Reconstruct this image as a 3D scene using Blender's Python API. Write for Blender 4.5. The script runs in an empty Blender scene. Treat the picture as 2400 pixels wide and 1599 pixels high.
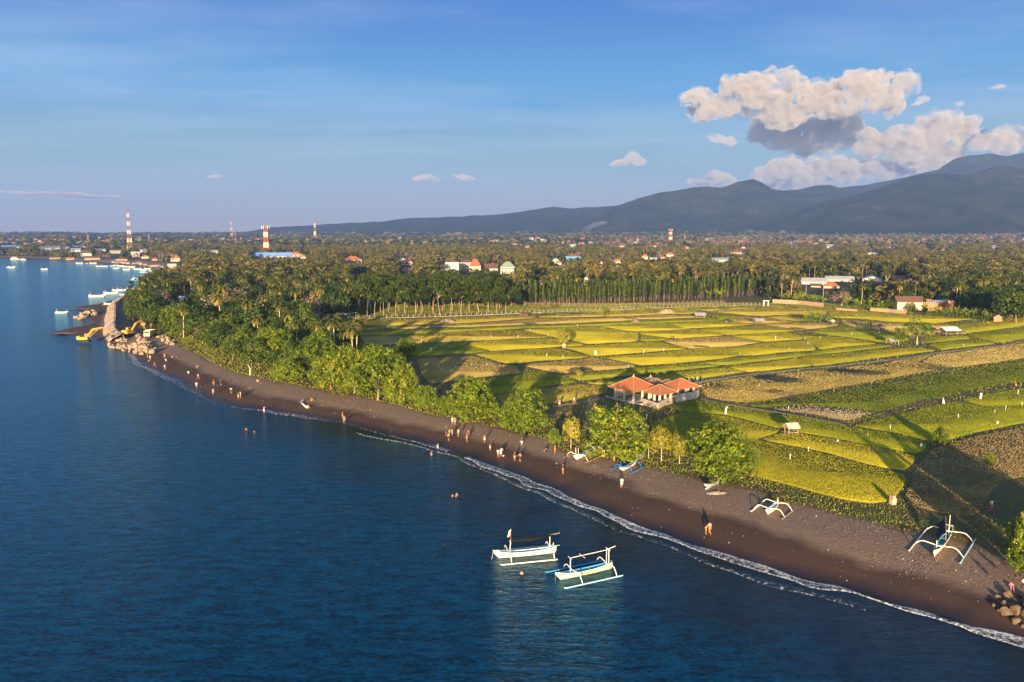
import bpy, bmesh, math, random
import numpy as np
from mathutils import Vector, Matrix, Euler, noise

# ------------------------------------------------------------------ camera
R = math.radians
FPX, W0, H0 = 1813.0, 2400.0, 1599.0
CAM_H, HORIZON = 45.0, 548.0
PITCH = math.atan((H0 / 2 - HORIZON) / FPX)
scene = bpy.context.scene
COL = scene.collection
cam_data = bpy.data.cameras.new('camera')
cam = bpy.data.objects.new('camera', cam_data)
COL.objects.link(cam)
scene.camera = cam
cam_data.sensor_width = 36.0
cam_data.lens = 36.0 * FPX / W0
cam_data.clip_start = 0.5
cam_data.clip_end = 90000
cam.location = (0, 0, CAM_H)
cam.rotation_euler = (math.pi / 2 - PITCH, 0, 0)

# ------------------------------------------------------------------ light
SUN_EL, SUN_AZ = R(7.0), R(187.8)          # compass-like angle from +Y towards +X
world = bpy.data.worlds.new('World')
scene.world = world
world.use_nodes = True
wn, wl = world.node_tree.nodes, world.node_tree.links
wn.clear()
sky = wn.new('ShaderNodeTexSky')
sky.sky_type = 'NISHITA'
sky.sun_disc = False
sky.sun_elevation = SUN_EL
sky.sun_rotation = SUN_AZ
sky.altitude = 40
sky.air_density = 1.0
sky.dust_density = 0.6
sky.ozone_density = 2.0
hsv = wn.new('ShaderNodeHueSaturation')
hsv.inputs['Hue'].default_value = 0.5
hsv.inputs['Saturation'].default_value = 1.15
hsv.inputs['Value'].default_value = 1.0
bg = wn.new('ShaderNodeBackground')
bg.inputs['Strength'].default_value = 0.14
wout = wn.new('ShaderNodeOutputWorld')
wl.new(sky.outputs[0], hsv.inputs['Color'])
# thin high veil of cirrus, streaked along the sky's own direction
tc = wn.new('ShaderNodeTexCoord')
sep = wn.new('ShaderNodeSeparateXYZ'); wl.new(tc.outputs['Generated'], sep.inputs[0])
zc = wn.new('ShaderNodeMath'); zc.operation = 'MAXIMUM'; zc.inputs[1].default_value = 0.04
wl.new(sep.outputs[2], zc.inputs[0])
dx = wn.new('ShaderNodeMath'); dx.operation = 'DIVIDE'; wl.new(sep.outputs[0], dx.inputs[0]); wl.new(zc.outputs[0], dx.inputs[1])
dy = wn.new('ShaderNodeMath'); dy.operation = 'DIVIDE'; wl.new(sep.outputs[1], dy.inputs[0]); wl.new(zc.outputs[0], dy.inputs[1])
cmb = wn.new('ShaderNodeCombineXYZ'); wl.new(dx.outputs[0], cmb.inputs[0]); wl.new(dy.outputs[0], cmb.inputs[1])
mpg = wn.new('ShaderNodeMapping'); mpg.inputs['Scale'].default_value = (0.28, 0.5, 1); mpg.inputs['Rotation'].default_value = (0, 0, 0.35)
mpg.inputs['Location'].default_value = (3.1, 1.2, 0)
wl.new(cmb.outputs[0], mpg.inputs[0])
cn = wn.new('ShaderNodeTexNoise'); cn.inputs['Scale'].default_value = 1.0; cn.inputs['Detail'].default_value = 7; cn.inputs['Roughness'].default_value = 0.62
wl.new(mpg.outputs[0], cn.inputs['Vector'])
cr = wn.new('ShaderNodeMapRange'); cr.inputs[1].default_value = 0.42; cr.inputs[2].default_value = 0.85; cr.inputs[3].default_value = 0.0; cr.inputs[4].default_value = 0.42
wl.new(cn.outputs[0], cr.inputs[0])
cfade = wn.new('ShaderNodeMapRange'); cfade.inputs[1].default_value = 0.03; cfade.inputs[2].default_value = 0.12
wl.new(sep.outputs[2], cfade.inputs[0])
cmul = wn.new('ShaderNodeMath'); cmul.operation = 'MULTIPLY'; wl.new(cr.outputs[0], cmul.inputs[0]); wl.new(cfade.outputs[0], cmul.inputs[1])
cmix = wn.new('ShaderNodeMixRGB'); wl.new(cmul.outputs[0], cmix.inputs[0])
# away from the sun the evening sky keeps a deep blue over a pale lavender horizon
ramp = wn.new('ShaderNodeValToRGB'); ramp.color_ramp.interpolation = 'EASE'
el = ramp.color_ramp.elements
K = 1.0
SKYR = [(0.0, (0.37, 0.32, 0.33)), (0.04, (0.29, 0.31, 0.35)), (0.09, (0.15, 0.28, 0.37)), (0.17, (0.033, 0.215, 0.47)), (0.27, (0.000, 0.108, 0.41)), (0.5, (0.000, 0.080, 0.31)), (1.0, (0.000, 0.045, 0.20))]
el[0].position = 0.0; el[0].color = (*SKYR[0][1], 1); el[1].position = 1.0; el[1].color = (*SKYR[-1][1], 1)
for p_, c_ in SKYR[1:-1]:
    e_ = el.new(p_); e_.color = (*c_, 1)
wl.new(sep.outputs[2], ramp.inputs[0])
rsc = wn.new('ShaderNodeMixRGB'); rsc.blend_type = 'MULTIPLY'; rsc.inputs[0].default_value = 1.0
rsc.inputs[2].default_value = (3.8, 3.8, 3.8, 1); wl.new(ramp.outputs[0], rsc.inputs[1])
side = wn.new('ShaderNodeMapRange'); side.inputs[1].default_value = -0.35; side.inputs[2].default_value = 0.25; side.inputs[3].default_value = 0.0; side.inputs[4].default_value = 0.92
wl.new(sep.outputs[1], side.inputs[0])
base_mix = wn.new('ShaderNodeMixRGB'); wl.new(side.outputs[0], base_mix.inputs[0]); wl.new(hsv.outputs[0], base_mix.inputs[1]); wl.new(rsc.outputs[0], base_mix.inputs[2])
wl.new(base_mix.outputs[0], cmix.inputs[1])
cmix.inputs[2].default_value = (2.2, 2.5, 2.9, 1)
wl.new(cmix.outputs[0], bg.inputs['Color'])
wl.new(bg.outputs[0], wout.inputs['Surface'])

sun_l = bpy.data.lights.new('sun', 'SUN')
sun_l.energy = 5.0
sun_l.angle = R(0.5)
sun_l.color = (1.0, 0.74, 0.42)
sun = bpy.data.objects.new('sun', sun_l)
COL.objects.link(sun)
sun.location = (0, -200, 200)
to_sun = Vector((math.sin(SUN_AZ) * math.cos(SUN_EL), math.cos(SUN_AZ) * math.cos(SUN_EL), math.sin(SUN_EL)))
sun.rotation_euler = to_sun.to_track_quat('Z', 'Y').to_euler()

scene.view_settings.view_transform = 'Standard'
scene.view_settings.look = 'None'
scene.view_settings.exposure = 1.45
scene.view_settings.gamma = 1.0
cy = scene.cycles
cy.max_bounces = 6
cy.diffuse_bounces = 2
cy.glossy_bounces = 2
cy.transmission_bounces = 2
cy.transparent_max_bounces = 8
cy.volume_bounces = 1
cy.use_denoising = True
cy.caustics_reflective = False
cy.caustics_refractive = False

# ------------------------------------------------------------------ helpers
rs = np.random.RandomState(7)
random.seed(11)


def mesh_np(name, V, F, mats, smooth=False, mi=None, attrs=None):
    """V (n,3), F (m,k) k=3 or 4 -> Mesh"""
    V = np.asarray(V, dtype=np.float32); F = np.asarray(F, dtype=np.int32)
    me = bpy.data.meshes.new(name)
    k = F.shape[1]
    me.vertices.add(len(V)); me.vertices.foreach_set('co', V.ravel())
    me.loops.add(F.size); me.loops.foreach_set('vertex_index', F.ravel())
    me.polygons.add(len(F))
    me.polygons.foreach_set('loop_start', np.arange(0, F.size, k, dtype=np.int32))
    me.polygons.foreach_set('loop_total', np.full(len(F), k, dtype=np.int32))
    if smooth:
        me.polygons.foreach_set('use_smooth', np.ones(len(F), dtype=bool))
    if mi is not None:
        me.polygons.foreach_set('material_index', np.asarray(mi, dtype=np.int32))
    for m in (mats if isinstance(mats, (list, tuple)) else [mats]):
        me.materials.append(m)
    me.update(calc_edges=True)
    for an, (dom, typ, data) in (attrs or {}).items():
        a = me.attributes.new(an, typ, dom)
        a.data.foreach_set('value' if typ == 'FLOAT' else ('color' if 'COLOR' in typ else 'vector'), np.asarray(data, dtype=np.float32).ravel())
    return me


def link(name, me, parent=None, loc=(0, 0, 0), rz=0.0, sc=None):
    o = bpy.data.objects.new(name, me)
    COL.objects.link(o)
    o.location = loc
    o.rotation_euler = (0, 0, rz)
    if sc is not None:
        o.scale = sc if hasattr(sc, '__len__') else (sc, sc, sc)
    if parent is not None:
        o.parent = parent
    return o


def tag(o, label=None, cat=None, group=None, kind=None):
    if label: o['label'] = label
    if cat: o['category'] = cat
    if group: o['group'] = group
    if kind: o['kind'] = kind
    return o


def thing(name, label, cat, loc=(0, 0, 0), rz=0.0, group=None, sc=None):
    return tag(link(name, None, None, loc, rz, sc), label, cat, group)


def copy_tree(o, loc, rz=0.0, sc=None, label=None, group=None):
    r = o.copy(); COL.objects.link(r)
    r.location = loc; r.rotation_euler = (0, 0, rz)
    if sc is not None: r.scale = sc if hasattr(sc, '__len__') else (sc, sc, sc)
    if label: r['label'] = label
    if group: r['group'] = group
    for ch in kids(o):
        c = ch.copy(); COL.objects.link(c); c.parent = r
        KIDS.setdefault(r.name, []).append(c)
        for g in kids(ch):
            d = g.copy(); COL.objects.link(d); d.parent = c
            KIDS.setdefault(c.name, []).append(d)
    return r


KIDS = {}


def kids(o):
    return KIDS.get(o.name, [])


def part(name, me, parent, loc=(0, 0, 0), rz=0.0, sc=None, label=None):
    o = link(name, me, parent, loc, rz, sc)
    KIDS.setdefault(parent.name, []).append(o)
    if label: o['label'] = label
    return o


class MB:
    """collects shapes, builds ONE mesh"""
    def __init__(self):
        self.v = []; self.f = []; self.m = []

    def add(self, vs, fs, mi=0):
        n = len(self.v)
        self.v += [tuple(p) for p in vs]
        self.f += [tuple(n + i for i in f) for f in fs]
        self.m += [mi] * len(fs)
        return self

    def box(self, x0, y0, z0, x1, y1, z1, mi=0, M=None):
        vs = [Vector(p) for p in ((x0, y0, z0), (x1, y0, z0), (x1, y1, z0), (x0, y1, z0), (x0, y0, z1), (x1, y0, z1), (x1, y1, z1), (x0, y1, z1))]
        if M is not None: vs = [M @ p for p in vs]
        return self.add(vs, [(3, 2, 1, 0), (4, 5, 6, 7), (0, 1, 5, 4), (1, 2, 6, 5), (2, 3, 7, 6), (3, 0, 4, 7)], mi)

    def tube(self, pts, rad, n=6, mi=0, cap=True):
        pts = [Vector(p) for p in pts]
        if not hasattr(rad, '__len__'): rad = [rad] * len(pts)
        rings = []; base = len(self.v)
        up = Vector((0, 0, 1))
        vs = []
        for i, p in enumerate(pts):
            t = (pts[min(i + 1, len(pts) - 1)] - pts[max(i - 1, 0)])
            if t.length < 1e-9: t = Vector((0, 0, 1))
            t.normalize()
            a = t.cross(up if abs(t.z) < 0.95 else Vector((1, 0, 0))); a.normalize(); b = t.cross(a)
            for k in range(n):
                an = 2 * math.pi * k / n
                vs.append(p + (a * math.cos(an) + b * math.sin(an)) * rad[i])
        fs = []
        for i in range(len(pts) - 1):
            for k in range(n):
                k2 = (k + 1) % n
                fs.append((i * n + k, i * n + k2, (i + 1) * n + k2, (i + 1) * n + k))
        if cap:
            fs.append(tuple(range(n))[::-1]); fs.append(tuple((len(pts) - 1) * n + k for k in range(n)))
        return self.add(vs, fs, mi)

    def poly(self, pts, mi=0):
        return self.add(pts, [tuple(range(len(pts)))], mi)

    def mesh(self, name, mats, smooth=False, bevel=0.0):
        me = bpy.data.meshes.new(name)
        me.from_pydata(self.v, [], self.f)
        for m in (mats if isinstance(mats, (list, tuple)) else [mats]): me.materials.append(m)
        if len(set(self.m)) > 1 or (self.m and self.m[0]):
            me.polygons.foreach_set('material_index', self.m)
        if smooth: me.polygons.foreach_set('use_smooth', [True] * len(self.f))
        if bevel:
            bm = bmesh.new(); bm.from_mesh(me)
            bmesh.ops.bevel(bm, geom=bm.edges[:], offset=bevel, segments=1, affect='EDGES')
            bm.to_mesh(me); bm.free()
        me.update()
        return me


# ---- materials
def nt(name):
    m = bpy.data.materials.new(name); m.use_nodes = True
    n, l = m.node_tree.nodes, m.node_tree.links
    b = n['Principled BSDF']
    return m, n, l, b


def plain(name, col, rough=0.7, metal=0.0, var=0.12, scale=2.0, bump=0.0, spec=0.3, col2=None):
    """procedural: base colour broken up by noise"""
    m, n, l, b = nt(name)
    t = n.new('ShaderNodeTexCoord')
    no = n.new('ShaderNodeTexNoise'); no.inputs['Scale'].default_value = scale; no.inputs['Detail'].default_value = 5
    l.new(t.outputs['Object'], no.inputs['Vector'])
    mx = n.new('ShaderNodeMixRGB')
    c2 = col2 or tuple(max(0, c * (1 - 3 * var)) for c in col)
    mr = n.new('ShaderNodeMapRange'); mr.inputs[1].default_value = 0.35; mr.inputs[2].default_value = 0.7
    l.new(no.outputs[0], mr.inputs[0]); l.new(mr.outputs[0], mx.inputs[0])
    mx.inputs[1].default_value = (*col, 1); mx.inputs[2].default_value = (*c2, 1)
    l.new(mx.outputs[0], b.inputs['Base Color'])
    b.inputs['Roughness'].default_value = rough
    b.inputs['Metallic'].default_value = metal
    b.inputs['Specular IOR Level'].default_value = spec
    if bump:
        bp = n.new('ShaderNodeBump'); bp.inputs['Strength'].default_value = bump; bp.inputs['Distance'].default_value = 0.1
        l.new(no.outputs[0], bp.inputs['Height']); l.new(bp.outputs[0], b.inputs['Normal'])
    return m


def leafmat(name, c_dark, c_light, trans=0.25, hue_rand=0.5, warm=None):
    """foliage: per-leaf 'tone' attribute + per-tree random"""
    m, n, l, b = nt(name)
    at = n.new('ShaderNodeAttribute'); at.attribute_name = 'tone'
    oi = n.new('ShaderNodeObjectInfo')
    ad = n.new('ShaderNodeMath'); ad.operation = 'MULTIPLY_ADD'; ad.inputs[1].default_value = hue_rand; 
    l.new(oi.outputs['Random'], ad.inputs[0]); 
    sb = n.new('ShaderNodeMath'); sb.operation = 'SUBTRACT'; sb.inputs[1].default_value = hue_rand / 2
    l.new(at.outputs['Fac'], sb.inputs[0]); l.new(sb.outputs[0], ad.inputs[2])
    rp = n.new('ShaderNodeValToRGB')
    rp.color_ramp.elements[0].position = 0.0; rp.color_ramp.elements[0].color = (*c_dark, 1)
    rp.color_ramp.elements[1].position = 0.8; rp.color_ramp.elements[1].color = (*c_light, 1)
    if warm:
        e = rp.color_ramp.elements.new(1.0); e.color = (*warm, 1)
    l.new(ad.outputs[0], rp.inputs[0])
    l.new(rp.outputs[0], b.inputs['Base Color'])
    b.inputs['Roughness'].default_value = 0.55
    b.inputs['Specular IOR Level'].default_value = 0.25
    tr = n.new('ShaderNodeBsdfTranslucent'); l.new(rp.outputs[0], tr.inputs['Color'])
    mx = n.new('ShaderNodeMixShader'); mx.inputs[0].default_value = trans
    l.new(b.outputs[0], mx.inputs[1]); l.new(tr.outputs[0], mx.inputs[2])
    l.new(mx.outputs[0], n['Material Output'].inputs['Surface'])
    return m


# ---- from a pixel of the survey photo (2400 x 1599) to the ground it shows
SP, CP = math.sin(PITCH), math.cos(PITCH)


def ray(u, v):
    a = (u - W0 / 2) / FPX; b = -(v - H0 / 2) / FPX
    return a, CP + b * SP, -SP + b * CP      # x, y, z


def G0(u, v, z=0.0):
    a, c, d = ray(u, v)
    t = (z - CAM_H) / d
    return (a * t, c * t)


def PJ(x, y, z):
    """world -> survey pixel"""
    dz = z - CAM_H
    dep = y * CP - dz * SP
    upv = y * SP + dz * CP
    return W0 / 2 + FPX * x / dep, H0 / 2 - FPX * upv / dep, dep


SHORE_PX = [(2700, 1600), (2520, 1548), (2400, 1511), (2336, 1496), (2251, 1478), (2208, 1450), (2132, 1432), (2088, 1420), (2055, 1407), (2004, 1389), (1907, 1369), (1800, 1343),
 (1723, 1318), (1650, 1290), (1590, 1265), (1531, 1246), (1480, 1233), (1442, 1222), (1419, 1204), (1378, 1188), (1338, 1177), (1302, 1148), (1261, 1138), (1235, 1124), (1195, 1106), (1146, 1088),
 (1095, 1068), (1057, 1058), (1019, 1048), (980, 1035), (937, 1027), (891, 1017), (853, 1007), (799, 993), (710, 979), (659, 973), (608, 961), (544, 954), (506, 945), (468, 930), (437, 914), (417, 894),
 (378, 879), (343, 863), (312, 845), (304, 828), (275, 819), (247, 812), (235, 803), (222, 801), (209, 793), (180, 788), (153, 786), (112, 781), (153, 772), (199, 763), (217, 755), (194, 750), (173, 746), (185, 735), (204, 727), (163, 722), (217, 716),
 (255, 706), (288, 697), (300, 690), (332, 671), (367, 658), (400, 652), (418, 646), (388, 637), (370, 632), (319, 625), (242, 618), (178, 613), (102, 609), (0, 607), (-200, 603), (-600, 600)]
SHORE = np.array([G0(u, v) for u, v in SHORE_PX])
SEA = np.vstack([SHORE, [(-9000, 1500), (-9000, -6000), (6000, -6000), (SHORE[0][0] + 900, SHORE[0][1] - 300)]])


def dist_poly(P, L):
    P = np.asarray(P, float); best = np.full(len(P), 1e12)
    for i in range(len(L) - 1):
        a, b = L[i], L[i + 1]; ab = b - a
        t = np.clip(((P - a) @ ab) / (ab @ ab), 0, 1)
        q = P - (a + t[:, None] * ab)
        best = np.minimum(best, (q ** 2).sum(1))
    return np.sqrt(best)


def inside(P, L):
    P = np.asarray(P, float); r = np.zeros(len(P), bool)
    x, y = P[:, 0], P[:, 1]; n = len(L); j = n - 1
    for i in range(n):
        xi, yi = L[i]; xj, yj = L[j]
        c = ((yi > y) != (yj > y)) & (x < (xj - xi) * (y - yi) / ((yj - yi) or 1e-9) + xi)
        r ^= c; j = i
    return r


def sdist(P, L, close):
    d = dist_poly(P, L)
    return np.where(inside(P, np.vstack([L, close])), -d, d)


SEA_CLOSE = SEA[len(SHORE):]


def ds_of(P):
    return sdist(P, SHORE, SEA_CLOSE)


def sstep(a, b, x):
    t = np.clip((x - a) / (b - a), 0, 1); return t * t * (3 - 2 * t)


def ground_z(P, ds=None):
    P = np.atleast_2d(np.asarray(P, float))
    if ds is None: ds = ds_of(P)
    z = np.where(ds < 0, -3.0 * (1 - np.exp(np.minimum(ds, 0) / 14)), 2.2 * (1 - np.exp(-np.maximum(ds, 0) / 9)))
    x, y = P[:, 0], P[:, 1]
    far = sstep(900, 6500, y)
    side = 0.55 + 0.6 * sstep(-800, 3000, x)
    und = 5 * np.sin(x / 310 + 1.1) * np.sin(y / 420) + 4 * np.sin(x / 130 + y / 205) 
    z = z + np.where(ds > 0, far * side * 44 + sstep(700, 2200, y) * und * 0.8 * sstep(0, 200, ds), 0)
    return z


def gz(x, y):
    return float(ground_z([(x, y)])[0])


def G(u, v, dz=0.0):
    z = 1.5
    for _ in range(12):
        x, y = G0(u, v, z + dz)
        z = 0.5 * z + 0.5 * gz(x, y)
    return Vector((x, y, gz(x, y)))


def px_m(p):
    """metres per survey pixel at a world point"""
    return PJ(p[0], p[1], p[2])[2] / FPX

# ------------------------------------------------------------------ land
GRAV_PX = [(-600, 598), (0, 605), (102, 607), (178, 611), (242, 615), (319, 622), (380, 632), (430, 646), (367, 662), (335, 676), (303, 696), (262, 712), (245, 735), (235, 760), (240, 780), (250, 800), (290, 815), (330, 822), (378, 826),
 (442, 856), (531, 895), (608, 925), (685, 938), (799, 958), (853, 969), (955, 995), (1031, 1007), (1133, 1033), (1210, 1051), (1299, 1079), (1343, 1095), (1455, 1125), (1506, 1156),
 (1608, 1187), (1710, 1212), (1799, 1243), (1927, 1287), (2055, 1328), (2182, 1356), (2310, 1389), (2412, 1412), (2700, 1480)]
VERGE_PX = [(-600, 592), (0, 600), (100, 602), (240, 606), (330, 610), (400, 618), (440, 640), (425, 655), (350, 674), (315, 700), (296, 722), (296, 745), (318, 772), (350, 790), (404, 806),
 (455, 831), (544, 874), (633, 892), (723, 910), (799, 930), (827, 926), (929, 951), (1006, 974), (1082, 984), (1184, 1007), (1287, 1035), (1315, 1057), (1417, 1076), (1506, 1095), (1582, 1115),
 (1685, 1133), (1787, 1155), (1800, 1178), (1902, 1190), (2055, 1231), (2132, 1249), (2234, 1272), (2336, 1302), (2400, 1323), (2700, 1400)]
GRAV = np.array([G(u, v)[:2] for u, v in GRAV_PX])
VERGE = np.array([G(u, v)[:2] for u, v in VERGE_PX])
CL2 = SEA_CLOSE[::-1]


def polar(r0, r1, dr, a0, a1, da):
    rr = np.exp(np.arange(math.log(r0), math.log(r1) + dr, dr)); aa = np.radians(np.arange(a0, a1 + da / 2, da))
    A, RR = np.meshgrid(aa, rr)
    P = np.stack([np.sin(A) * RR, np.cos(A) * RR], -1).reshape(-1, 2)
    nr, na = len(rr), len(aa)
    i = np.arange(nr - 1)[:, None] * na + np.arange(na - 1)[None, :]
    F = np.stack([i, i + 1, i + na + 1, i + na], -1).reshape(-1, 4)[:, ::-1]
    return P, F


P, F = polar(55, 9000, 0.009, -60, 70, 0.3)
ds = ds_of(P)
nn = np.array([noise.noise((x * .07, y * .07, 0)) * 1.6 + noise.noise((x * .3, y * .3, 3)) * .5 for x, y in P]) if True else 0
dg = sdist(P, GRAV, CL2[:0].reshape(0, 2) if False else SEA_CLOSE[[3, 2, 1, 0]][::1])
dv = sdist(P, VERGE, SEA_CLOSE[[3, 2, 1, 0]])
z = ground_z(P, ds)
# small berm and runnels on the beach, hummocks inland
z = z + 0.05 * nn * sstep(2, 12, ds) + 0.12 * nn * sstep(0, 20, dv) * (1 - sstep(500, 900, P[:, 1]))
keep = (ds[F] > -60).any(1)
V = np.column_stack([P, z])


def ground_material():
    m, n, l, b = nt('beach_soil_and_grass')
    geo = n.new('ShaderNodeNewGeometry')
    def A(nm):
        a = n.new('ShaderNodeAttribute'); a.attribute_name = nm; return a.outputs['Fac']
    def N(scale, det=4, rough=0.5, stretch=None):
        t = n.new('ShaderNodeTexNoise'); t.inputs['Scale'].default_value = scale; t.inputs['Detail'].default_value = det; t.inputs['Roughness'].default_value = rough
        if stretch:
            mp = n.new('ShaderNodeMapping'); mp.inputs['Scale'].default_value = stretch; l.new(geo.outputs['Position'], mp.inputs[0]); l.new(mp.outputs[0], t.inputs['Vector'])
        else: l.new(geo.outputs['Position'], t.inputs['Vector'])
        return t.outputs[0]
    def MR(x, a, b_, c=0.0, d=1.0):
        t = n.new('ShaderNodeMapRange'); t.inputs[1].default_value = a; t.inputs[2].default_value = b_; t.inputs[3].default_value = c; t.inputs[4].default_value = d
        l.new(x, t.inputs[0]); return t.outputs[0]
    def MA(op, x, y):
        t = n.new('ShaderNodeMath'); t.operation = op
        for i, q in enumerate((x, y)):
            if isinstance(q, (int, float)): t.inputs[i].default_value = q
            else: l.new(q, t.inputs[i])
        return t.outputs[0]
    def MX(f, a, b_):
        t = n.new('ShaderNodeMixRGB')
        if isinstance(f, float): t.inputs[0].default_value = f
        else: l.new(f, t.inputs[0])
        for i, q in ((1, a), (2, b_)):
            if isinstance(q, tuple): t.inputs[i].default_value = (*q, 1)
            else: l.new(q, t.inputs[i])
        return t.outputs[0]
    ds_, dg_, dv_ = A('ds'), A('dg'), A('dv')
    n1 = N(0.25, 6, 0.6); n2 = N(2.2, 5, 0.6); n3 = N(14, 3, 0.6); n4 = N(0.035, 4, 0.6)
    edge = MA('MULTIPLY', MA('SUBTRACT', n1, 0.5), 5.0)
    edge2 = MA('MULTIPLY', MA('SUBTRACT', n2, 0.5), 2.4)
    # wet sand: dark volcanic
    wet = MX(n2, (0.055, 0.030, 0.018), (0.085, 0.048, 0.029))
    sheen = MR(MA('ADD', ds_, MA('MULTIPLY', edge, 0.6)), 0.5, 3.6)
    wet = MX(sheen, (0.012, 0.010, 0.011), wet)
    # pebbles
    vo = n.new('ShaderNodeTexVoronoi'); vo.inputs['Scale'].default_value = 2.6; l.new(geo.outputs['Position'], vo.inputs['Vector'])
    peb = MX(n3, (0.17, 0.105, 0.065), (0.40, 0.27, 0.18))
    peb = MX(MR(n2, 0.35, 0.7), peb, MX(n3, (0.11, 0.068, 0.043), (0.25, 0.16, 0.105)))
    fleck = MR(vo.outputs['Distance'], 0.10, 0.14, 1.0, 0.0)
    fleck = MA('MULTIPLY', fleck, MR(n1, 0.50, 0.62))
    peb = MX(fleck, peb, (0.62, 0.55, 0.46))
    gmask = MR(MA('ADD', MA('ADD', dg_, edge), edge2), -1.4, 1.6)
    gmask = n_ = gmask
    base = MX(gmask, wet, peb)
    # verge and soil
    soil = MX(n2, (0.10, 0.055, 0.025), (0.16, 0.10, 0.04))
    grass = MX(n3, (0.05, 0.07, 0.010), (0.14, 0.15, 0.025))
    veg = MX(MR(MA('ADD', n1, MA('MULTIPLY', n2, 0.5)), 0.62, 0.82), grass, soil)
    # far ground between the trees: green, with dry reddish tracts towards the right
    far = MX(MR(n4, 0.42, 0.6), (0.030, 0.045, 0.016), (0.11, 0.075, 0.045))
    sy = n.new('ShaderNodeSeparateXYZ'); l.new(geo.outputs['Position'], sy.inputs[0])
    farm = MR(sy.outputs[1], 480, 700)
    veg = MX(farm, veg, far)
    vmask = MR(MA('ADD', MA('ADD', dv_, edge), edge2), -0.8, 0.8)
    base = MX(vmask, base, veg)
    l.new(base, b.inputs['Base Color'])
    rough = MR(MA('ADD', ds_, edge), 0.0, 5.0, 0.22, 0.9)
    l.new(rough, b.inputs['Roughness'])
    b.inputs['Specular IOR Level'].default_value = 0.3
    bp = n.new('ShaderNodeBump'); bp.inputs['Distance'].default_value = 0.25
    l.new(MR(dg_, -3, 3, 0.12, 0.75), bp.inputs['Strength'])
    hh = MA('ADD', MA('MULTIPLY', n3, 0.5), n2)
    l.new(hh, bp.inputs['Height']); l.new(bp.outputs[0], b.inputs['Normal'])
    return m


GROUND_MAT = ground_material()
ground = link('ground', mesh_np('ground', V, F[keep], GROUND_MAT, smooth=True,
              attrs={'ds': ('POINT', 'FLOAT', ds), 'dg': ('POINT', 'FLOAT', dg), 'dv': ('POINT', 'FLOAT', dv)}))
tag(ground, kind='structure')

# ------------------------------------------------------------------ sea
Pw, Fw = polar(6, 9000, 0.02, -125, 125, 0.6)
dsw = ds_of(Pw)
keep = (dsw[Fw] < 40).any(1)


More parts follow.
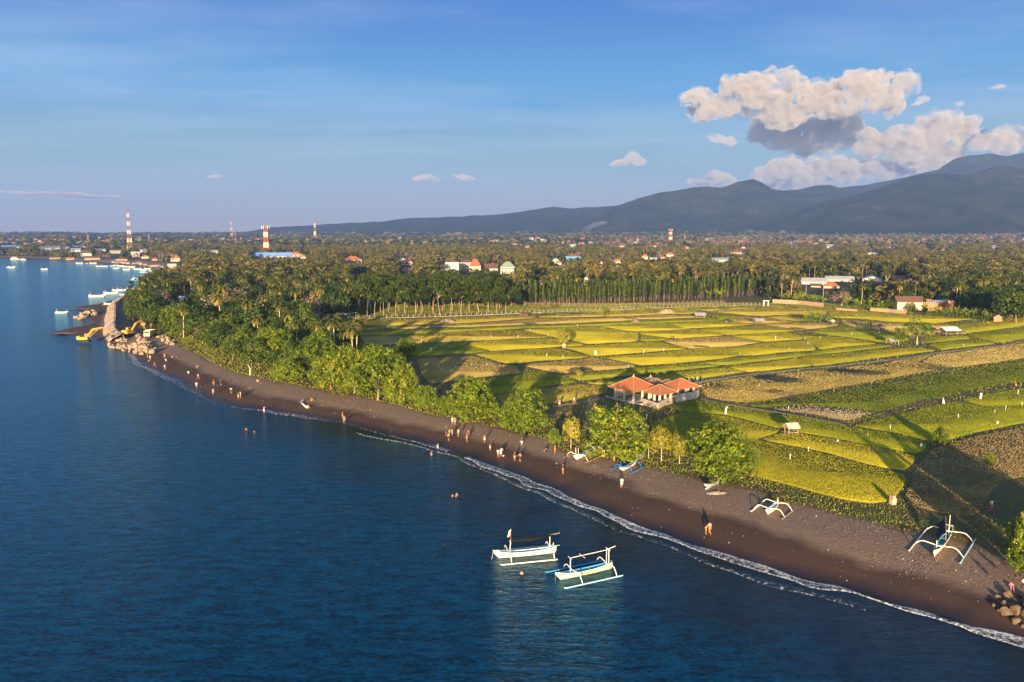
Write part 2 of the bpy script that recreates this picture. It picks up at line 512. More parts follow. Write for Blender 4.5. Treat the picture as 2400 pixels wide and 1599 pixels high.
def water_material():
    m, n, l, b = nt('sea_water')
    geo = n.new('ShaderNodeNewGeometry')
    a = n.new('ShaderNodeAttribute'); a.attribute_name = 'ds'
    def N(scale, det, rough, sc, rot):
        t = n.new('ShaderNodeTexNoise'); t.inputs['Scale'].default_value = scale; t.inputs['Detail'].default_value = det; t.inputs['Roughness'].default_value = rough
        mp = n.new('ShaderNodeMapping'); mp.inputs['Scale'].default_value = sc; mp.inputs['Rotation'].default_value = (0, 0, rot)
        l.new(geo.outputs['Position'], mp.inputs[0]); l.new(mp.outputs[0], t.inputs['Vector']); return t.outputs[0]
    def MR(x, a_, b_, c=0.0, d=1.0):
        t = n.new('ShaderNodeMapRange'); t.inputs[1].default_value = a_; t.inputs[2].default_value = b_; t.inputs[3].default_value = c; t.inputs[4].default_value = d
        l.new(x, t.inputs[0]); return t.outputs[0]
    def MA(op, x, y):
        t = n.new('ShaderNodeMath'); t.operation = op
        for i, q in enumerate((x, y)):
            if isinstance(q, (int, float)): t.inputs[i].default_value = q
            else: l.new(q, t.inputs[i])
        return t.outputs[0]
    big = N(0.03, 4, 0.55, (1, 2.2, 1), 0.35)
    mid = N(0.34, 6, 0.66, (0.8, 2.3, 1), 0.22)
    fine = N(1.6, 5, 0.6, (0.8, 1.9, 1), -0.12)
    h = MA('ADD', MA('ADD', MA('MULTIPLY', mid, 1.5), MA('MULTIPLY', fine, 0.45)), MA('MULTIPLY', big, 2.0))
    bp = n.new('ShaderNodeBump'); bp.inputs['Strength'].default_value = 1.0; bp.inputs['Distance'].default_value = 0.14
    l.new(h, bp.inputs['Height']); l.new(bp.outputs[0], b.inputs['Normal'])
    # suspended dark sand close in, deep blue outside
    sh = MA('ADD', a.outputs['Fac'], MA('MULTIPLY', MA('SUBTRACT', big, 0.5), 46.0))
    sh = MR(sh, -30, -4)
    sh = MA('POWER', sh, 1.3)
    mx = n.new('ShaderNodeMixRGB'); l.new(sh, mx.inputs[0])
    rip = MR(MA('ADD', mid, MA('MULTIPLY', MA('SUBTRACT', fine, 0.5), 0.9)), 0.38, 0.64)  # ripple light and dark put into the water colour: troughs dark, crests paler
    deep = n.new('ShaderNodeMixRGB'); l.new(rip, deep.inputs[0]); deep.inputs[1].default_value = (0.000, 0.010, 0.024, 1); deep.inputs[2].default_value = (0.000, 0.060, 0.128, 1)
    l.new(deep.outputs[0], mx.inputs[1]); mx.inputs[2].default_value = (0.013, 0.012, 0.011, 1)
    l.new(mx.outputs[0], b.inputs['Base Color'])
    b.inputs['Roughness'].default_value = 0.08
    b.inputs['IOR'].default_value = 1.33
    df = n.new('ShaderNodeBsdfDiffuse'); l.new(mx.outputs[0], df.inputs['Color']); l.new(bp.outputs[0], df.inputs['Normal'])
    gl = n.new('ShaderNodeBsdfGlossy'); gl.inputs['Color'].default_value = (0.48, 0.84, 1.0, 1); gl.inputs['Roughness'].default_value = 0.10; l.new(bp.outputs[0], gl.inputs['Normal'])
    fr = n.new('ShaderNodeFresnel'); fr.inputs['IOR'].default_value = 1.31; l.new(bp.outputs[0], fr.inputs['Normal'])
    ms = n.new('ShaderNodeMixShader'); l.new(MA('MULTIPLY', fr.outputs[0], 0.9), ms.inputs[0]); l.new(df.outputs[0], ms.inputs[1]); l.new(gl.outputs[0], ms.inputs[2])
    l.new(ms.outputs[0], n['Material Output'].inputs['Surface'])
    return m


sea = link('sea', mesh_np('sea', np.column_stack([Pw, np.zeros(len(Pw))]), Fw[keep][:, ::-1], water_material(), smooth=True, attrs={'ds': ('POINT', 'FLOAT', dsw)}))
tag(sea, kind='structure')

# ------------------------------------------------------------------ surf
def surf_material():
    m, n, l, b = nt('surf_foam')
    uv = n.new('ShaderNodeAttribute'); uv.attribute_name = 'st'
    sp = n.new('ShaderNodeSeparateXYZ'); l.new(uv.outputs['Vector'], sp.inputs[0])
    geo = n.new('ShaderNodeNewGeometry')
    no = n.new('ShaderNodeTexNoise'); no.inputs['Scale'].default_value = 1.7; no.inputs['Detail'].default_value = 6; no.inputs['Roughness'].default_value = 0.7
    l.new(geo.outputs['Position'], no.inputs['Vector'])
    vo = n.new('ShaderNodeTexVoronoi'); vo.feature = 'DISTANCE_TO_EDGE'; vo.inputs['Scale'].default_value = 1.6
    add = n.new('ShaderNodeVectorMath'); add.operation = 'MULTIPLY_ADD'; add.inputs[1].default_value = (0.6, 0.6, 0.6)
    l.new(no.outputs['Color'], add.inputs[0]); l.new(geo.outputs['Position'], add.inputs[2]); l.new(add.outputs[0], vo.inputs['Vector'])
    lace = n.new('ShaderNodeMapRange'); lace.inputs[1].default_value = 0.02; lace.inputs[2].default_value = 0.16; lace.inputs[3].default_value = 1; lace.inputs[4].default_value = 0
    l.new(vo.outputs['Distance'], lace.inputs[0])
    # crest profile across the strip in st.y (0..1), strength in st.z
    r = n.new('ShaderNodeValToRGB'); e = r.color_ramp.elements
    e[0].position = 0.0; e[0].color = (0, 0, 0, 1); e[1].position = 1.0; e[1].color = (0, 0, 0, 1)
    for p, c in ((0.12, 0.95), (0.30, 0.55), (0.62, 0.30), (0.84, 0.42), (0.92, 0.95)):
        q = e.new(p); q.color = (c, c, c, 1)
    l.new(sp.outputs[1], r.inputs[0])
    def MA(op, x, y):
        t = n.new('ShaderNodeMath'); t.operation = op
        for i, q in enumerate((x, y)):
            if isinstance(q, (int, float)): t.inputs[i].default_value = q
            else: l.new(q, t.inputs[i])
        return t.outputs[0]
    s = MA('MULTIPLY', r.outputs[0], sp.outputs[2])
    s = MA('ADD', s, MA('MULTIPLY', MA('SUBTRACT', no.outputs[0], 0.55), 1.5))
    s2 = MA('MULTIPLY', MA('ADD', MA('MULTIPLY', lace.outputs[0], 0.75), 0.30), MA('MULTIPLY', s, 2.2))
    cl = n.new('ShaderNodeClamp'); l.new(s2, cl.inputs[0])
    fin = MA('MULTIPLY', cl.outputs[0], 0.85)
    b.inputs['Base Color'].default_value = (0.75, 0.78, 0.82, 1); b.inputs['Roughness'].default_value = 0.8
    tp = n.new('ShaderNodeBsdfTransparent'); mx = n.new('ShaderNodeMixShader')
    l.new(fin, mx.inputs[0]); l.new(tp.outputs[0], mx.inputs[1]); l.new(b.outputs[0], mx.inputs[2])
    l.new(mx.outputs[0], n['Material Output'].inputs['Surface'])
    return m


def surf_strip(name, off, wid, i0, i1, seed, gain):
    pts = []
    L = SHORE[i0:i1]
    for i in range(len(L) - 1):
        nseg = max(1, int(np.linalg.norm(L[i + 1] - L[i]) / 1.0))
        for k in range(nseg): pts.append(L[i] + (L[i + 1] - L[i]) * k / nseg)
    pts = np.array(pts)
    for _ in range(6): pts[1:-1] = (pts[:-2] + pts[1:-1] * 2 + pts[2:]) / 4
    tg = np.gradient(pts, axis=0); tg /= np.linalg.norm(tg, axis=1)[:, None]
    nr = np.column_stack([-tg[:, 1], tg[:, 0]])          # towards the sea or the land
    tst = ds_of(pts + nr * 3)
    if np.median(tst) > 0: nr = -nr                       # now seaward
    V = []; st = []; s = 0
    for i, p in enumerate(pts):
        if i: s += np.linalg.norm(pts[i] - pts[i - 1])
        w = wid * max(.25, 0.5 + 1.1 * (0.5 + noise.noise((s * .045, seed, 0))) + .8 * noise.noise((s * .2, seed, 2)))
        o = off + 1.1 * noise.noise((s * .05, seed, 7)) + .5 * noise.noise((s * .22, seed, 9))
        g = gain * min(1, max(0.0, 0.45 + 1.3 * noise.noise((s * .03, seed, 4)) + .35))
        for k in range(7):
            q = p + nr[i] * (o + w * k / 6)
            V.append((q[0], q[1])); st.append((s, k / 6, g))
    V = np.array(V); zz = np.maximum(ground_z(V), 0.0) + 0.05
    prof = np.array([0, .05, .10, .13, .12, .06, 0]); zz += np.tile(prof, len(pts))
    i = np.arange(len(pts) - 1)[:, None] * 7 + np.arange(6)[None]
    F = np.stack([i, i + 1, i + 8, i + 7], -1).reshape(-1, 4)
    o = link(name, mesh_np(name, np.column_stack([V, zz]), F, SURF, smooth=True, attrs={'st': ('POINT', 'FLOAT_VECTOR', np.array(st))}))
    tag(o, 'white foam of small waves breaking along the dark sand', kind='stuff')
    return o


SURF = surf_material()
surf_strip('surf', -0.4, 1.6, 0, 27, 1.5, 0.8)
surf_strip('surf', 2.4, .8, 8, 33, 5.5, 0.36)
surf_strip('surf', -0.4, 1.1, 27, 46, 9.5, 0.45)

# ------------------------------------------------------------------ hills
def hill_material(name, c1, c2, c3):
    m, n, l, b = nt(name)
    geo = n.new('ShaderNodeNewGeometry')
    t = n.new('ShaderNodeTexNoise'); t.inputs['Scale'].default_value = 0.006; t.inputs['Detail'].default_value = 9; t.inputs['Roughness'].default_value = 0.68
    l.new(geo.outputs['Position'], t.inputs['Vector'])
    r = n.new('ShaderNodeValToRGB'); e = r.color_ramp.elements
    e[0].position = 0.38; e[0].color = (*c1, 1); e[1].position = 0.62; e[1].color = (*c2, 1)
    q = e.new(0.74); q.color = (*c3, 1)
    l.new(t.outputs[0], r.inputs[0]); l.new(r.outputs[0], b.inputs['Base Color'])
    b.inputs['Roughness'].default_value = 0.95; b.inputs['Specular IOR Level'].default_value = 0.05
    t2 = n.new('ShaderNodeTexNoise'); t2.inputs['Scale'].default_value = 0.03; t2.inputs['Detail'].default_value = 6; t2.inputs['Roughness'].default_value = 0.7
    l.new(geo.outputs['Position'], t2.inputs['Vector'])
    bp = n.new('ShaderNodeBump'); bp.inputs['Strength'].default_value = 1.0; bp.inputs['Distance'].default_value = 30
    l.new(t2.outputs[0], bp.inputs['Height']); l.new(bp.outputs[0], b.inputs['Normal'])
    return m


def ridge(name, prof, dist, front, back, mat, rough, base_v=(548, 548), seed=0.0, nu=420, nd=90):
    """a range whose crest, standing dist metres away, has the traced skyline; real relief in front and behind"""
    us = np.linspace(prof[0][0], prof[-1][0], nu)
    vs = np.interp(us, [p[0] for p in prof], [p[1] for p in prof])
    crest = np.array([CAM_H + dist * ray(u, v)[2] / ray(u, v)[1] for u, v in zip(us, vs)])
    V = []
    for j in range(nd + 1):
        t = j / nd
        y = dist - front + (front + back) * t
        k = (y - (dist - front)) / front if y < dist else 1 - (y - dist) / back
        sh = k ** 1.25 if y < dist else k
        for i in range(nu):
            x = (us[i] - W0 / 2) / FPX * dist * (1 + 0.0)
            f = noise.fractal((x * .0011 + seed, y * .0007, seed), 1.0, 2.1, 6)
            rv = abs(noise.noise((x * .0016 + seed * 2, y * .0005, 5.0)))
            amp = rough * math.sin(math.pi * min(1, k)) ** 1.0
            hgt = crest[i] * sh + amp * (f * 1.0 - rv * 1.1) * max(0.15, crest[i] / max(crest)) 
            if abs(y - dist) < (front + back) / nd: pass
            V.append((x, y, hgt + noise.noise((x * .01, y * .01, 0)) * rough * 0.04 + (rs.rand() - .3) * rough * 0.012 - 12))
    i = np.arange(nd)[:, None] * nu + np.arange(nu - 1)[None]
    F = np.stack([i, i + 1, i + nu + 1, i + nu], -1).reshape(-1, 4)
    o = link(name, mesh_np(name, np.array(V), F, mat, smooth=True))
    tag(o, kind='structure')
    return o


HM1 = hill_material('forested_slope', (0.006, 0.014, 0.012), (0.045, 0.055, 0.030), (0.17, 0.115, 0.075))
HM2 = hill_material('distant_forested_slope', (0.006, 0.012, 0.012), (0.030, 0.038, 0.026), (0.07, 0.06, 0.04))
ridge('hills', [(560, 548), (640, 530), (740, 524), (830, 519), (900, 516), (960, 508), (1080, 504), (1180, 498), (1250, 488), (1295, 480), (1330, 484), (1400, 481), (1430, 479), (1500, 474), (1620, 460), (1760, 448), (1860, 440), (1900, 430), (1930, 429), (1950, 436), (2010, 430), (2100, 412), (2180, 392), (2215, 366), (2240, 360), (2290, 354), (2330, 360), (2400, 348), (2560, 330), (2800, 340)],
      7000, 1900, 1300, HM2, 150, seed=3.3)
ridge('hills', [(1180, 548), (1270, 520), (1330, 507), (1400, 492), (1450, 477), (1490, 462), (1540, 448), (1580, 443), (1612, 436), (1650, 434), (1680, 437), (1715, 424), (1755, 416), (1775, 424), (1800, 440), (1840, 446), (1900, 452), (2000, 462), (2200, 470), (2400, 470)],
      6000, 1500, 1000, HM1, 120, seed=7.7)
ridge('hills', [(1600, 548), (1700, 520), (1790, 505), (1850, 492), (1930, 466), (1990, 453), (2040, 438), (2090, 420), (2140, 405), (2190, 402), (2240, 406), (2280, 396), (2310, 384), (2340, 386), (2400, 396), (2500, 400), (2700, 410)],
      5000, 2000, 900, HM1, 120, seed=12.1)

# ------------------------------------------------------------------ rice fields
PLOTS = {
 'y': [
  [(1565,757),(1600,756),(1690,752),(1728,757),(1765,761),(1630,770),(1600,769)],
  [(1500,779),(1630,772),(1657,778),(1700,786),(1576,794),(1502,784)],
  [(1636,772),(1770,763),(1790,762),(1870,776),(1840,777),(1705,786),(1660,778)],
  [(1707,788),(1840,779),(1895,786),(1895,795),(1789,802)],
  [(1104,802),(1210,797),(1295,794),(1335,801),(1372,810),(1310,814),(1150,823),(1106,811)],
  [(1378,811),(1500,804),(1542,802),(1578,810),(1614,818),(1500,827),(1389,835),(1325,818),(1312,815)],
  [(1108,831),(1148,827),(1305,817),(1320,821),(1383,837),(1217,852),(1182,852)],
  [(1416,838),(1500,831),(1619,821),(1690,813),(1738,835),(1627,848),(1500,858)],
  [(1695,815),(1726,814),(1789,806),(1895,799),(1895,822),(1864,824),(1740,835)],
  [(1402,765),(1450,762),(1560,758),(1600,769),(1628,771),(1500,777),(1470,776)],
  [(1225,773),(1321,769),(1397,767),(1470,777),(1497,778),(1497,800),(1375,807),(1338,798),(1305,792)],
  [(1942,731),(2049,733),(2155,740),(2285,748),(2193,758),(2080,754),(2006,746),(1951,744)],
  [(1900,787),(1960,790),(2055,806),(1900,819)],
  [(1902,840),(2123,817),(2140,815),(2198,822),(2006,847),(1902,859)],
  [(2230,767),(2300,756),(2400,752),(2400,765),(2348,772),(2262,783),(2200,775)],
  [(1702,862),(1897,841),(1897,859),(1756,873)],
  [(1529,990),(1606,969),(1705,977),(1800,1002),(1834,1012),(1775,1030),(1770,1034),(1800,1040),(1940,1066),(2042,1094),(2131,1113),(2134,1125),(2106,1158),(2075,1177),(2042,1180),(1978,1172),(1864,1141),(1800,1126),(1740,1110),(1600,1060),(1530,1050)],
  [(1780,1031),(1838,1014),(1876,1018),(2017,1043),(2155,1071),(2150,1080),(2135,1108),(2042,1090),(1940,1062),(1800,1036)],
  [(1365,899),(1499,884),(1695,863),(1750,873),(1653,886),(1540,889),(1430,903)],
 ],
 'g': [
  [(735,782),(800,779),(921,774),(1006,772),(1099,769),(1236,764),(1321,761),(1457,755),(1500,752),(1627,748),(1660,745),(1690,751),(1600,755),(1540,757),(1450,760),(1397,764),(1321,766),(1219,771),(1100,776),(1031,780),(940,784),(819,787),(760,789)],
  [(870,812),(955,811),(1001,807),(1100,802),(1101,811),(1147,823),(1100,829),(1074,829),(967,836),(900,838)],
  [(1157,886),(1227,878),(1262,869),(1322,881),(1343,889),(1355,895),(1250,910),(1160,925),(1110,915)],
  [(1326,880),(1499,864),(1627,852),(1650,857),(1695,857),(1499,877),(1362,892)],
  [(1635,851),(1738,839),(1864,828),(1895,828),(1895,836),(1695,857)],
  [(1562,953),(1634,938),(1740,957),(1900,987),(1984,1002),(2106,1020),(2178,1040),(2157,1067),(2017,1040),(1876,1015),(1800,998),(1705,973),(1606,965)],
  [(1990,999),(2076,978),(2208,949),(2246,941),(2300,955),(2400,975),(2400,986),(2280,1014),(2215,1033),(2184,1038),(2106,1016)],
  [(2249,939),(2325,923),(2400,908),(2400,970),(2350,961)],
  [(1670,735),(1712,738),(1738,743),(1700,746),(1697,750),(1680,749)],
  [(2262,785),(2348,775),(2400,769),(2400,792),(2357,802),(2335,804),(2290,792)],
  [(2165,805),(2165,792),(2262,787),(2280,794)],
  [(2172,809),(2284,797),(2335,806),(2205,821)],
  [(1900,822),(2055,808),(2100,812),(1900,836)],
  [(2000,768),(2074,778),(2120,790),(2130,799),(2070,803),(1960,787),(1905,779),(1925,772)],
  [(1106,812),(1140,821),(1104,828)],
  [(1502,786),(1572,795),(1545,799),(1502,800)],
 ],
 't': [
  [(722,771),(760,769),(930,766),(1100,760),(1257,748),(1389,746),(1499,742),(1560,739),(1640,739),(1655,742),(1627,745),(1500,749),(1457,752),(1321,758),(1236,761),(1099,766),(921,771),(800,776),(735,779)],
  [(819,791),(929,787),(995,803),(955,806),(861,809)],
  [(975,840),(1098,834),(1176,856),(1215,857),(1225,874),(1150,882),(1010,900),(990,880)],
  [(1224,857),(1390,840),(1410,841),(1490,858),(1490,861),(1322,877),(1272,866)],
  [(1702,748),(1740,744),(1790,745),(1862,754),(1780,759),(1730,756)],
  [(1788,760),(1862,756),(1895,754),(1970,762),(1900,773),(1870,774)],
  [(1550,800),(1580,796),(1700,789),(1785,803),(1726,811),(1619,818),(1580,808)],
  [(1964,749),(2080,758),(2193,761),(2240,764),(2180,788),(2140,792),(2074,776),(2027,770),(1985,763)],
  [(1628,725),(1790,719),(1840,719),(1687,727),(1663,730)],
 ],
 'o': [
  [(718,758),(850,750),(980,749),(1100,744),(1185,741),(1250,740),(1257,745),(1100,757),(930,763),(760,766),(722,768)],
  [(1262,741),(1400,735),(1500,730),(1600,726),(1622,728),(1661,733),(1640,736),(1560,736),(1499,739),(1389,743),(1262,744)],
  [(940,787),(1031,782),(1100,778),(1219,774),(1250,780),(1300,791),(1210,794),(1100,799),(1001,803)],
  [(1690,729),(1840,721),(1935,728),(1940,737),(1900,738),(1850,738),(1789,741),(1738,739),(1712,735),(1668,731)],
  [(1795,743),(1850,740),(1893,752),(1865,753)],
  [(1160,930),(1250,913),(1360,901),(1425,906),(1420,924),(1340,938),(1290,947),(1200,960)],
 ],
 'r': [
  [(1745,951),(1900,927),(2091,896),(2218,874),(2325,859),(2400,848),(2400,892),(2325,905),(2208,930),(2076,962),(2060,965),(1960,953),(1870,946),(1790,956)],
 ],
 'b': [
  [(1800,958),(1872,949),(1935,954),(2050,967),(1982,988),(1900,971)],
 ],
 's': [
  [(1640,900),(1760,883),(1900,869),(2134,842),(2190,832),(2150,850),(2218,865),(2091,887),(1900,918),(1780,940),(1729,945),(1661,934)],
  [(2195,832),(2270,823),(2357,812),(2400,804),(2400,840),(2325,851),(2220,864),(2158,850)],
 ],
 'h': [
  [(2185,1052),(2221,1043),(2280,1024),(2400,997),(2400,1110),(2371,1125),(2330,1155),(2300,1190),(2290,1212),(2200,1203),(2112,1180),(2116,1163),(2142,1130),(2154,1098)],
 ],
}


def ext(p):
    if 1892 <= p[0] <= 1903: p = (1898 + 26 * math.sin(p[1] * .11), p[1])
    return (p[0] + 170, p[1] - 28) if p[0] == 2400 else p


def wob(x, y):
    return (1.1 * noise.noise((x * .035, y * .035, 1.7)), 1.1 * noise.noise((x * .035, y * .035, 8.2)))


def plot_poly(px, inset):
    P = [G0(*ext(p), 2.2) for p in px]
    A = sum(P[i][0] * P[(i + 1) % len(P)][1] - P[(i + 1) % len(P)][0] * P[i][1] for i in range(len(P)))
    if A < 0: P = P[::-1]
    Q = []
    for i in range(len(P)):
        a, b = np.array(P[i]), np.array(P[(i + 1) % len(P)])
        k = max(1, int(np.linalg.norm(b - a) / 3))
        for j in range(k): Q.append(a + (b - a) * j / k)
    Q = np.array(Q)
    Q = (np.roll(Q, 1, 0) + 4 * Q + np.roll(Q, -1, 0)) / 6
    t = np.roll(Q, -1, 0) - np.roll(Q, 1, 0); t /= np.linalg.norm(t, axis=1)[:, None] + 1e-9
    nrm = np.column_stack([-t[:, 1], t[:, 0]])
    Q = Q + nrm * inset
    return Q + np.array([wob(*q) for q in Q])


#        slab top, tuft height, width, density near, far, dark, light, inset
KINDS = {
 'y': (0.20, .075, .20, 15, 6.0, (0.18, 0.18, 0.012), (0.50, 0.42, 0.030), 0.08),
 'g': (0.19, .075, .20, 15, 6.0, (0.11, 0.145, 0.010), (0.37, 0.36, 0.022), 0.08),
 't': (0.12, .09, .24, 9.0, 4.0, (0.22, 0.17, 0.04), (0.60, 0.43, 0.13), 0.14),
 'o': (0.13, .09, .26, 9.0, 4.0, (0.20, 0.17, 0.025), (0.52, 0.40, 0.07), 0.14),
 'r': (0.16, .10, .24, 9.0, 6.0, (0.055, 0.085, 0.010), (0.24, 0.25, 0.030), 0.10),
 'b': (0.06, .14, .35, 3.0, 2.0, (0.17, 0.13, 0.075), (0.42, 0.34, 0.21), 0.10),
 's': (0.10, .13, .26, 9.0, 6.5, (0.20, 0.155, 0.045), (0.58, 0.44, 0.15), 0.10),
 'h': (0.10, .11, .22, 13, 6.0, (0.15, 0.11, 0.045), (0.44, 0.33, 0.14), 0.10),
}


def field_mat(key, c1, c2):
    m, n, l, b = nt('crop_' + key)
    at = n.new('ShaderNodeAttribute'); at.attribute_name = 'tone'
    geo = n.new('ShaderNodeNewGeometry')
    t = n.new('ShaderNodeTexNoise'); t.inputs['Scale'].default_value = 0.09; t.inputs['Detail'].default_value = 7; t.inputs['Roughness'].default_value = 0.65
    l.new(geo.outputs['Position'], t.inputs['Vector'])
    ad = n.new('ShaderNodeMath'); ad.operation = 'MULTIPLY_ADD'; ad.inputs[1].default_value = 1.3; ad.inputs[2].default_value = -0.65
    l.new(t.outputs[0], ad.inputs[0])
    a2 = n.new('ShaderNodeMath'); a2.operation = 'ADD'; l.new(ad.outputs[0], a2.inputs[0]); l.new(at.outputs['Fac'], a2.inputs[1])
    mx = n.new('ShaderNodeMixRGB'); mx.use_clamp = True; l.new(a2.outputs[0], mx.inputs[0]); mx.inputs[1].default_value = (*c1, 1); mx.inputs[2].default_value = (*c2, 1)
    cl = n.new('ShaderNodeClamp'); l.new(a2.outputs[0], cl.inputs[0]); l.new(cl.outputs[0], mx.inputs[0])
    l.new(mx.outputs[0], b.inputs['Base Color']); b.inputs['Roughness'].default_value = 0.8; b.inputs['Specular IOR Level'].default_value = 0.1
    tr = n.new('ShaderNodeBsdfTranslucent'); l.new(mx.outputs[0], tr.inputs['Color'])
    ms = n.new('ShaderNodeMixShader'); ms.inputs[0].default_value = 0.2
    l.new(b.outputs[0], ms.inputs[1]); l.new(tr.outputs[0], ms.inputs[2]); l.new(ms.outputs[0], n['Material Output'].inputs['Surface'])
    return m


def tufts(P, z, hh, ww, tone):
    """upright little blades of crop at points P: quads with random facing and lean"""
    n = len(P); an = rs.rand(n) * math.pi
    w = ww * (0.6 + 0.8 * rs.rand(n)) / 2; h = hh * (0.55 + 0.8 * rs.rand(n))
    dx, dy = np.cos(an) * w, np.sin(an) * w
    le = (rs.rand(n) - .5) * 1.3 * h; lx, ly = -np.sin(an) * le, np.cos(an) * le
    z0 = z - 0.12
    V = np.empty((n, 4, 3), np.float32)
    V[:, 0] = np.column_stack([P[:, 0] - dx, P[:, 1] - dy, z0]); V[:, 1] = np.column_stack([P[:, 0] + dx, P[:, 1] + dy, z0])
    V[:, 2] = np.column_stack([P[:, 0] + dx * .7 + lx, P[:, 1] + dy * .7 + ly, z + h]); V[:, 3] = np.column_stack([P[:, 0] - dx * .7 + lx, P[:, 1] - dy * .7 + ly, z + h * .9])
    T = np.repeat(tone, 4).reshape(n, 4); 
    return V.reshape(-1, 3), np.arange(n * 4).reshape(n, 4), T.ravel()


from mathutils.geometry import tessellate_polygon
PLOT_POLYS = []
for key, plots in PLOTS.items():
    top, hh, ww, dn, df, c1, c2, inset = KINDS[key]
    mat = field_mat(key, c1, c2)
    for pi, px in enumerate(plots):
        Q = plot_poly(px, inset)
        PLOT_POLYS.append(Q)
        n = len(Q); zt = 2.2 + top
        V = [np.column_stack([Q, np.full(n, 1.7)]), np.column_stack([Q, np.full(n, zt)])]
        F = [(i, (i + 1) % n, n + (i + 1) % n, n + i) for i in range(n)]
        tris = tessellate_polygon([[Vector((q[0], q[1], 0)) for q in Q]])
        cy0 = Q[:, 1].mean(); area = 0
        lo, hi = Q.min(0), Q.max(0)
        dens = dn + (df - dn) * min(1, max(0, (cy0 - 150) / 200))
        N = int((hi[0] - lo[0]) * (hi[1] - lo[1]) * dens)
        if key in 'sh':
            # cut stems stand in rows
            a = R(10) if key == 's' and pi == 0 else (R(-20) if key == 's' else R(62))
            S = rs.rand(N, 2) * (hi - lo) + lo
            u_ = S[:, 0] * math.cos(a) + S[:, 1] * math.sin(a); w_ = -S[:, 0] * math.sin(a) + S[:, 1] * math.cos(a)
            sp_ = 2.4 if key == 's' else 1.5
            bend = np.array([2.2 * noise.noise((q[0] * .02, q[1] * .02, 3)) + 0.8 * noise.noise((q[0] * .09, q[1] * .09, 3)) for q in S[::1]]) if N < 60000 else 0
            w2 = w_ + bend
            w2 = (np.floor(w2 / sp_) + .5 + (rs.rand(N) - .5) * (.78 + .5 * rs.rand(N) ** 2)) * sp_ - bend
            S = np.column_stack([u_ * math.cos(a) - w2 * math.sin(a), u_ * math.sin(a) + w2 * math.cos(a)])
        else:
            S = rs.rand(N, 2) * (hi - lo) + lo
        S = S[inside(S, Q)]
        if key == 's' and pi == 0:     # churned, muddier part
            dk = np.array([noise.noise((q[0] * .06, q[1] * .06, 5)) for q in S]) + 0.35 * sstep(40, 110, S[:, 0]) + (rs.rand(len(S)) - .5) * .3
            S = S[dk < 0.42]
        base = (rs.rand() - .5) * .28
        tone = 0.5 + base + (rs.rand(len(S)) - .5) * .38
        tv, tf, tt = tufts(S, np.full(len(S), zt), hh, ww, tone)
        # the slab and its tufts in one mesh: all faces as triangles or quads -> split quads to keep one array
        Vs = np.vstack(V + [tv]); T = np.concatenate([np.full(n, -0.25), np.full(n, (0.55 if key in 'ygto' else .12) + base), tt])
        Fq = np.vstack([np.array(F), tf + 2 * n])
        Ft = np.vstack([Fq[:, [0, 1, 2]], Fq[:, [0, 2, 3]], np.array([[t[0] + n, t[1] + n, t[2] + n] for t in tris]) ])
        o = link('rice_field' if key in 'yg' else 'farm_field', mesh_np('field', Vs, Ft, mat, attrs={'tone': ('POINT', 'FLOAT', T)}))
        tag(o, kind='structure')


# paths between the fields: trodden grey earth, a finger above the soil
def strip_on_ground(name, px, width, mat, lift=0.10, z0=None, kind='structure'):
    L = np.array([G0(*p, 2.2) for p in px]); pts = []
    for i in range(len(L) - 1):
        k = max(1, int(np.linalg.norm(L[i + 1] - L[i]) / 2))
        for j in range(k): pts.append(L[i] + (L[i + 1] - L[i]) * j / k)
    pts.append(L[-1]); pts = np.array(pts)
    for _ in range(4): pts[1:-1] = (pts[:-2] + 2 * pts[1:-1] + pts[2:]) / 4
    pts = pts + np.array([wob(*q) for q in pts])
    tg = np.gradient(pts, axis=0); tg /= np.linalg.norm(tg, axis=1)[:, None] + 1e-9
    nr = np.column_stack([-tg[:, 1], tg[:, 0]])
    wd = width * np.array([0.85 + .5 * noise.noise((q[0] * .2, q[1] * .2, 0)) for q in pts])[:, None] / 2
    A, B = pts - nr * wd, pts + nr * wd
    zz = np.full(len(pts), 2.2 + lift + 0.12)
    V = np.vstack([np.column_stack([A, zz]), np.column_stack([B, zz]), np.column_stack([A - nr * .3, zz - .35]), np.column_stack([B + nr * .3, zz - .35])])
    n = len(pts); i = np.arange(n - 1)[:, None]
    F = np.vstack([np.hstack([i, i + 1, n + i + 1, n + i]), np.hstack([2 * n + i, 2 * n + i + 1, i + 1, i]), np.hstack([n + i, n + i + 1, 3 * n + i + 1, 3 * n + i])])
    return tag(link(name, mesh_np(name, V, F[:, ::-1], mat)), kind=kind)


PATH = plain('trodden_earth', (0.19, 0.16, 0.13), 0.95, col2=(0.11, 0.095, 0.07), scale=0.6, bump=0.4)
strip_on_ground('path', [(1600, 899), (1653, 893), (1755, 878), (1899, 864), (2006, 852), (2134, 839), (2202, 826), (2357, 809), (2400, 797), (2560, 765)], 1.5, PATH)
strip_on_ground('path', [(1650, 936), (1700, 948), (1800, 964), (1900, 982), (1981, 998)], 1.6, PATH)
strip_on_ground('path', [(1290, 953), (1360, 943), (1425, 933), (1445, 930)], 1.1, PATH)


# loose ground cover: grass on the verge and the bunds, stones on the upper beach, shells and litter
def scatter(n, x0, x1, y0, y1):
    S = rs.rand(n, 2) * [x1 - x0, y1 - y0] + [x0, y0]
    u, v, d = PJ(S[:, 0], S[:, 1], 2.2)
    return S[(u > -150) & (u < 2560)]


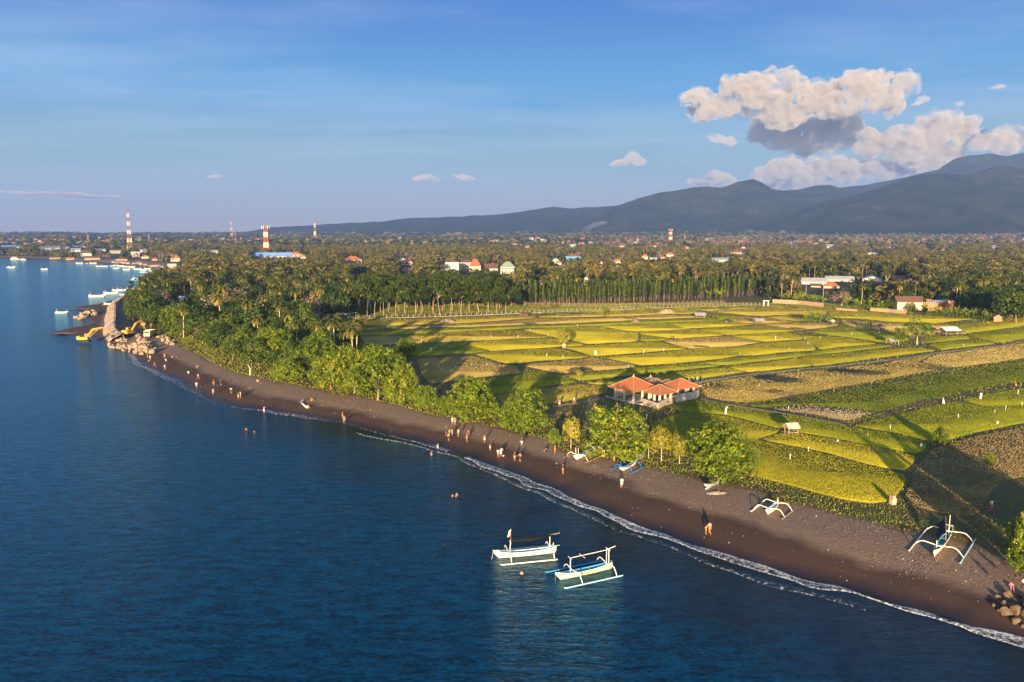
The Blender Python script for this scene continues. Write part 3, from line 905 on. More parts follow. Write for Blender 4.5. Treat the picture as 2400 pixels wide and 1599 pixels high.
gm = leafmat('verge_grass', (0.045, 0.07, 0.008), (0.24, 0.24, 0.03), trans=0.2, hue_rand=0.0, warm=(0.34, 0.20, 0.05))
S = scatter(900000, -150, 260, 100, 480)
dvs = sdist(S, VERGE, SEA_CLOSE[[3, 2, 1, 0]])
keepp = dvs > 0.4
for Q in PLOT_POLYS:
    lo, hi = Q.min(0), Q.max(0)
    bb = (S[:, 0] > lo[0]) & (S[:, 0] < hi[0]) & (S[:, 1] > lo[1]) & (S[:, 1] < hi[1]) & keepp
    idx = np.nonzero(bb)[0]
    keepp[idx[inside(S[idx], Q)]] = False
nz = np.array([noise.noise((p[0] * .13, p[1] * .13, 2)) + .6 * noise.noise((p[0] * .5, p[1] * .5, 9)) for p in S])
keepp &= (nz > -0.42 + 0.12 * (S[:, 1] < 130)) & ~((S[:, 1] > 200) & (rs.rand(len(S)) < .35))
keepp &= ~((dvs > 14) & (rs.rand(len(S)) < .75) & (S[:, 1] < 420) & (S[:, 0] > -60))
S = S[keepp]; nz = nz[keepp]
tv, tf, tt = tufts(S, ground_z(S) + .04, np.clip(.0013 * S[:, 1], .10, .26), np.clip(.0014 * S[:, 1], .13, .30), np.clip(.30 + nz * .35 + rs.rand(len(S)) * .4, 0, 1))
tag(link('grass', mesh_np('grass', tv, tf, gm, attrs={'tone': ('POINT', 'FLOAT', tt)})), 'short green and dry grass along the beach verge and field banks', kind='stuff')

sm = leafmat('beach_stones', (0.11, 0.072, 0.050), (0.44, 0.32, 0.235), trans=0.0, hue_rand=0.0, warm=(0.85, 0.78, 0.68))
S = scatter(1500000, -170, 150, 78, 560)
dgs = sdist(S, GRAV, SEA_CLOSE[[3, 2, 1, 0]]); 
near = (dgs > -6) & (dgs < 40); S = S[near]; dgs = dgs[near]
dvs = sdist(S, VERGE, SEA_CLOSE[[3, 2, 1, 0]])
nz = np.array([noise.noise((p[0] * .10, p[1] * .10, 4)) for p in S])
pr = np.clip((dgs + nz * 4) / 5, 0.02, 1) * (dvs < 1.0) * np.clip(.55 + nz, .15, 1)
k = rs.rand(len(S)) < pr; S = S[k]
n = len(S); sz = (0.05 + 0.09 * rs.rand(n) ** 3)
an = rs.rand(n) * 6.28; zz = ground_z(S)
V = np.empty((n, 5, 3)); 
for q in range(4):
    a_ = an + q * math.pi / 2 + rs.rand(n) * .6; V[:, q] = np.column_stack([S[:, 0] + np.cos(a_) * sz, S[:, 1] + np.sin(a_) * sz, zz - .02])
V[:, 4] = np.column_stack([S[:, 0] + (rs.rand(n) - .5) * sz, S[:, 1] + (rs.rand(n) - .5) * sz, zz + sz * (.6 + .9 * rs.rand(n))])
i = np.arange(n)[:, None] * 5
F = np.vstack([np.hstack([i + a, i + (a + 1) % 4, i + 4]) for a in range(4)])
tone = np.repeat(np.where(rs.rand(n) < .010, 1.0, rs.rand(n) * .62), 5)
tag(link('gravel', mesh_np('gravel', V.reshape(-1, 3), F, sm, attrs={'tone': ('POINT', 'FLOAT', tone)})), 'grey brown pebbles strewn along the upper beach', kind='stuff')

S = scatter(60000, -170, 150, 78, 560)
dgs = sdist(S, GRAV, SEA_CLOSE[[3, 2, 1, 0]]); dss = ds_of(S)
k = (dss > 1.5) & (sdist(S, VERGE, SEA_CLOSE[[3, 2, 1, 0]]) < 2) & (rs.rand(len(S)) < np.where(dgs > 0, .20, .12)); S = S[k]
n = len(S); zz = ground_z(S); sz = .05 + .13 * rs.rand(n) ** 3; an = rs.rand(n) * 6.28
V = np.empty((n, 5, 3))
for q in range(4):
    a_ = an + q * math.pi / 2; r_ = sz * (1.0 if q % 2 else .55); V[:, q] = np.column_stack([S[:, 0] + np.cos(a_) * r_, S[:, 1] + np.sin(a_) * r_, zz])
V[:, 4] = np.column_stack([S[:, 0], S[:, 1], zz + sz * .9])
i = np.arange(n)[:, None] * 5
F = np.vstack([np.hstack([i + a, i + (a + 1) % 4, i + 4]) for a in range(4)])
lm = leafmat('shells_and_litter', (0.35, 0.26, 0.18), (0.85, 0.78, 0.66), trans=0, hue_rand=0)
tag(link('beach_litter', mesh_np('beach_litter', V.reshape(-1, 3), F, lm, attrs={'tone': ('POINT', 'FLOAT', np.repeat(rs.rand(n), 5))})), 'pale shells, coral bits and litter dotted over the dark sand', kind='stuff')

# ------------------------------------------------------------------ vegetation prototypes
def quads_from(P, N, size, tone, aspect=1.0):
    """leaf quads at P with normals N"""
    n = len(P)
    N = N / (np.linalg.norm(N, axis=1)[:, None] + 1e-9)
    r = rs.randn(n, 3); A = np.cross(N, r); A /= np.linalg.norm(A, axis=1)[:, None] + 1e-9
    B = np.cross(N, A)
    s = (size * (0.6 + 0.8 * rs.rand(n)))[:, None] if not hasattr(size, '__len__') else size[:, None]
    V = np.stack([P - A * s * aspect, P - B * s * .7, P + A * s * aspect, P + B * s * .7], 1)
    return V.reshape(-1, 3), np.repeat(tone, 4)


def crown(n, seed, nl=26, flat=1.0, low=-0.35, leaf=0.030, rl=(0.26, 0.42), shell=0.60, top=1.0, zs=1.0, gap=0.0, cluster=0):
    """lumpy crown in a unit cylinder: radius 1, z 0..1 (scaled later)"""
    st = np.random.RandomState(seed)
    C = []; 
    for k in range(nl):
        for _ in range(50):
            d = st.randn(3); d /= np.linalg.norm(d)
            if d[2] > low: break
        q = shell * (0.75 + .35 * st.rand()) if k > nl * .2 else shell * .4 * st.rand()
        C.append((d * q, st.uniform(*rl)))
    P = []; N = []; T = []
    per = int(n / nl * 1.9)
    for c, r in C:
        d = st.randn(per, 3); d /= np.linalg.norm(d, axis=1)[:, None]
        rad = r * (0.62 + 0.48 * st.rand(per) ** .6)
        p = c + d * rad[:, None] * np.array([1, 1, flat])
        ok = np.ones(per, bool)
        for c2, r2 in C:
            if c2 is c: continue
            ok &= np.linalg.norm((p - c2) / np.array([1, 1, flat]), axis=1) > r2 * .72
        if gap: ok &= np.array([noise.noise(Vector(x) * 3.1 + Vector((seed, 0, 0))) for x in p]) > gap
        p = p[ok]; d = d[ok]
        P.append(p); N.append(d * 1.0 + st.randn(len(p), 3) * .55 + np.array([0, 0, .35])); T.append(np.full(len(p), st.rand() * .30) + st.rand(len(p)) * .5)
    P = np.vstack(P); N = np.vstack(N); T = np.concatenate(T)
    if cluster:      # leaves sit in rosettes at the twig ends
        m = n // cluster; k = st.permutation(len(P))[:m]; C0, N0, T0 = P[k], N[k], st.rand(len(k)) * .75
        d = st.randn(len(k), cluster, 3) * leaf * 1.25; N0 = N0 / np.linalg.norm(N0, axis=1)[:, None]
        P = (C0[:, None] + d).reshape(-1, 3); N = (N0[:, None] * 1.2 + d / leaf * .6 + st.randn(len(k), cluster, 3) * .3).reshape(-1, 3)
        T = (T0[:, None] + st.rand(len(k), cluster) * .25).ravel()
    if len(P) > n:
        k = st.permutation(len(P))[:n]; P, N, T = P[k], N[k], T[k]
    V, TT = quads_from(P, N, leaf, T)
    ext = max(abs(P[:, 0]).max(), abs(P[:, 1]).max()); V[:, :2] /= ext
    z0, z1 = P[:, 2].min(), P[:, 2].max()
    V[:, 2] = (V[:, 2] - z0) / (z1 - z0)
    cs = [((c / ext)[0], (c / ext)[1], (c[2] - z0) / (z1 - z0)) for c, r in C]
    return V, TT, cs


def crown_mesh(name, V, T, mat):
    return mesh_np(name, V, np.arange(len(V)).reshape(-1, 4), mat, attrs={'tone': ('POINT', 'FLOAT', T)})


BARK = plain('bark', (0.30, 0.21, 0.14), 0.9, col2=(0.16, 0.11, 0.075), scale=1.5, bump=0.5)
BARK_PALE = plain('pale_bark', (0.62, 0.47, 0.32), 0.9, col2=(0.42, 0.30, 0.20), scale=1.2, bump=0.3)
BARK_MID = plain('tan_bark', (0.46, 0.33, 0.21), 0.9, col2=(0.30, 0.21, 0.14), scale=1.2, bump=0.3)
L_SEA = leafmat('beach_tree_leaves', (0.020, 0.050, 0.004), (0.175, 0.235, 0.012), 0.18, 0.22, warm=(0.42, 0.36, 0.04))
L_DARK = leafmat('forest_leaves', (0.018, 0.040, 0.006), (0.095, 0.135, 0.014), 0.25, 0.4, warm=(0.17, 0.17, 0.03))
L_BRIGHT = leafmat('bright_leaves', (0.05, 0.10, 0.006), (0.22, 0.28, 0.020), 0.30, 0.2, warm=(0.36, 0.38, 0.04))
L_PALM = leafmat('palm_fronds', (0.030, 0.048, 0.006), (0.15, 0.145, 0.020), 0.2, 0.4, warm=(0.34, 0.22, 0.05))
L_BANANA = leafmat('banana_leaves', (0.08, 0.13, 0.008), (0.30, 0.36, 0.03), 0.35, 0.2, warm=(0.50, 0.42, 0.08))
L_ALB = leafmat('feathery_leaves', (0.012, 0.026, 0.003), (0.065, 0.088, 0.007), 0.15, 0.5, warm=(0.17, 0.17, 0.015))
L_DRY = leafmat('dry_twigs', (0.16, 0.10, 0.07), (0.36, 0.24, 0.17), 0.1, 0.3)
L_YEL = leafmat('yellowing_leaves', (0.12, 0.13, 0.01), (0.42, 0.36, 0.04), 0.3, 0.2)


def trunk_mb(h, r, limbs, seed, lean=0.04, n=7, z_split=0.35, reach=0.85):
    """tapered trunk with limbs running to lobe centres; unit height h, limbs = list of (x, y, z)"""
    st = random.Random(seed); b = MB()
    p = [(0, 0, -0.02 * h)]; x = y = 0
    for k in range(1, 5):
        x += st.uniform(-1, 1) * lean * h; y += st.uniform(-1, 1) * lean * h
        p.append((x, y, h * z_split * k / 4))
    b.tube(p, [r * 1.2, r * .92, r * .8, r * .72, r * .62], n)
    s = p[-1]
    for (lx, ly, lz) in limbs:
        e = (lx * reach, ly * reach, lz)
        m = ((s[0] + e[0]) / 2 + st.uniform(-.1, .1) * h * .3, (s[1] + e[1]) / 2 + st.uniform(-.1, .1) * h * .3, s[2] + (e[2] - s[2]) * .62)
        b.tube([s, m, e], [r * .55, r * .35, r * .12], 5)
    return b


PROTO = {}


def proto_tree(key, name, n, seed, mat, bark, z0=0.1, limbs=7, rr=0.045, split=0.3, **kw):
    V, T, cs = crown(n, seed, **kw)
    V = V.copy(); V[:, 2] = z0 + V[:, 2] * (1 - z0)
    cm = crown_mesh(key + '_crown', V, T, mat)
    cs = sorted(cs, key=lambda c: -c[2])
    lim = [(c[0] * .8, c[1] * .8, z0 + c[2] * (1 - z0)) for c in cs[::max(1, len(cs) // limbs)][:limbs]]
    tm = trunk_mb(1.0, rr, lim, seed, z_split=split, lean=.03).mesh(key + '_trunk', bark, smooth=True)
    PROTO.setdefault(key, []).append((name, cm, tm))


for s_ in (1, 2, 3, 4):
    proto_tree('sea', 'beach_tree', 12600, s_, L_SEA, BARK, z0=0.0, cluster=9, nl=46, leaf=0.030, low=-0.80, rl=(.13, .34), shell=.74, rr=0.035, split=0.2, limbs=9)
for s_ in (21, 22):
    proto_tree('bright', 'leafy_shrub', 4500, s_, L_BRIGHT, BARK, z0=0.02, nl=22, leaf=0.040, low=-0.5, rr=0.03, cluster=7)
for s_ in (31, 32, 33, 34, 35):
    proto_tree('leaf', 'broadleaf_tree', 1900, s_, L_DARK, BARK, z0=0.22, nl=15, leaf=0.062, low=-0.3, rr=0.03, split=.3, limbs=5)
for s_ in (41, 42, 43):
    proto_tree('open', 'field_tree', 3200, s_, L_SEA, BARK_PALE, z0=0.30, nl=18, leaf=0.042, low=-0.25, rr=0.035, split=.3, limbs=8, gap=-.25)
for s_ in (51,):
    proto_tree('needle', 'casuarina_tree', 3500, s_, L_DARK, BARK, z0=0.05, nl=24, leaf=0.035, low=-0.6, rr=0.03)
for s_ in (61, 62):
    proto_tree('yellow', 'slender_tree', 900, s_, L_YEL, BARK_PALE, z0=0.25, nl=12, leaf=0.07, low=-0.5, rr=0.05, split=.4, gap=-.1)
for s_ in (71, 72):
    proto_tree('dry', 'bare_tree', 700, s_, L_DRY, BARK_PALE, z0=0.2, nl=14, leaf=0.045, low=-0.2, rr=0.03, split=.25, limbs=12)


def proto_albizia(seed):
    st = np.random.RandomState(seed); P = []; N = []; T = []; limbs = []
    for k in range(15):
        a = st.rand() * 6.28; q = .75 * math.sqrt(st.rand()); z = .50 + .42 * st.rand() - q * .10
        c = np.array([math.cos(a) * q, math.sin(a) * q, z]); r = .22 + .16 * st.rand(); limbs.append(tuple(c))
        m = 120; d = st.rand(m) ** .5 * r; an = st.rand(m) * 6.28
        p = np.column_stack([c[0] + np.cos(an) * d, c[1] + np.sin(an) * d, c[2] + (st.rand(m) - .4) * .05 - (d / r) ** 2 * .05])
        P.append(p); N.append(np.column_stack([st.randn(m) * .5, st.randn(m) * .5 - .25, np.ones(m)])); T.append(np.full(m, st.rand() * .3) + st.rand(m) * .5)
    V, TT = quads_from(np.vstack(P), np.vstack(N), 0.058, np.concatenate(T))
    cm = crown_mesh('albizia_crown', V, TT, L_ALB)
    tm = trunk_mb(1.0, 0.016, limbs[:8], seed, lean=.05, z_split=.44, reach=.9).mesh('albizia_trunk', BARK_MID, smooth=True)
    PROTO.setdefault('albizia', []).append(('flat_topped_tree', cm, tm))


for s_ in (81, 82, 83): proto_albizia(s_)


def frond(b, st, L, a, el, droop, w, segs=6, tone=.5):
    """one drooping feather leaf as two rows of slanting leaflets; returns verts"""
    out = []; p = np.array([0., 0., 0.]); e = el
    d = np.array([math.cos(a), math.sin(a)])
    sd = np.array([-d[1], d[0]])
    for k in range(segs):
        st_ = L / segs; q = p + np.array([d[0] * math.cos(e) * st_, d[1] * math.cos(e) * st_, math.sin(e) * st_])
        ww = w * math.sin(math.pi * (k + 1.0) / (segs + 1.2)) ** .6
        for sgn in (-1, 1):
            o = np.array([sd[0] * sgn * ww, sd[1] * sgn * ww, -ww * .55]) + np.array([d[0], d[1], 0]) * ww * .35
            out.append([p, q, q + o * .85, p + o * .95 + (q - p) * .2])
        p = q; e -= droop / segs
    return out


def proto_palm(seed, nf=22):
    st = random.Random(seed); V = []; T = []
    for k in range(nf):
        a = 2 * math.pi * k / nf * 1.618 * 3 + st.uniform(-.2, .2); t = k / nf
        el = 1.25 - 1.75 * t + st.uniform(-.15, .15)
        tn = .15 + .55 * st.random() + (.45 if t > .86 else 0)
        for q in frond(None, st, .20 + .05 * st.random(), a, el, 1.6 + st.uniform(-.2, .6), .036, tone=tn):
            V += [list(x) for x in q]; T += [tn + st.uniform(-.08, .08)] * 4
    lean = (st.uniform(-.08, .08), st.uniform(-.08, .08)); zt = .80
    V = np.array(V) + np.array([lean[0], lean[1], zt])
    cm = crown_mesh('palm_crown', V, np.array(T), L_PALM)
    b = MB(); b.tube([(0, 0, -.02), (lean[0] * .2, lean[1] * .2, .2), (lean[0] * .5, lean[1] * .5, .5), (lean[0], lean[1], zt + .01)], [.015, .0105, .009, .008], 6)
    tm = b.mesh('palm_trunk', BARK_PALE, smooth=True)
    PROTO.setdefault('palm', []).append(('coconut_palm', cm, tm))


for s_ in (91, 92, 93, 94): proto_palm(s_)


def proto_banana(seed):
    st = random.Random(seed); V = []; T = []; b = MB()
    for j in range(3):
        ox, oy, hh = st.uniform(-.3, .3), st.uniform(-.3, .3), st.uniform(.4, .62)
        b.tube([(ox, oy, -.02), (ox, oy, hh)], [.05, .03], 6)
        for k in range(8):
            a = st.uniform(0, 6.28); tn = st.uniform(.1, .9)
            for q in frond(None, st, st.uniform(.38, .55), a, st.uniform(.5, 1.35), st.uniform(1.0, 1.9), .085, segs=5):
                V += [list(np.array(x) + np.array([ox, oy, hh])) for x in q]; T += [tn] * 4
    PROTO.setdefault('banana', []).append(('banana_plant', crown_mesh('banana_leaves', np.array(V), np.array(T), L_BANANA), b.mesh('banana_stem', L_BANANA, smooth=True)))


for s_ in (101, 102, 103): proto_banana(s_)


def proto_pole(seed, dense=True):
    st = random.Random(seed); b = MB()
    b.tube([(0, 0, -.02), (st.uniform(-.02, .02), st.uniform(-.02, .02), .45), (st.uniform(-.03, .03), st.uniform(-.03, .03), .92)], [.011, .009, .004], 5)
    n = 330; z = .36 + .64 * rs.rand(n) ** .8; r = .125 * np.sqrt(rs.rand(n)) * (1.3 - .7 * (z - .5) / .5); a = rs.rand(n) * 6.28
    P = np.column_stack([np.cos(a) * r, np.sin(a) * r, z])
    V, T = quads_from(P, np.column_stack([np.cos(a), np.sin(a), rs.randn(n) * .6 + .3]), .034, rs.rand(n) * .8)
    PROTO.setdefault('pole', []).append(('plantation_tree', crown_mesh('pole_crown', V, T, L_ALB), b.mesh('pole_trunk', BARK, smooth=True)))


for s_ in (111, 112, 113): proto_pole(s_)
TREE_PARTS = {'banana': ('leaves', 'stem')}


def plant(kind, loc, h, r, label, group=None, rz=None, cat='tree', name=None, var=None):
    L = PROTO[kind]; nm, cm, tm = L[rs.randint(len(L)) if var is None else var]
    rz = rs.rand() * 6.28 if rz is None else rz
    o = thing(name or nm, label, cat, loc, rz, group, sc=(r, r, h))
    a, b_ = TREE_PARTS.get(kind, ('crown', 'trunk'))
    part(a, cm, o); part(b_, tm, o)
    return o


def plant_px(kind, u, vb, vt, w, label, group=None, dy=0.0, **kw):
    p = G(u, vb); p.y += dy
    s = px_m(p); h = (vb - vt) * s * 1.03
    r = w * s / 2
    if kind in ('palm', 'pole'): r = h
    return plant(kind, p, h, r, label, group, **kw)

LM = [(312, 740, 'the casuarina on the point'), (380, 760, 'the boulder heap'), (426, 700, 'the white roofed beach pavilion'), (400, 640, 'the inner corner of the bay'), (500, 700, 'the middle of the coastal wood'), (560, 640, 'the back of the coastal wood'), (500, 790, 'the grassy verge'), (600, 760, 'the verge side of the big clump'),
 (700, 745, 'the pale timber arbour'), (680, 690, 'the wood left of the arbour'), (760, 660, 'the left end of the flat topped trees'), (640, 615, 'the blue roofed warehouse'), (827, 622, 'the wide cream house'), (954, 628, 'the orange roofed pair of houses'), (955, 664, 'the dark red roof'), (1083, 645, 'the big hotel'), (1190, 645, 'the green roofed house'),
 (1270, 668, 'the brown roof left of the turret'), (1373, 668, 'the white turret'), (1480, 670, 'the left middle of the plantation'), (1576, 670, 'the red shrine tower'), (1700, 670, 'the right end of the plantation'), (1820, 690, 'the gateway'), (1905, 670, 'the leftmost pale workshop'), (1990, 690, 'the orange roof by the workshops'), (2060, 665, 'the gabled workshop'),
 (2126, 700, 'the barn'), (2200, 700, 'the half built brick house'), (2300, 710, 'the brick shed'), (2380, 680, 'the large dark tree at the right edge'), (2250, 660, 'the wood behind the brick house'), (120, 590, 'the bay trees'), (306, 590, 'the tallest lattice tower'), (30, 560, 'the left edge of the picture'), (180, 555, 'the far shore behind the bay'), (450, 560, 'the plain behind the inner bay'), (544, 560, 'the mast left of the thick tower'), (740, 565, 'the slim red and white mast'), (900, 560, 'the plain left of the three tiny masts'), (1050, 560, 'the three tiny masts'), (1200, 560, 'the plain left of the smoke'), (1360, 565, 'the smoke column'), (1571, 580, 'the stout red and white tower'), (1688, 555, 'the thin white mast'), (1850, 570, 'the dry woods on the right'), (2050, 570, 'the foot of the nearest hill'), (2250, 570, 'the far right plain')]


def nearest_lm(u, v): return min(LM, key=lambda q: (q[0] - u) ** 2 + ((q[1] - v) * 1.8) ** 2)[2]




def rel(u, v):
    q = min(LM, key=lambda q: (q[0] - u) ** 2 + ((q[1] - v) * 1.8) ** 2); dx, dy = u - q[0], (v - q[1]) * 1.8
    near = 'just ' if abs(dx) + abs(dy) < 22 else ('well ' if abs(dx) + abs(dy) > 60 else '')
    if abs(dx) > abs(dy): return near + ('right of ' if dx > 0 else 'left of ') + q[2]
    return near + ('in front of ' if dy > 0 else 'behind ') + q[2]



HOUSES = []       # (u0, u1, v_eave, v_base, distance, x, y, radius)

# ------------------------------------------------------------------ trees one can single out along the beach and in the fields
FRONT = [
 ('needle', 312, 752, 676, 46, 'dark feathery casuarina tree at the tip of the point above the breakwater'),
 ('leaf', 355, 765, 688, 70, 'dark green tree just right of the casuarina on the point'),
 ('sea', 420, 788, 712, 84, 'dark leafy tree above the pale rubble slope'),
 ('leaf', 470, 800, 722, 86, 'broad dark tree inland of the rubble heap'),
 ('sea', 520, 812, 745, 88, 'green tree at the back of the grassy verge near the rubble'),
 ('sea', 575, 838, 765, 92, 'green tree above the small white boat left in the grass'),
 ('leaf', 560, 800, 730, 90, 'dark tree standing behind the verge trees'),
 ('sea', 640, 862, 768, 116, 'yellow green beach tree at the left of the big clump'),
 ('sea', 712, 825, 738, 120, 'yellow green tree on the field side at the left of the clump'),
 ('leaf', 775, 828, 768, 70, 'dark tree at the field corner behind the clump'),
 ('sea', 745, 880, 775, 120, 'tall beach tree in the middle of the clump'),
 ('bright', 676, 897, 836, 96, 'bright light green bush at the foot of the clump'),
 ('sea', 775, 915, 822, 104, 'rounded beach tree left of the biggest beach tree'),
 ('sea', 830, 922, 806, 130, 'large rounded beach tree leaning on the biggest one'),
 ('sea', 885, 938, 810, 168, 'biggest beach tree with a wide round crown at the field edge'),
 ('sea', 945, 948, 850, 90, 'beach tree at the right shoulder of the biggest one'),
 ('sea', 952, 838, 790, 56, 'small tree inside the field behind the biggest beach tree'),
 ('bright', 1000, 962, 900, 70, 'low dark green bush right of the biggest beach tree'),
 ('bright', 1046, 970, 925, 56, 'low bush filling the gap left of the first separate beach tree'),
 ('sea', 1108, 990, 880, 138, 'round beach tree, leftmost of the two in the middle of the beach'),
 ('sea', 1228, 1014, 905, 138, 'round beach tree with twisted roots, rightmost of the two in the middle of the beach'),
 ('sea', 1440, 1080, 944, 176, 'wide dome shaped beach tree in front of the tiled pavilions'),
 ('sea', 1682, 1128, 980, 176, 'tall beach tree above the upturned dark boat'),
 ('bright', 1760, 1118, 1045, 60, 'loose bush at the right foot of the tall beach tree'),
 ('yellow', 1550, 1082, 1000, 52, 'slender yellowing tree between the two largest right beach trees'),
 ('yellow', 1592, 1088, 1018, 40, 'thin yellowish sapling left of the tall beach tree'),
 ('yellow', 1520, 1074, 1015, 36, 'small yellow leaved tree right of the dome shaped tree'),
 ('yellow', 1338, 1054, 975, 40, 'upright light green sapling left of the dome shaped tree'),
 ('bright', 1300, 1045, 1000, 36, 'low weedy bush behind the strollers in the middle of the beach'),
 ('sea', 2206, 1045, 998, 44, 'dark round bush on the ditch bank between rice and stubble'),
 ('open', 2317, 1108, 1057, 27, 'small lollipop tree with a bare trunk in the near stubble field'),
 ('open', 2149, 809, 747, 76, 'spreading tree with forked pale trunks standing alone in the rice'),
 ('open', 2106, 810, 769, 34, 'small tree beside the shack left of the spreading field tree'),
 ('yellow', 1322, 817, 771, 44, 'scraggly sapling over a tiny hut in the middle of the rice'),
 ('yellow', 1358, 893, 866, 16, 'thin shrub on the bund left of the pavilions'),
 ('leaf', 2382, 758, 676, 110, 'large dark tree shading the brick shed at the right edge'),
 ('leaf', 2318, 733, 690, 66, 'dark tree left of the large one over the brick shed'),
 ('sea', 2424, 1356, 1190, 140, 'beach tree cut by the right edge of the picture above the boulders'),
 ('sea', 2470, 1290, 1180, 150, 'tree behind the boulders beyond the right edge'),
 ('sea', 2540, 1330, 1170, 190, 'large tree beyond the right edge that shades the verge'),
 ('sea', 2640, 1370, 1200, 190, 'second large tree beyond the right edge'),
 ('sea', 2760, 1420, 1240, 200, 'third large tree beyond the right edge'),
 ('dry', 1972, 718, 680, 56, 'grey leafless tree left of the barn'),
 ('leaf', 2080, 726, 700, 34, 'small tree left of the barn wall'),
 ('leaf', 2112, 726, 706, 26, 'small tree in front of the barn wall'),
 ('bright', 2135, 731, 708, 22, 'shrub at the right corner of the barn'),
]
for q in FRONT:
    plant_px(*q, cat='bush' if 'bush' in q[5] or 'shrub' in q[5] else 'tree', name='bush' if ('bush' in q[5] or 'shrub' in q[5]) else None)
BAN = [(1420, 742, 714, 'banana clump standing at the far edge of the rice near the post fence'), (2037, 771, 747, 'lone banana plant left of the thatched field hut'),
       (1885, 757, 733, 'banana plant, leftmost of the island clump in the rice'), (1900, 757, 728, 'banana plant in the middle of the island clump in the rice'),
       (1922, 759, 726, 'banana plant, tallest of the island clump in the rice'), (1945, 760, 735, 'banana plant beside the little shed of the island clump')]
for u, vb, vt, lab in BAN:
    plant_px('banana', u, vb, vt, (vb - vt) * 1.5, lab, cat='banana plant')
# hedge of bananas along the village edge
k = 0
for u in list(range(1660, 1690, 14)) + list(range(1830, 1935, 11)) + list(range(1985, 2070, 13)) + list(range(2165, 2310, 10)) + list(range(460, 560, 20)) + list(range(2320, 2360, 16)) + [690, 705, 750, 760, 775]:
    v0 = float(np.interp(u, [460, 560, 700, 790, 1660, 1830, 1935, 2070, 2165, 2310, 2360], [778, 790, 742, 740, 700, 708, 716, 728, 738, 750, 748]))
    h_ = 20 + 10 * rs.rand() if u > 600 else 32
    plant_px('banana', u + rs.rand() * 6, v0 + rs.rand() * 3, v0 - h_, h_ * 1.4, 'banana plant ' + rel(u, v0), 'banana plants ' + rel(u, v0), cat='banana plant')

# albizia stand behind the left half of the field
for r_ in range(4):
    for k in range(17 - r_):
        u = 832 + k * 21.5 + rs.rand() * 12 + r_ * 6; v = float(np.interp(u, [830, 1200], [745, 734])) - 1 - r_ * 9
        p = G(u, v); p.y += rs.uniform(-4, 6); h = 18.5 + 4.5 * rs.rand()
        plant('albizia', p, h, 7.5 + 2.5 * rs.rand(), ['front row', 'second row', 'third row', 'back row'][r_] + ' flat topped tree with pale trunk, ' + ['left end', 'left part', 'middle', 'right part', 'right end'][min(4, k * 5 // (17 - r_))] + ' of the stand', 'flat topped trees behind the field, ' + str(['front', 'second', 'third', 'back'][r_]) + ' row, part ' + str(min(4, k * 5 // (17 - r_)) + 1))

# slender plantation poles to the right of it
cnt = 0
PLANT_PX = [(1165, 722), (1300, 716), (1450, 712), (1600, 704), (1700, 698), (1790, 692)]
for r_ in range(9):
    us = np.arange(1150 + r_ * 3, 1800, 15.0)
    for u in us:
        if cnt >= 296: break
        v = float(np.interp(u, [a for a, b in PLANT_PX], [b for a, b in PLANT_PX])) - r_ * 1.9
        p = G(u + rs.rand() * 11 - 5, v + rs.rand() * 1.4)
        plant('pole', p, 9.5 + 5.5 * rs.rand(), 10 + 4 * rs.rand(), ['front', 'second', 'third', 'fourth', 'fifth', 'sixth', 'seventh', 'eighth', 'back'][r_] + ' row pole trunked tree, ' + ['left end', 'left part', 'middle', 'right part', 'right end'][int(min(4, (u - 1150) / 130))] + ' of the plantation', 'plantation trees behind the post fence, row ' + str(r_ + 1) + ', part ' + str(int(min(4, (u - 1150) / 130)) + 1)); cnt += 1


# ------------------------------------------------------------------ buildings
def tiles(name, c1, c2, sc=3.0):
    m, n, l, b = nt(name)
    t = n.new('ShaderNodeTexCoord')
    w = n.new('ShaderNodeTexWave'); w.wave_type = 'BANDS'; w.bands_direction = 'Z'; w.inputs['Scale'].default_value = sc; w.inputs['Distortion'].default_value = 1.2
    no = n.new('ShaderNodeTexNoise'); no.inputs['Scale'].default_value = 1.3; no.inputs['Detail'].default_value = 6
    l.new(t.outputs['Object'], w.inputs[0]); l.new(t.outputs['Object'], no.inputs['Vector'])
    mx = n.new('ShaderNodeMixRGB'); l.new(no.outputs[0], mx.inputs[0]); mx.inputs[1].default_value = (*c1, 1); mx.inputs[2].default_value = (*c2, 1)
    l.new(mx.outputs[0], b.inputs['Base Color']); b.inputs['Roughness'].default_value = 0.75
    bp = n.new('ShaderNodeBump'); bp.inputs['Strength'].default_value = .6; bp.inputs['Distance'].default_value = .06
    l.new(w.outputs[0], bp.inputs['Height']); l.new(bp.outputs[0], b.inputs['Normal'])
    return m


T_ORANGE = tiles('orange_roof_tiles', (0.54, 0.17, 0.055), (0.34, 0.10, 0.035))
T_BROWN = tiles('brown_roof_tiles', (0.19, 0.085, 0.055), (0.10, 0.05, 0.038))
T_RED = tiles('red_roof_tiles', (0.48, 0.12, 0.06), (0.30, 0.08, 0.05))
T_GREEN = tiles('grey_green_roof', (0.24, 0.32, 0.24), (0.18, 0.25, 0.19))
M_TIN = plain('corrugated_tin', (0.46, 0.47, 0.50), 0.5, 0.2, col2=(0.30, 0.29, 0.28), scale=.8)
M_BLUE = plain('blue_sheet_roof', (0.16, 0.33, 0.72), 0.45, 0.0, col2=(0.30, 0.42, 0.66), scale=.5)
M_CREAM = plain('cream_render', (0.52, 0.43, 0.32), 0.85, col2=(0.45, 0.36, 0.27), scale=.6)
M_WHITE = plain('white_render', (0.52, 0.48, 0.43), 0.85, col2=(0.48, 0.45, 0.41), scale=.6)
M_GREY = plain('grey_concrete', (0.42, 0.39, 0.36), 0.9, col2=(0.27, 0.25, 0.23), scale=.8, bump=.2)
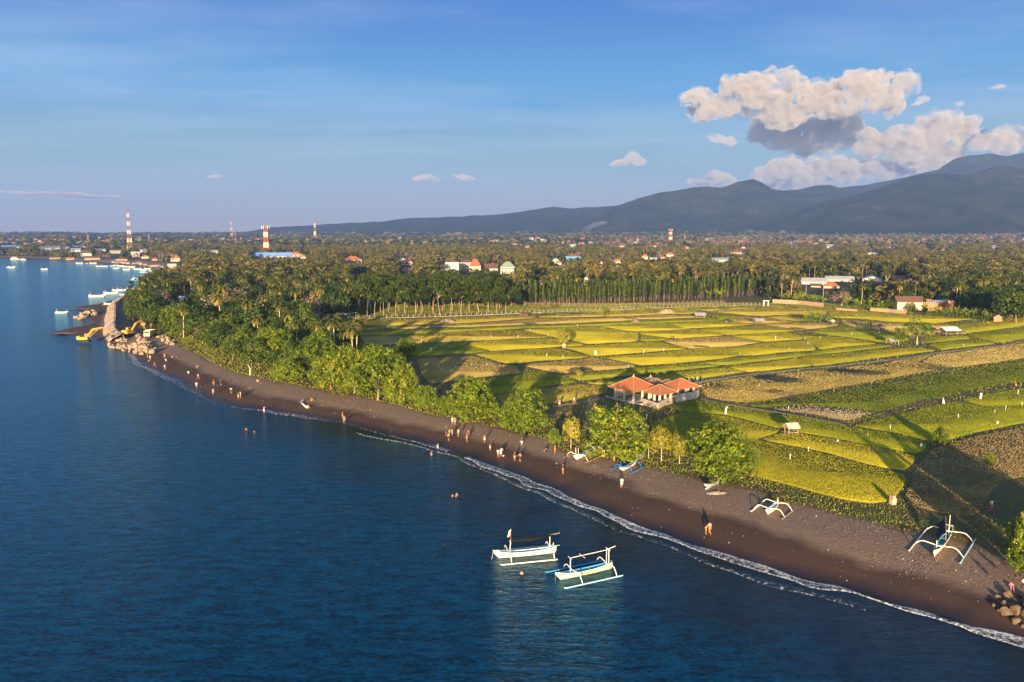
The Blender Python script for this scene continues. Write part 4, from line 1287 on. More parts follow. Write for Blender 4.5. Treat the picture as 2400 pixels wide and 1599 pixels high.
M_BRICK = plain('raw_brick', (0.52, 0.24, 0.14), 0.9, col2=(0.36, 0.17, 0.10), scale=1.5, bump=.2)
M_STONE = plain('limestone_block', (0.50, 0.40, 0.30), 0.9, col2=(0.28, 0.22, 0.17), scale=1.6, bump=.5)
M_WOOD = plain('weathered_wood', (0.42, 0.30, 0.19), 0.85, col2=(0.22, 0.15, 0.10), scale=2.5)
M_DARK = plain('dark_opening', (0.03, 0.03, 0.035), 0.4, var=.1)
M_THATCH = plain('thatch', (0.22, 0.16, 0.11), 0.95, col2=(0.11, 0.08, 0.06), scale=3, bump=.6)
M_BLUEWALL = plain('blue_painted_wall', (0.10, 0.34, 0.62), 0.8, col2=(0.08, 0.26, 0.50))
M_REDP = plain('red_paint', (0.50, 0.09, 0.05), 0.6, col2=(0.38, 0.08, 0.05))
M_WHITEP = plain('white_paint', (0.86, 0.82, 0.74), 0.5, col2=(0.70, 0.66, 0.58), scale=1.2)
M_SOIL = plain('heaped_soil', (0.42, 0.28, 0.17), 0.95, col2=(0.30, 0.19, 0.12), scale=.8, bump=.5)


def roof_mb(w, d, hw, hr, kind, ov):
    """roof solid over a w x d plan, eaves at hw"""
    b = MB(); x, y = w / 2 + ov, d / 2 + ov; e = hw - .05; t = .12
    if kind == 'hip':
        r = max(0.0, (w - d) / 2) if w >= d else 0.0
        ry = max(0.0, (d - w) / 2) if d > w else 0.0
        if r == 0 and ry == 0: r = .12
        vs = [(-x, -y, e), (x, -y, e), (x, y, e), (-x, y, e), (-r, -ry, e + hr), (r, ry, e + hr), (-x, -y, e - t), (x, -y, e - t), (x, y, e - t), (-x, y, e - t)]
        if ry:
            fs = [(0, 1, 4), (1, 2, 5, 4), (2, 3, 5), (3, 0, 4, 5)]
        else:
            fs = [(0, 1, 5, 4), (1, 2, 5), (2, 3, 4, 5), (3, 0, 4)]
        fs += [(6, 7, 1, 0), (7, 8, 2, 1), (8, 9, 3, 2), (9, 6, 0, 3), (9, 8, 7, 6)]
        b.add(vs, fs)
    elif kind == 'gable':
        vs = [(-x, -y, e), (x, -y, e), (x, 0, e + hr), (-x, 0, e + hr), (x, y, e), (-x, y, e), (-x, -y, e - t), (x, -y, e - t), (x, 0, e + hr - t), (-x, 0, e + hr - t), (x, y, e - t), (-x, y, e - t)]
        fs = [(0, 1, 2, 3), (3, 2, 4, 5), (9, 8, 7, 6), (11, 10, 8, 9), (6, 7, 1, 0), (10, 11, 5, 4), (7, 8, 2, 1), (8, 10, 4, 2), (9, 6, 0, 3), (11, 9, 3, 5)]
        b.add(vs, fs)
    elif kind == 'gablex':      # ridge front to back
        vs = [(-x, -y, e), (0, -y, e + hr), (0, y, e + hr), (-x, y, e), (x, -y, e), (x, y, e), (-x, -y, e - t), (0, -y, e + hr - t), (0, y, e + hr - t), (-x, y, e - t), (x, -y, e - t), (x, y, e - t)]
        fs = [(0, 1, 2, 3), (1, 4, 5, 2), (9, 8, 7, 6), (8, 11, 10, 7), (6, 7, 1, 0), (7, 10, 4, 1), (9, 3, 2, 8), (8, 2, 5, 11), (6, 0, 3, 9), (10, 11, 5, 4)]
        b.add(vs, fs)
    elif kind == 'shed':
        b.add([(-x, -y, e), (x, -y, e), (x, y, e + hr), (-x, y, e + hr), (-x, -y, e - t), (x, -y, e - t), (x, y, e + hr - t), (-x, y, e + hr - t)],
              [(0, 1, 2, 3), (7, 6, 5, 4), (4, 5, 1, 0), (5, 6, 2, 1), (6, 7, 3, 2), (7, 4, 0, 3)])
    else:
        b.box(-x, -y, e, x, y, e + max(hr, .3))
    return b


def walls_mb(w, d, hw, kind, hr):
    b = MB(); b.box(-w / 2, -d / 2, -.4, w / 2, d / 2, hw - .02)
    if kind == 'gable':
        for sx in (-1, 1): b.add([(sx * (w / 2 - .15), -d / 2, hw - .1), (sx * (w / 2 - .15), d / 2, hw - .1), (sx * (w / 2 - .15), 0, hw + hr * .86), (sx * w / 2, -d / 2, hw - .1), (sx * w / 2, d / 2, hw - .1), (sx * w / 2, 0, hw + hr * .86)], [(0, 1, 2), (5, 4, 3), (0, 2, 5, 3), (1, 4, 5, 2)])
    if kind == 'gablex':
        for sy in (-1, 1): b.add([(-w / 2, sy * (d / 2 - .15), hw - .1), (w / 2, sy * (d / 2 - .15), hw - .1), (0, sy * (d / 2 - .15), hw + hr * .86), (-w / 2, sy * d / 2, hw - .1), (w / 2, sy * d / 2, hw - .1), (0, sy * d / 2, hw + hr * .86)], [(0, 1, 2), (5, 4, 3), (0, 2, 5, 3), (1, 4, 5, 2)])
    return b


def register(p, w, h, d):
    u0, vb, dep = PJ(p[0], p[1], p[2]); s = FPX / dep
    HOUSES.append((u0 - w * s / 2, u0 + w * s / 2, vb - h * s, vb, p[1] - d / 2, p[0], p[1], max(w, d) / 2))


def building(u, vb, wpx, hpx, kind, wall, roof, label, name='house', cat='house', wf=.55, dr=.75, rz=None, win=None, ov=.6, group=None, reg=True, door=False):
    p = G(u, vb); s = px_m(p); w = wpx * s; h = hpx * s; d = w * dr
    rz = (-math.atan2(p.x, p.y) * .8) if rz is None else rz
    hw, hr = h * wf, h * (1 - wf)
    ov = min(ov, w * .09)
    o = thing(name, label, cat, p, rz, group)
    part('wall', walls_mb(w - 2 * ov, d - 2 * ov, hw, kind, hr).mesh('wall', wall), o)
    part('roof', roof_mb(w - 2 * ov, d - 2 * ov, hw, hr, kind, ov).mesh('roof', roof), o)
    if win:
        nx, nz = win; W = w - 2 * ov
        for j in range(nz):
            for i in range(nx):
                x = -W / 2 + W * (i + .5) / nx; z = hw * (j + .32) / nz; ww = W / nx * .30; hh = hw / nz * .42
                part('window', MB().box(x - ww, -(d - 2 * ov) / 2 - .06, z, x + ww, -(d - 2 * ov) / 2 + .05, z + hh).mesh('window', M_DARK), o)
    if door:
        part('door', MB().box(-.5, -(d - 2 * ov) / 2 - .07, -.1, .5, -(d - 2 * ov) / 2 + .05, 2.0).mesh('door', M_WOOD), o)
    if reg: register(p, w, h, d)
    return o


B = building
B(1040, 636, 18, 22, 'hip', M_CREAM, T_BROWN, 'small cream annex at the left end of the big hotel', win=(2, 2))
B(1060, 642, 34, 34, 'hip', M_WHITE, T_BROWN, 'windowless pale tower block of the big hotel, four storeys high', name='hotel_wing', cat='building', wf=.82)
B(1094, 636, 38, 28, 'hip', M_CREAM, T_BROWN, 'cream hotel wing with windows right of the pale tower block', name='hotel_wing', cat='building', wf=.76, win=(6, 3))
B(1114, 637, 28, 30, 'hip', M_CREAM, T_RED, 'steep reddish roofed wing at the right end of the big hotel', name='hotel_wing', cat='building', wf=.45)
B(1146, 634, 44, 16, 'gable', M_GREY, T_BROWN, 'long low dark roofed hall between the hotel and the green roofed house', name='hall', cat='building', wf=.35)
B(1190, 641, 36, 28, 'hip', M_WHITE, T_GREEN, 'white house with a grey green roof right of the hotel', win=(4, 2), wf=.55)
B(1092, 656, 36, 11, 'hip', M_CREAM, T_BROWN, 'low brown roofed house in front of the hotel', wf=.4)
B(640, 607, 90, 15, 'gable', M_GREY, M_BLUE, 'long blue roofed warehouse at the foot of the thick red and white tower', name='warehouse', cat='warehouse', wf=.45, dr=.35)
B(676, 597, 18, 9, 'hip', M_CREAM, T_ORANGE, 'orange roofed house, left one behind the blue roofed warehouse')
B(694, 604, 28, 14, 'hip', M_CREAM, T_ORANGE, 'orange roofed house, largest right of the blue roofed warehouse', win=(3, 1))
B(711, 608, 14, 11, 'hip', M_CREAM, T_ORANGE, 'small orange roofed house at the right of the warehouse group')
B(827, 617, 44, 17, 'hip', M_CREAM, T_ORANGE, 'wide cream house with a bright orange hip roof left of the middle', win=(5, 1), wf=.5)
B(954, 621, 28, 14, 'hip', M_CREAM, T_ORANGE, 'cream house with an orange hip roof right of the wide one', win=(3, 1), wf=.52)
B(942, 612, 16, 9, 'hip', M_WHITE, M_TIN, 'grey roofed house behind the cream orange roofed one')
B(950, 636, 17, 9, 'hip', M_CREAM, T_ORANGE, 'little orange roof below the cream orange roofed house')
B(955, 661, 28, 13, 'hip', M_CREAM, T_RED, 'dark red roofed house behind the flat topped trees', wf=.35)
B(847, 654, 24, 11, 'gable', M_CREAM, T_ORANGE, 'orange roofed shed above the left end of the flat topped trees')
B(1343, 610, 36, 13, 'hip', M_BLUEWALL, T_RED, 'bright blue walled building with a red roof', name='building', cat='building', wf=.7)
B(1302, 614, 16, 9, 'hip', M_WHITE, M_TIN, 'small grey roofed house left of the blue walled building')
B(1308, 621, 18, 10, 'hip', M_CREAM, T_ORANGE, 'orange roofed house just below the blue walled building')
B(1373, 668, 15, 19, 'hip', M_WHITE, M_WHITE, 'slim white turret with a pale cap among the palms', name='turret', cat='tower', wf=.72, dr=1, ov=1.2)
B(1270, 667, 28, 12, 'hip', M_CREAM, T_BROWN, 'brown roofed house in the palm shade left of the white turret', wf=.35)
B(1511, 608, 16, 12, 'hip', M_CREAM, T_ORANGE, 'orange roofed house, tall one in the middle distance')
B(1531, 609, 18, 6, 'gable', M_WHITE, M_TIN, 'low pale wall house right of the tall orange one')
B(1554, 607, 12, 6, 'hip', M_CREAM, T_ORANGE, 'tiny orange roof between two orange roofed houses')
B(1571, 602, 20, 10, 'hip', M_CREAM, T_ORANGE, 'orange roofed house below the right hand red and white tower')
B(1449, 617, 14, 10, 'hip', M_CREAM, T_ORANGE, 'orange roofed house standing above the palms right of the middle')
B(1409, 620, 10, 8, 'hip', M_CREAM, T_ORANGE, 'tiny orange roof in the palms left of the middle distance')
B(1576, 669, 10, 15, 'hip', M_REDP, T_RED, 'small red shrine tower among the palms', name='shrine', cat='shrine', wf=.7, dr=1)
B(1592, 674, 34, 6, 'gable', M_GREY, M_TIN, 'low grey tin roof in the trees right of the red shrine tower')
B(1728, 597, 34, 9, 'hip', M_CREAM, T_ORANGE, 'wide orange roofed house in the right middle distance')
B(1686, 614, 40, 10, 'gable', M_WHITE, M_TIN, 'pale low building with a tin roof right of the plantation')
B(1905, 666, 62, 15, 'gable', M_WHITE, M_TIN, 'long white roofed workshop, leftmost of the three pale roofs', name='workshop', cat='building', wf=.4, dr=.5)
B(1967, 660, 64, 13, 'gable', M_GREY, M_TIN, 'long grey roofed workshop, middle one of the three pale roofs', name='workshop', cat='building', wf=.4, dr=.4)
B(2042, 659, 44, 13, 'gablex', M_WHITE, M_TIN, 'white gabled workshop, rightmost of the three pale roofs', name='workshop', cat='building', wf=.45, dr=1.2, rz=R(-20))
B(1948, 675, 38, 14, 'hip', M_CREAM, T_ORANGE, 'orange roofed house in front of the three pale roofs', wf=.35)
B(1912, 673, 26, 9, 'gable', M_CREAM, T_BROWN, 'brown roofed house left of the orange roof near the pale roofs', wf=.35)
B(2106, 655, 34, 9, 'gable', M_CREAM, T_RED, 'reddish roof half hidden by trees right of the pale roofs')
B(2048, 596, 28, 5, 'gable', M_WHITE, M_TIN, 'long pale shed far off in the right palm belt')
B(2210, 590, 13, 7, 'hip', M_CREAM, T_ORANGE, 'lone orange roof far off in the right palm belt')
B(2153, 624, 9, 9, 'hip', M_CREAM, T_ORANGE, 'tiny orange roof in the dense palms on the right')
B(2126, 727, 60, 33, 'gable', M_CREAM, T_BROWN, 'plain pale walled barn with a rusty brown tiled roof', name='barn', cat='barn', wf=.62, dr=.55, rz=R(-6), ov=.5)
# open brick building with the blue sheet roof
p = G(2196, 727); s = px_m(p)
o = thing('half_built_house', 'half built brick house with a blue sheet roof right of the barn', 'house', p, R(-8))
W_ = 62 * s; D_ = 30 * s
part('wall', MB().box(W_ * .28, -D_ / 2, -.3, W_ / 2, D_ / 2, 24 * s).box(-W_ / 2, D_ / 2 - .3, -.3, W_ * .28, D_ / 2, 18 * s).box(-W_ / 2, -D_ / 2 - 2.5, -.3, W_ * .3, -D_ / 2 - 2.3, 8 * s).mesh('wall', M_BRICK), o)
for k in range(4):
    x = -W_ / 2 + .3 + k * (.9 if k < 3 else 3.4)
    part('pillar', MB().box(x, -D_ / 2, -.2, x + .35, -D_ / 2 + .35, (27 if k < 3 else 20) * s).mesh('pillar', M_BRICK), o)
part('roof', MB().box(-W_ * .33, -D_ / 2 - .3, 22 * s, W_ * .28 - .02, D_ / 2 + .3, 22 * s + .25).mesh('roof', M_BLUE), o)
part('terrace_slab', MB().box(-W_ / 2 - .5, -D_ / 2 - 2.6, 8 * s, W_ * .1, -D_ / 2 - .02, 8 * s + .25).mesh('terrace_slab', M_GREY), o)
register(p, W_, 27 * s, D_)
B(2337, 754, 20, 17, 'gablex', M_BRICK, M_TIN, 'small brick shed with a tin gable roof under the large dark tree', name='shed', cat='shed', wf=.6, dr=1.0, rz=R(-25))
B(2302, 709, 40, 10, 'gable', M_GREY, M_TIN, 'dark building half hidden behind the trees above the brick shed', wf=.4, reg=False)
B(426, 706, 32, 12, 'hip', M_WHITE, M_WHITEP, 'white roofed beach pavilion among the trees of the point', name='beach_pavilion', cat='pavilion', wf=.45)
B(336, 762, 12, 16, 'hip', M_WOOD, M_THATCH, 'thatched beach parasol hut below the casuarina', name='beach_hut', cat='hut', wf=.55, dr=1, reg=False)
# harbour town along the far bay
TOWN = [(20, 584, 48, 9, 'gable', M_GREY, M_BLUE, 'long blue grey roofed shed at the left edge across the bay'), (3, 596, 8, 9, 'hip', M_WHITE, T_ORANGE, 'small white house with an orange roof at the very left edge'),
 (58, 578, 14, 5, 'hip', M_WHITE, T_ORANGE, 'small orange roof right of the long blue grey shed'), (118, 587, 44, 9, 'gable', M_WHITE, M_TIN, 'pale tin roofed warehouse behind the bay trees'),
 (152, 584, 20, 6, 'gable', M_CREAM, M_TIN, 'low cream building right of the pale warehouse'), (172, 580, 20, 6, 'gable', M_WHITE, M_BLUE, 'blue roofed building behind the bay'), (178, 591, 22, 9, 'gable', M_WHITE, M_TIN, 'bright white building above the bay shore'),
 (194, 581, 18, 5, 'gable', M_WHITE, M_TIN, 'long white low roof left of the tall lattice tower'), (203, 601, 24, 14, 'hip', M_WHITE, T_BROWN, 'white two storey house with a dark hip roof on the bay shore'), (218, 609, 34, 9, 'gable', M_WOOD, T_BROWN, 'long rust roofed shelter on the bay beach'),
 (236, 589, 26, 6, 'gable', M_WHITE, M_TIN, 'white roofs left of the base of the tall lattice tower'), (272, 594, 26, 8, 'gable', M_GREY, M_GREY, 'dark grey roof left of the base of the tall lattice tower'), (318, 603, 20, 13, 'flat', M_STONE, M_GREY, 'cream flat roofed building at the base of the tall lattice tower'),
 (336, 592, 16, 8, 'gable', M_WHITE, M_TIN, 'pale roof right of the base of the tall lattice tower'), (341, 606, 18, 8, 'hip', M_CREAM, T_ORANGE, 'red orange hip roof on the shore right of the tall lattice tower'), (286, 612, 26, 9, 'hip', M_WOOD, T_BROWN, 'brown roofed market hall behind the bay beach'),
 (363, 611, 14, 7, 'hip', M_WOOD, T_RED, 'small red roof between the shore houses'), (412, 613, 22, 14, 'hip', M_CREAM, T_ORANGE, 'orange hip roofed house at the inner corner of the bay'), (404, 628, 20, 10, 'flat', M_STONE, M_GREY, 'small grey block house on the beach at the inner corner of the bay'),
 (290, 572, 10, 6, 'hip', M_CREAM, T_ORANGE, 'orange roofed house left of the lattice tower shaft'), (285, 580, 20, 5, 'gable', M_CREAM, M_TIN, 'cream row house left of the lattice tower shaft'), (130, 607, 24, 6, 'gable', M_WOOD, T_BROWN, 'low tan shore house by the bay trees'),
 (165, 609, 18, 6, 'gable', M_WOOD, T_ORANGE, 'low orange roofed shore stall on the bay'), (502, 594, 20, 8, 'gable', M_CREAM, M_TIN, 'cream house left of the blue roofed warehouse'), (464, 584, 14, 5, 'gable', M_WHITE, M_TIN, 'small white roof in the trees behind the bay')]
for t in TOWN: B(*t[:7], t[7], name='house', cat='house', reg=True)
for k in range(16):
    u = 262 + k * 9.5 + rs.rand() * 5; v = float(np.interp(u, [240, 330, 420], [613, 619, 634])) + rs.rand() * 3 - 1
    B(u, v, 7 + 6 * rs.rand(), 3.5 + 2 * rs.rand(), 'gable', [M_WOOD, M_STONE, M_WOOD][k % 3], [M_TIN, T_BROWN, M_THATCH, M_STONE][k % 4], 'small ' + ['tin roofed', 'brown tiled', 'thatched', 'pale roofed'][k % 4] + ' beach stall, number ' + str(k + 1) + ' from the left behind the moored boats', name='beach_stall', cat='stall', group='stalls behind the moored boats', reg=False)
# scattered houses of the plain
hp = []; RM = [T_ORANGE, T_RED, T_ORANGE, M_TIN, T_ORANGE, T_BROWN, T_RED, M_TIN]
for k in range(8):
    w = 12.0; kind = 'hip' if k % 2 == 0 else 'gable'
    hp.append((walls_mb(10.6, 7.6, 3.4, kind, 2.6).mesh('wall', [M_CREAM, M_WHITE, M_CREAM, M_WHITE][k % 4]), roof_mb(10.6, 7.6, 3.4, 2.8, kind, .7).mesh('roof', [T_ORANGE, T_RED, T_ORANGE, M_TIN, T_ORANGE, T_BROWN, T_RED, M_TIN][k])))
far_n = 0
for k in range(125):
    if k < 60: u, v = rs.uniform(0, 620), 548 + 28 * rs.rand() ** 1.2
    elif k < 88: u, v = rs.uniform(620, 1500), 549 + 34 * rs.rand() ** 1.2
    else: u, v = rs.uniform(1200, 2400), 548 + 38 * rs.rand() ** 1.1
    p = G(u, v)
    if p.y > 6800 or ds_of([(p.x, p.y)])[0] < 30: continue
    ki = rs.randint(8); wm, rm = hp[ki]
    sc = (.8 + p.y / 4500.0) * (.8 + .5 * rs.rand())
    p.z += 1.5
    o = thing('house', 'far small house, ' + {T_ORANGE: 'orange tiled', T_RED: 'red tiled', M_TIN: 'tin', T_BROWN: 'brown tiled'}[RM[ki]] + ' roof, ' + rel(u, v).replace('just ', '').replace('well ', ''), 'house', p, rs.uniform(-.5, .5), 'far houses ' + rel(u, v).replace('just ', '').replace('well ', ''), sc=sc)
    part('wall', wm, o); part('roof', rm, o)
    if v > 560: register(p, 12 * sc, 6 * sc, 8 * sc)

# ------------------------------------------------------------------ pavilions in the fields
M_RIDGE = plain('pale_terracotta_ridge', (0.66, 0.40, 0.26), .8, col2=(.5, .28, .17))


def pavilion(u, v, w, d, hc, hr, rz, label, roof, ncol=(3, 3), back_wall=True, floor_h=.5, ov=1.0, floor_mat=None, fin=True):
    p = G(u, v); o = thing('pavilion', label, 'pavilion', p, rz)
    part('floor', MB().box(-w / 2, -d / 2, -.4, w / 2, d / 2, floor_h).mesh('floor', floor_mat or M_GREY), o)
    for i in range(ncol[0]):
        for j in range(ncol[1]):
            if 0 < i < ncol[0] - 1 and 0 < j < ncol[1] - 1: continue
            x = -w / 2 + .45 + (w - .9) * i / (ncol[0] - 1); y = -d / 2 + .45 + (d - .9) * j / (ncol[1] - 1)
            part('column', MB().box(x - .22, y - .22, floor_h, x + .22, y + .22, floor_h + hc).mesh('column', M_WHITE), o)
    if back_wall:
        part('back_wall', MB().box(-w / 2 + .7, d / 2 - .62, floor_h, w / 2 - .7, d / 2 - .42, floor_h + hc * .96).mesh('back_wall', M_CREAM), o)
    r = part('roof', roof_mb(w, d, floor_h + hc + .1, hr, 'hip', ov).mesh('roof', roof), o)
    f = MB()
    if fin: f.tube([(0, 0, floor_h + hc + hr), (0, 0, floor_h + hc + hr + .35), (0, 0, floor_h + hc + hr + .8)], [.28, .2, .05], 8)
    z = floor_h + hc + .08
    for sx in (-1, 1):
        for sy in (-1, 1):
            f.tube([(sx * (w / 2 + ov - .1), sy * (d / 2 + ov - .1), z), (sx * (w / 2 + ov + .25), sy * (d / 2 + ov + .25), z + .35)], [.14, .05], 6)
            f.tube([(sx * (w / 2 + ov), sy * (d / 2 + ov), z + .06), (sx * .15, sy * .15, z + hr + .02)], [.05, .05], 5)
    r2 = part('ridge_tiles', f.mesh('ridge_tiles', M_RIDGE), r)
    return o


pavilion(1484, 936, 7.6, 7.2, 2.7, 2.7, R(38), 'largest open pavilion with a bright orange pyramid roof and white columns', T_ORANGE, ov=.85)
pavilion(1546, 946, 5.0, 4.4, 2.5, 1.9, R(38), 'open pavilion with a weathered rust roof in front of the walled yard', tiles('rust_roof_tiles', (0.50, 0.17, 0.06), (0.24, 0.09, 0.045), 5), ov=.7, back_wall=False, floor_mat=M_STONE, fin=False)
pavilion(1594, 930, 6.4, 5.0, 2.4, 2.0, R(30), 'orange roofed pavilion over dark posts behind the stone yard wall', T_ORANGE, ov=.7, fin=False)
pavilion(1564, 925, 2.6, 2.6, 2.4, 1.2, R(35), 'small dark tiled gatehouse roof between the two right pavilions', T_BROWN, ncol=(2, 2), ov=.5, back_wall=False, fin=False)
pavilion(1524, 915, 1.5, 1.5, 2.4, .8, R(38), 'tiny tiled shrine behind the largest pavilion', T_BROWN, ncol=(2, 2), ov=.35, back_wall=True)
pavilion(1538, 920, 2.4, 2.2, 2.2, 1.2, R(20), 'dark thatched shelter behind the rust roofed pavilion', M_THATCH, ncol=(2, 2), ov=.4, back_wall=True, fin=False)
p = G(1622, 926); o = thing('lean_to', 'grey tin lean-to shed at the right end of the pavilion yard', 'shed', p, R(30))
part('roof', roof_mb(2.6, 3.2, 2.6, .5, 'shed', .3).mesh('roof', M_TIN), o)
part('wall', MB().box(-1.2, -1.4, -.3, 1.2, 1.5, 2.4).mesh('wall', T_BROWN), o)


def wall_px(px, h, t, mat, label, name='wall', cat='wall', cap=None):
    P = [G(*q) for q in px]; c = sum(P, Vector()) / len(P)
    o = thing(name, label, cat, c); b = MB(); cp = MB()
    for a, q in zip(P[:-1], P[1:]):
        d = (q - a); L = d.length; M = Matrix.Translation((a - c)) @ Matrix.Rotation(math.atan2(d.y, d.x), 4, 'Z')
        b.box(-t / 2, -t / 2, -.5, L + t / 2 - .003, t / 2, h, 0, M)
        cp.box(-t / 2 - .05, -t / 2 - .05, h, L + t / 2, t / 2 + .05, h + .10, 0, M)
    part('masonry', b.mesh('masonry', mat), o); part('coping', cp.mesh('coping', cap or mat), o)
    return o


wall_px([(1508, 949), (1541, 960), (1570, 943), (1584, 941)], 1.5, .3, M_STONE, 'low tan limestone wall in front of the rust roofed pavilion')
wall_px([(1584, 944), (1604, 940), (1627, 936), (1636, 931), (1634, 927)], 1.9, .3, M_GREY, 'rough grey stone wall enclosing the right pavilion')
wall_px([(1423, 932), (1455, 941), (1487, 947), (1508, 950)], .35, .4, M_GREY, 'low grey kerb wall along the front of the largest pavilion')
wall_px([(1811, 711), (1870, 714), (1929, 720)], 2.4, .3, M_SOIL, 'long brown mud coloured wall at the village edge right of the gateway')
wall_px([(1960, 727), (2008, 731)], 1.2, .3, M_SOIL, 'short low brown wall by the banana hedge')
wall_px([(2040, 730), (2082, 733), (2122, 737)], 1.9, .3, M_SOIL, 'low brown wall in front of the barn')
p = G(1795, 718); o = thing('gateway', 'white gateway frame where the post fence meets the brown wall', 'gate', p)
for sx in (-1, 1): part('post', MB().box(sx * 1.3 - .2, -.2, -.3, sx * 1.3 + .2, .2, 3.1).mesh('post', M_WHITEP), o)
part('lintel', MB().box(-1.9, -.25, 3.1, 1.9, .25, 3.45).mesh('lintel', M_WHITEP), o)

# post fence along the far side of the fields
FP = [(735, 752), (850, 747), (980, 744), (1100, 740), (1200, 736), (1300, 731.5), (1400, 728.5), (1500, 724), (1600, 720), (1700, 717), (1790, 715)]
p0 = G(*FP[0]); o = thing('post_fence', 'long fence of pale concrete posts along the far side of the rice', 'fence', p0)
FPG = [G(u, v) for u, v in FP]
seg = np.cumsum([0] + [(b - a).length for a, b in zip(FPG[:-1], FPG[1:])]); n_post = 96
post_m = MB().box(-.08, -.08, -.3, .08, .08, 1.7).mesh('post', M_STONE)
for k in range(n_post):
    t = seg[-1] * k / (n_post - 1); i = min(len(seg) - 2, int(np.searchsorted(seg, t, 'right')) - 1); f = (t - seg[i]) / (seg[i + 1] - seg[i])
    q = FPG[i].lerp(FPG[i + 1], f); part('post', post_m, o, q - p0)
b = MB()
for a, q in zip(FPG[:-1], FPG[1:]): b.tube([a - p0 + Vector((0, 0, 1.7)), q - p0 + Vector((0, 0, 1.7))], .02, 4); b.tube([a - p0 + Vector((0, 0, 1.0)), q - p0 + Vector((0, 0, 1.0))], .02, 4)
part('wire', b.mesh('wire', M_GREY), o)
b = MB()
for a, q in zip(FPG[:-1], FPG[1:]):
    d = q - a; b.box(0, -.12, -.3, d.length, .12, .22, 0, Matrix.Translation(a - p0) @ Matrix.Rotation(math.atan2(d.y, d.x), 4, 'Z'))
part('kerb', b.mesh('kerb', M_GREY), o)
# inner rail fence in front of the plantation
IP = [(1180, 731), (1228, 717), (1300, 715.5), (1420, 722), (1500, 718), (1600, 713.5), (1700, 711)]
p0 = G(*IP[1]); o = thing('rail_fence', 'low bamboo rail fence between the post fence and the plantation', 'fence', p0); Q = [G(*q) for q in IP[1:]]; b = MB()
for a, q in zip(Q[:-1], Q[1:]):
    for z in (.5, 1.0, 1.5): b.tube([a - p0 + Vector((0, 0, z)), q - p0 + Vector((0, 0, z))], .06, 4)
part('rail', b.mesh('rail', M_WOOD), o)
k = 0
for a, q in zip(Q[:-1], Q[1:]):
    m = int((q - a).length / 3.2)
    for j in range(m):
        if k < 90: part('stake', MB().tube([(0, 0, -.3), (0, 0, 2.4)], .09, 5).mesh('stake', M_WOOD) if k == 0 else KIDS[o.name][-1].data if k > 0 and KIDS[o.name][-1].name.startswith('stake') else None, o, a.lerp(q, j / m) - p0); k += 1
# pale frame left of the fence
p = G(760, 749); s = px_m(p); o = thing('arbour', 'pale timber arbour with a peaked middle at the left end of the post fence', 'arbour', p)
for x in (-44, -34, -14, 0, 10, 35, 60, 74): part('post', MB().box(x * s - .12, -.12, -.3, x * s + .12, .12, 2.3).mesh('post', M_WHITEP), o)
part('beam', MB().tube([(-48 * s, 0, 2.4), (-34 * s, 0, 2.4), (-14 * s, 0, 2.4), (-14 * s, 0, 2.7), (-7 * s, 0, 3.6), (2 * s, 0, 2.7), (2 * s, 0, 2.4), (40 * s, 0, 2.4), (58 * s, 0, 3.0), (76 * s, 0, 3.4)], .12, 5).mesh('beam', M_WHITEP), o)

# ------------------------------------------------------------------ field huts
def hut(u, v, w, h, label, roof=M_TIN, rz=0.3, thatch=False, platform=True):
    p = G(u, v); s = px_m(p); W = w * s * .8; H = h * s; o = thing('field_hut', label, 'hut', p, rz)
    for sx in (-1, 1):
        for sy in (-1, 1): part('post', MB().box(sx * W * .36 - .07, sy * W * .27 - .07, -.3, sx * W * .36 + .07, sy * W * .27 + .07, H * .62).mesh('post', M_WOOD), o)
    if platform: part('platform', MB().box(-W * .42, -W * .32, H * .20, W * .42, W * .32, H * .20 + .12).mesh('platform', M_WOOD), o)
    part('roof', roof_mb(W * .8, W * .6, H * .62, H * .36, 'hip' if thatch else 'gable', W * .1).mesh('roof', roof), o)
    return o


M_PLANK = plain('grey_planks', (0.50, 0.46, 0.40), 0.85, col2=(0.32, 0.29, 0.26), scale=2)
hut(1854, 1018, 40, 29, 'raised field hut with a grey plank gable roof standing alone in the near rice', M_PLANK, R(12))
hut(1641, 746, 32, 14, 'tin roofed field hut at the far edge of the rice', M_TIN, R(-10))
hut(1778, 759, 30, 13, 'open tin roofed hut on thin posts in the far rice', M_TIN, R(8))
hut(2061, 773, 28, 14, 'thatched tent shaped field hut beside the lone banana plant', M_THATCH, R(20), True)
hut(2222, 785, 52, 20, 'white tin roofed field shelter with a bamboo annex right of the spreading tree', M_WHITEP, R(12))
hut(2252, 785, 26, 12, 'low bamboo annex beside the white tin roofed shelter', M_THATCH, R(30), True)
hut(2088, 806, 28, 14, 'ragged shack under the small tree left of the spreading tree', M_PLANK, R(30))
hut(1950, 760, 12, 11, 'little pale shed at the right end of the banana island', M_WHITE, R(0))
hut(1227, 741, 24, 11, 'collapsed rubble hut by the post fence', T_BROWN, R(25))
hut(1322, 817, 10, 12, 'tiny grey hut under the scraggly sapling', M_PLANK, R(10))


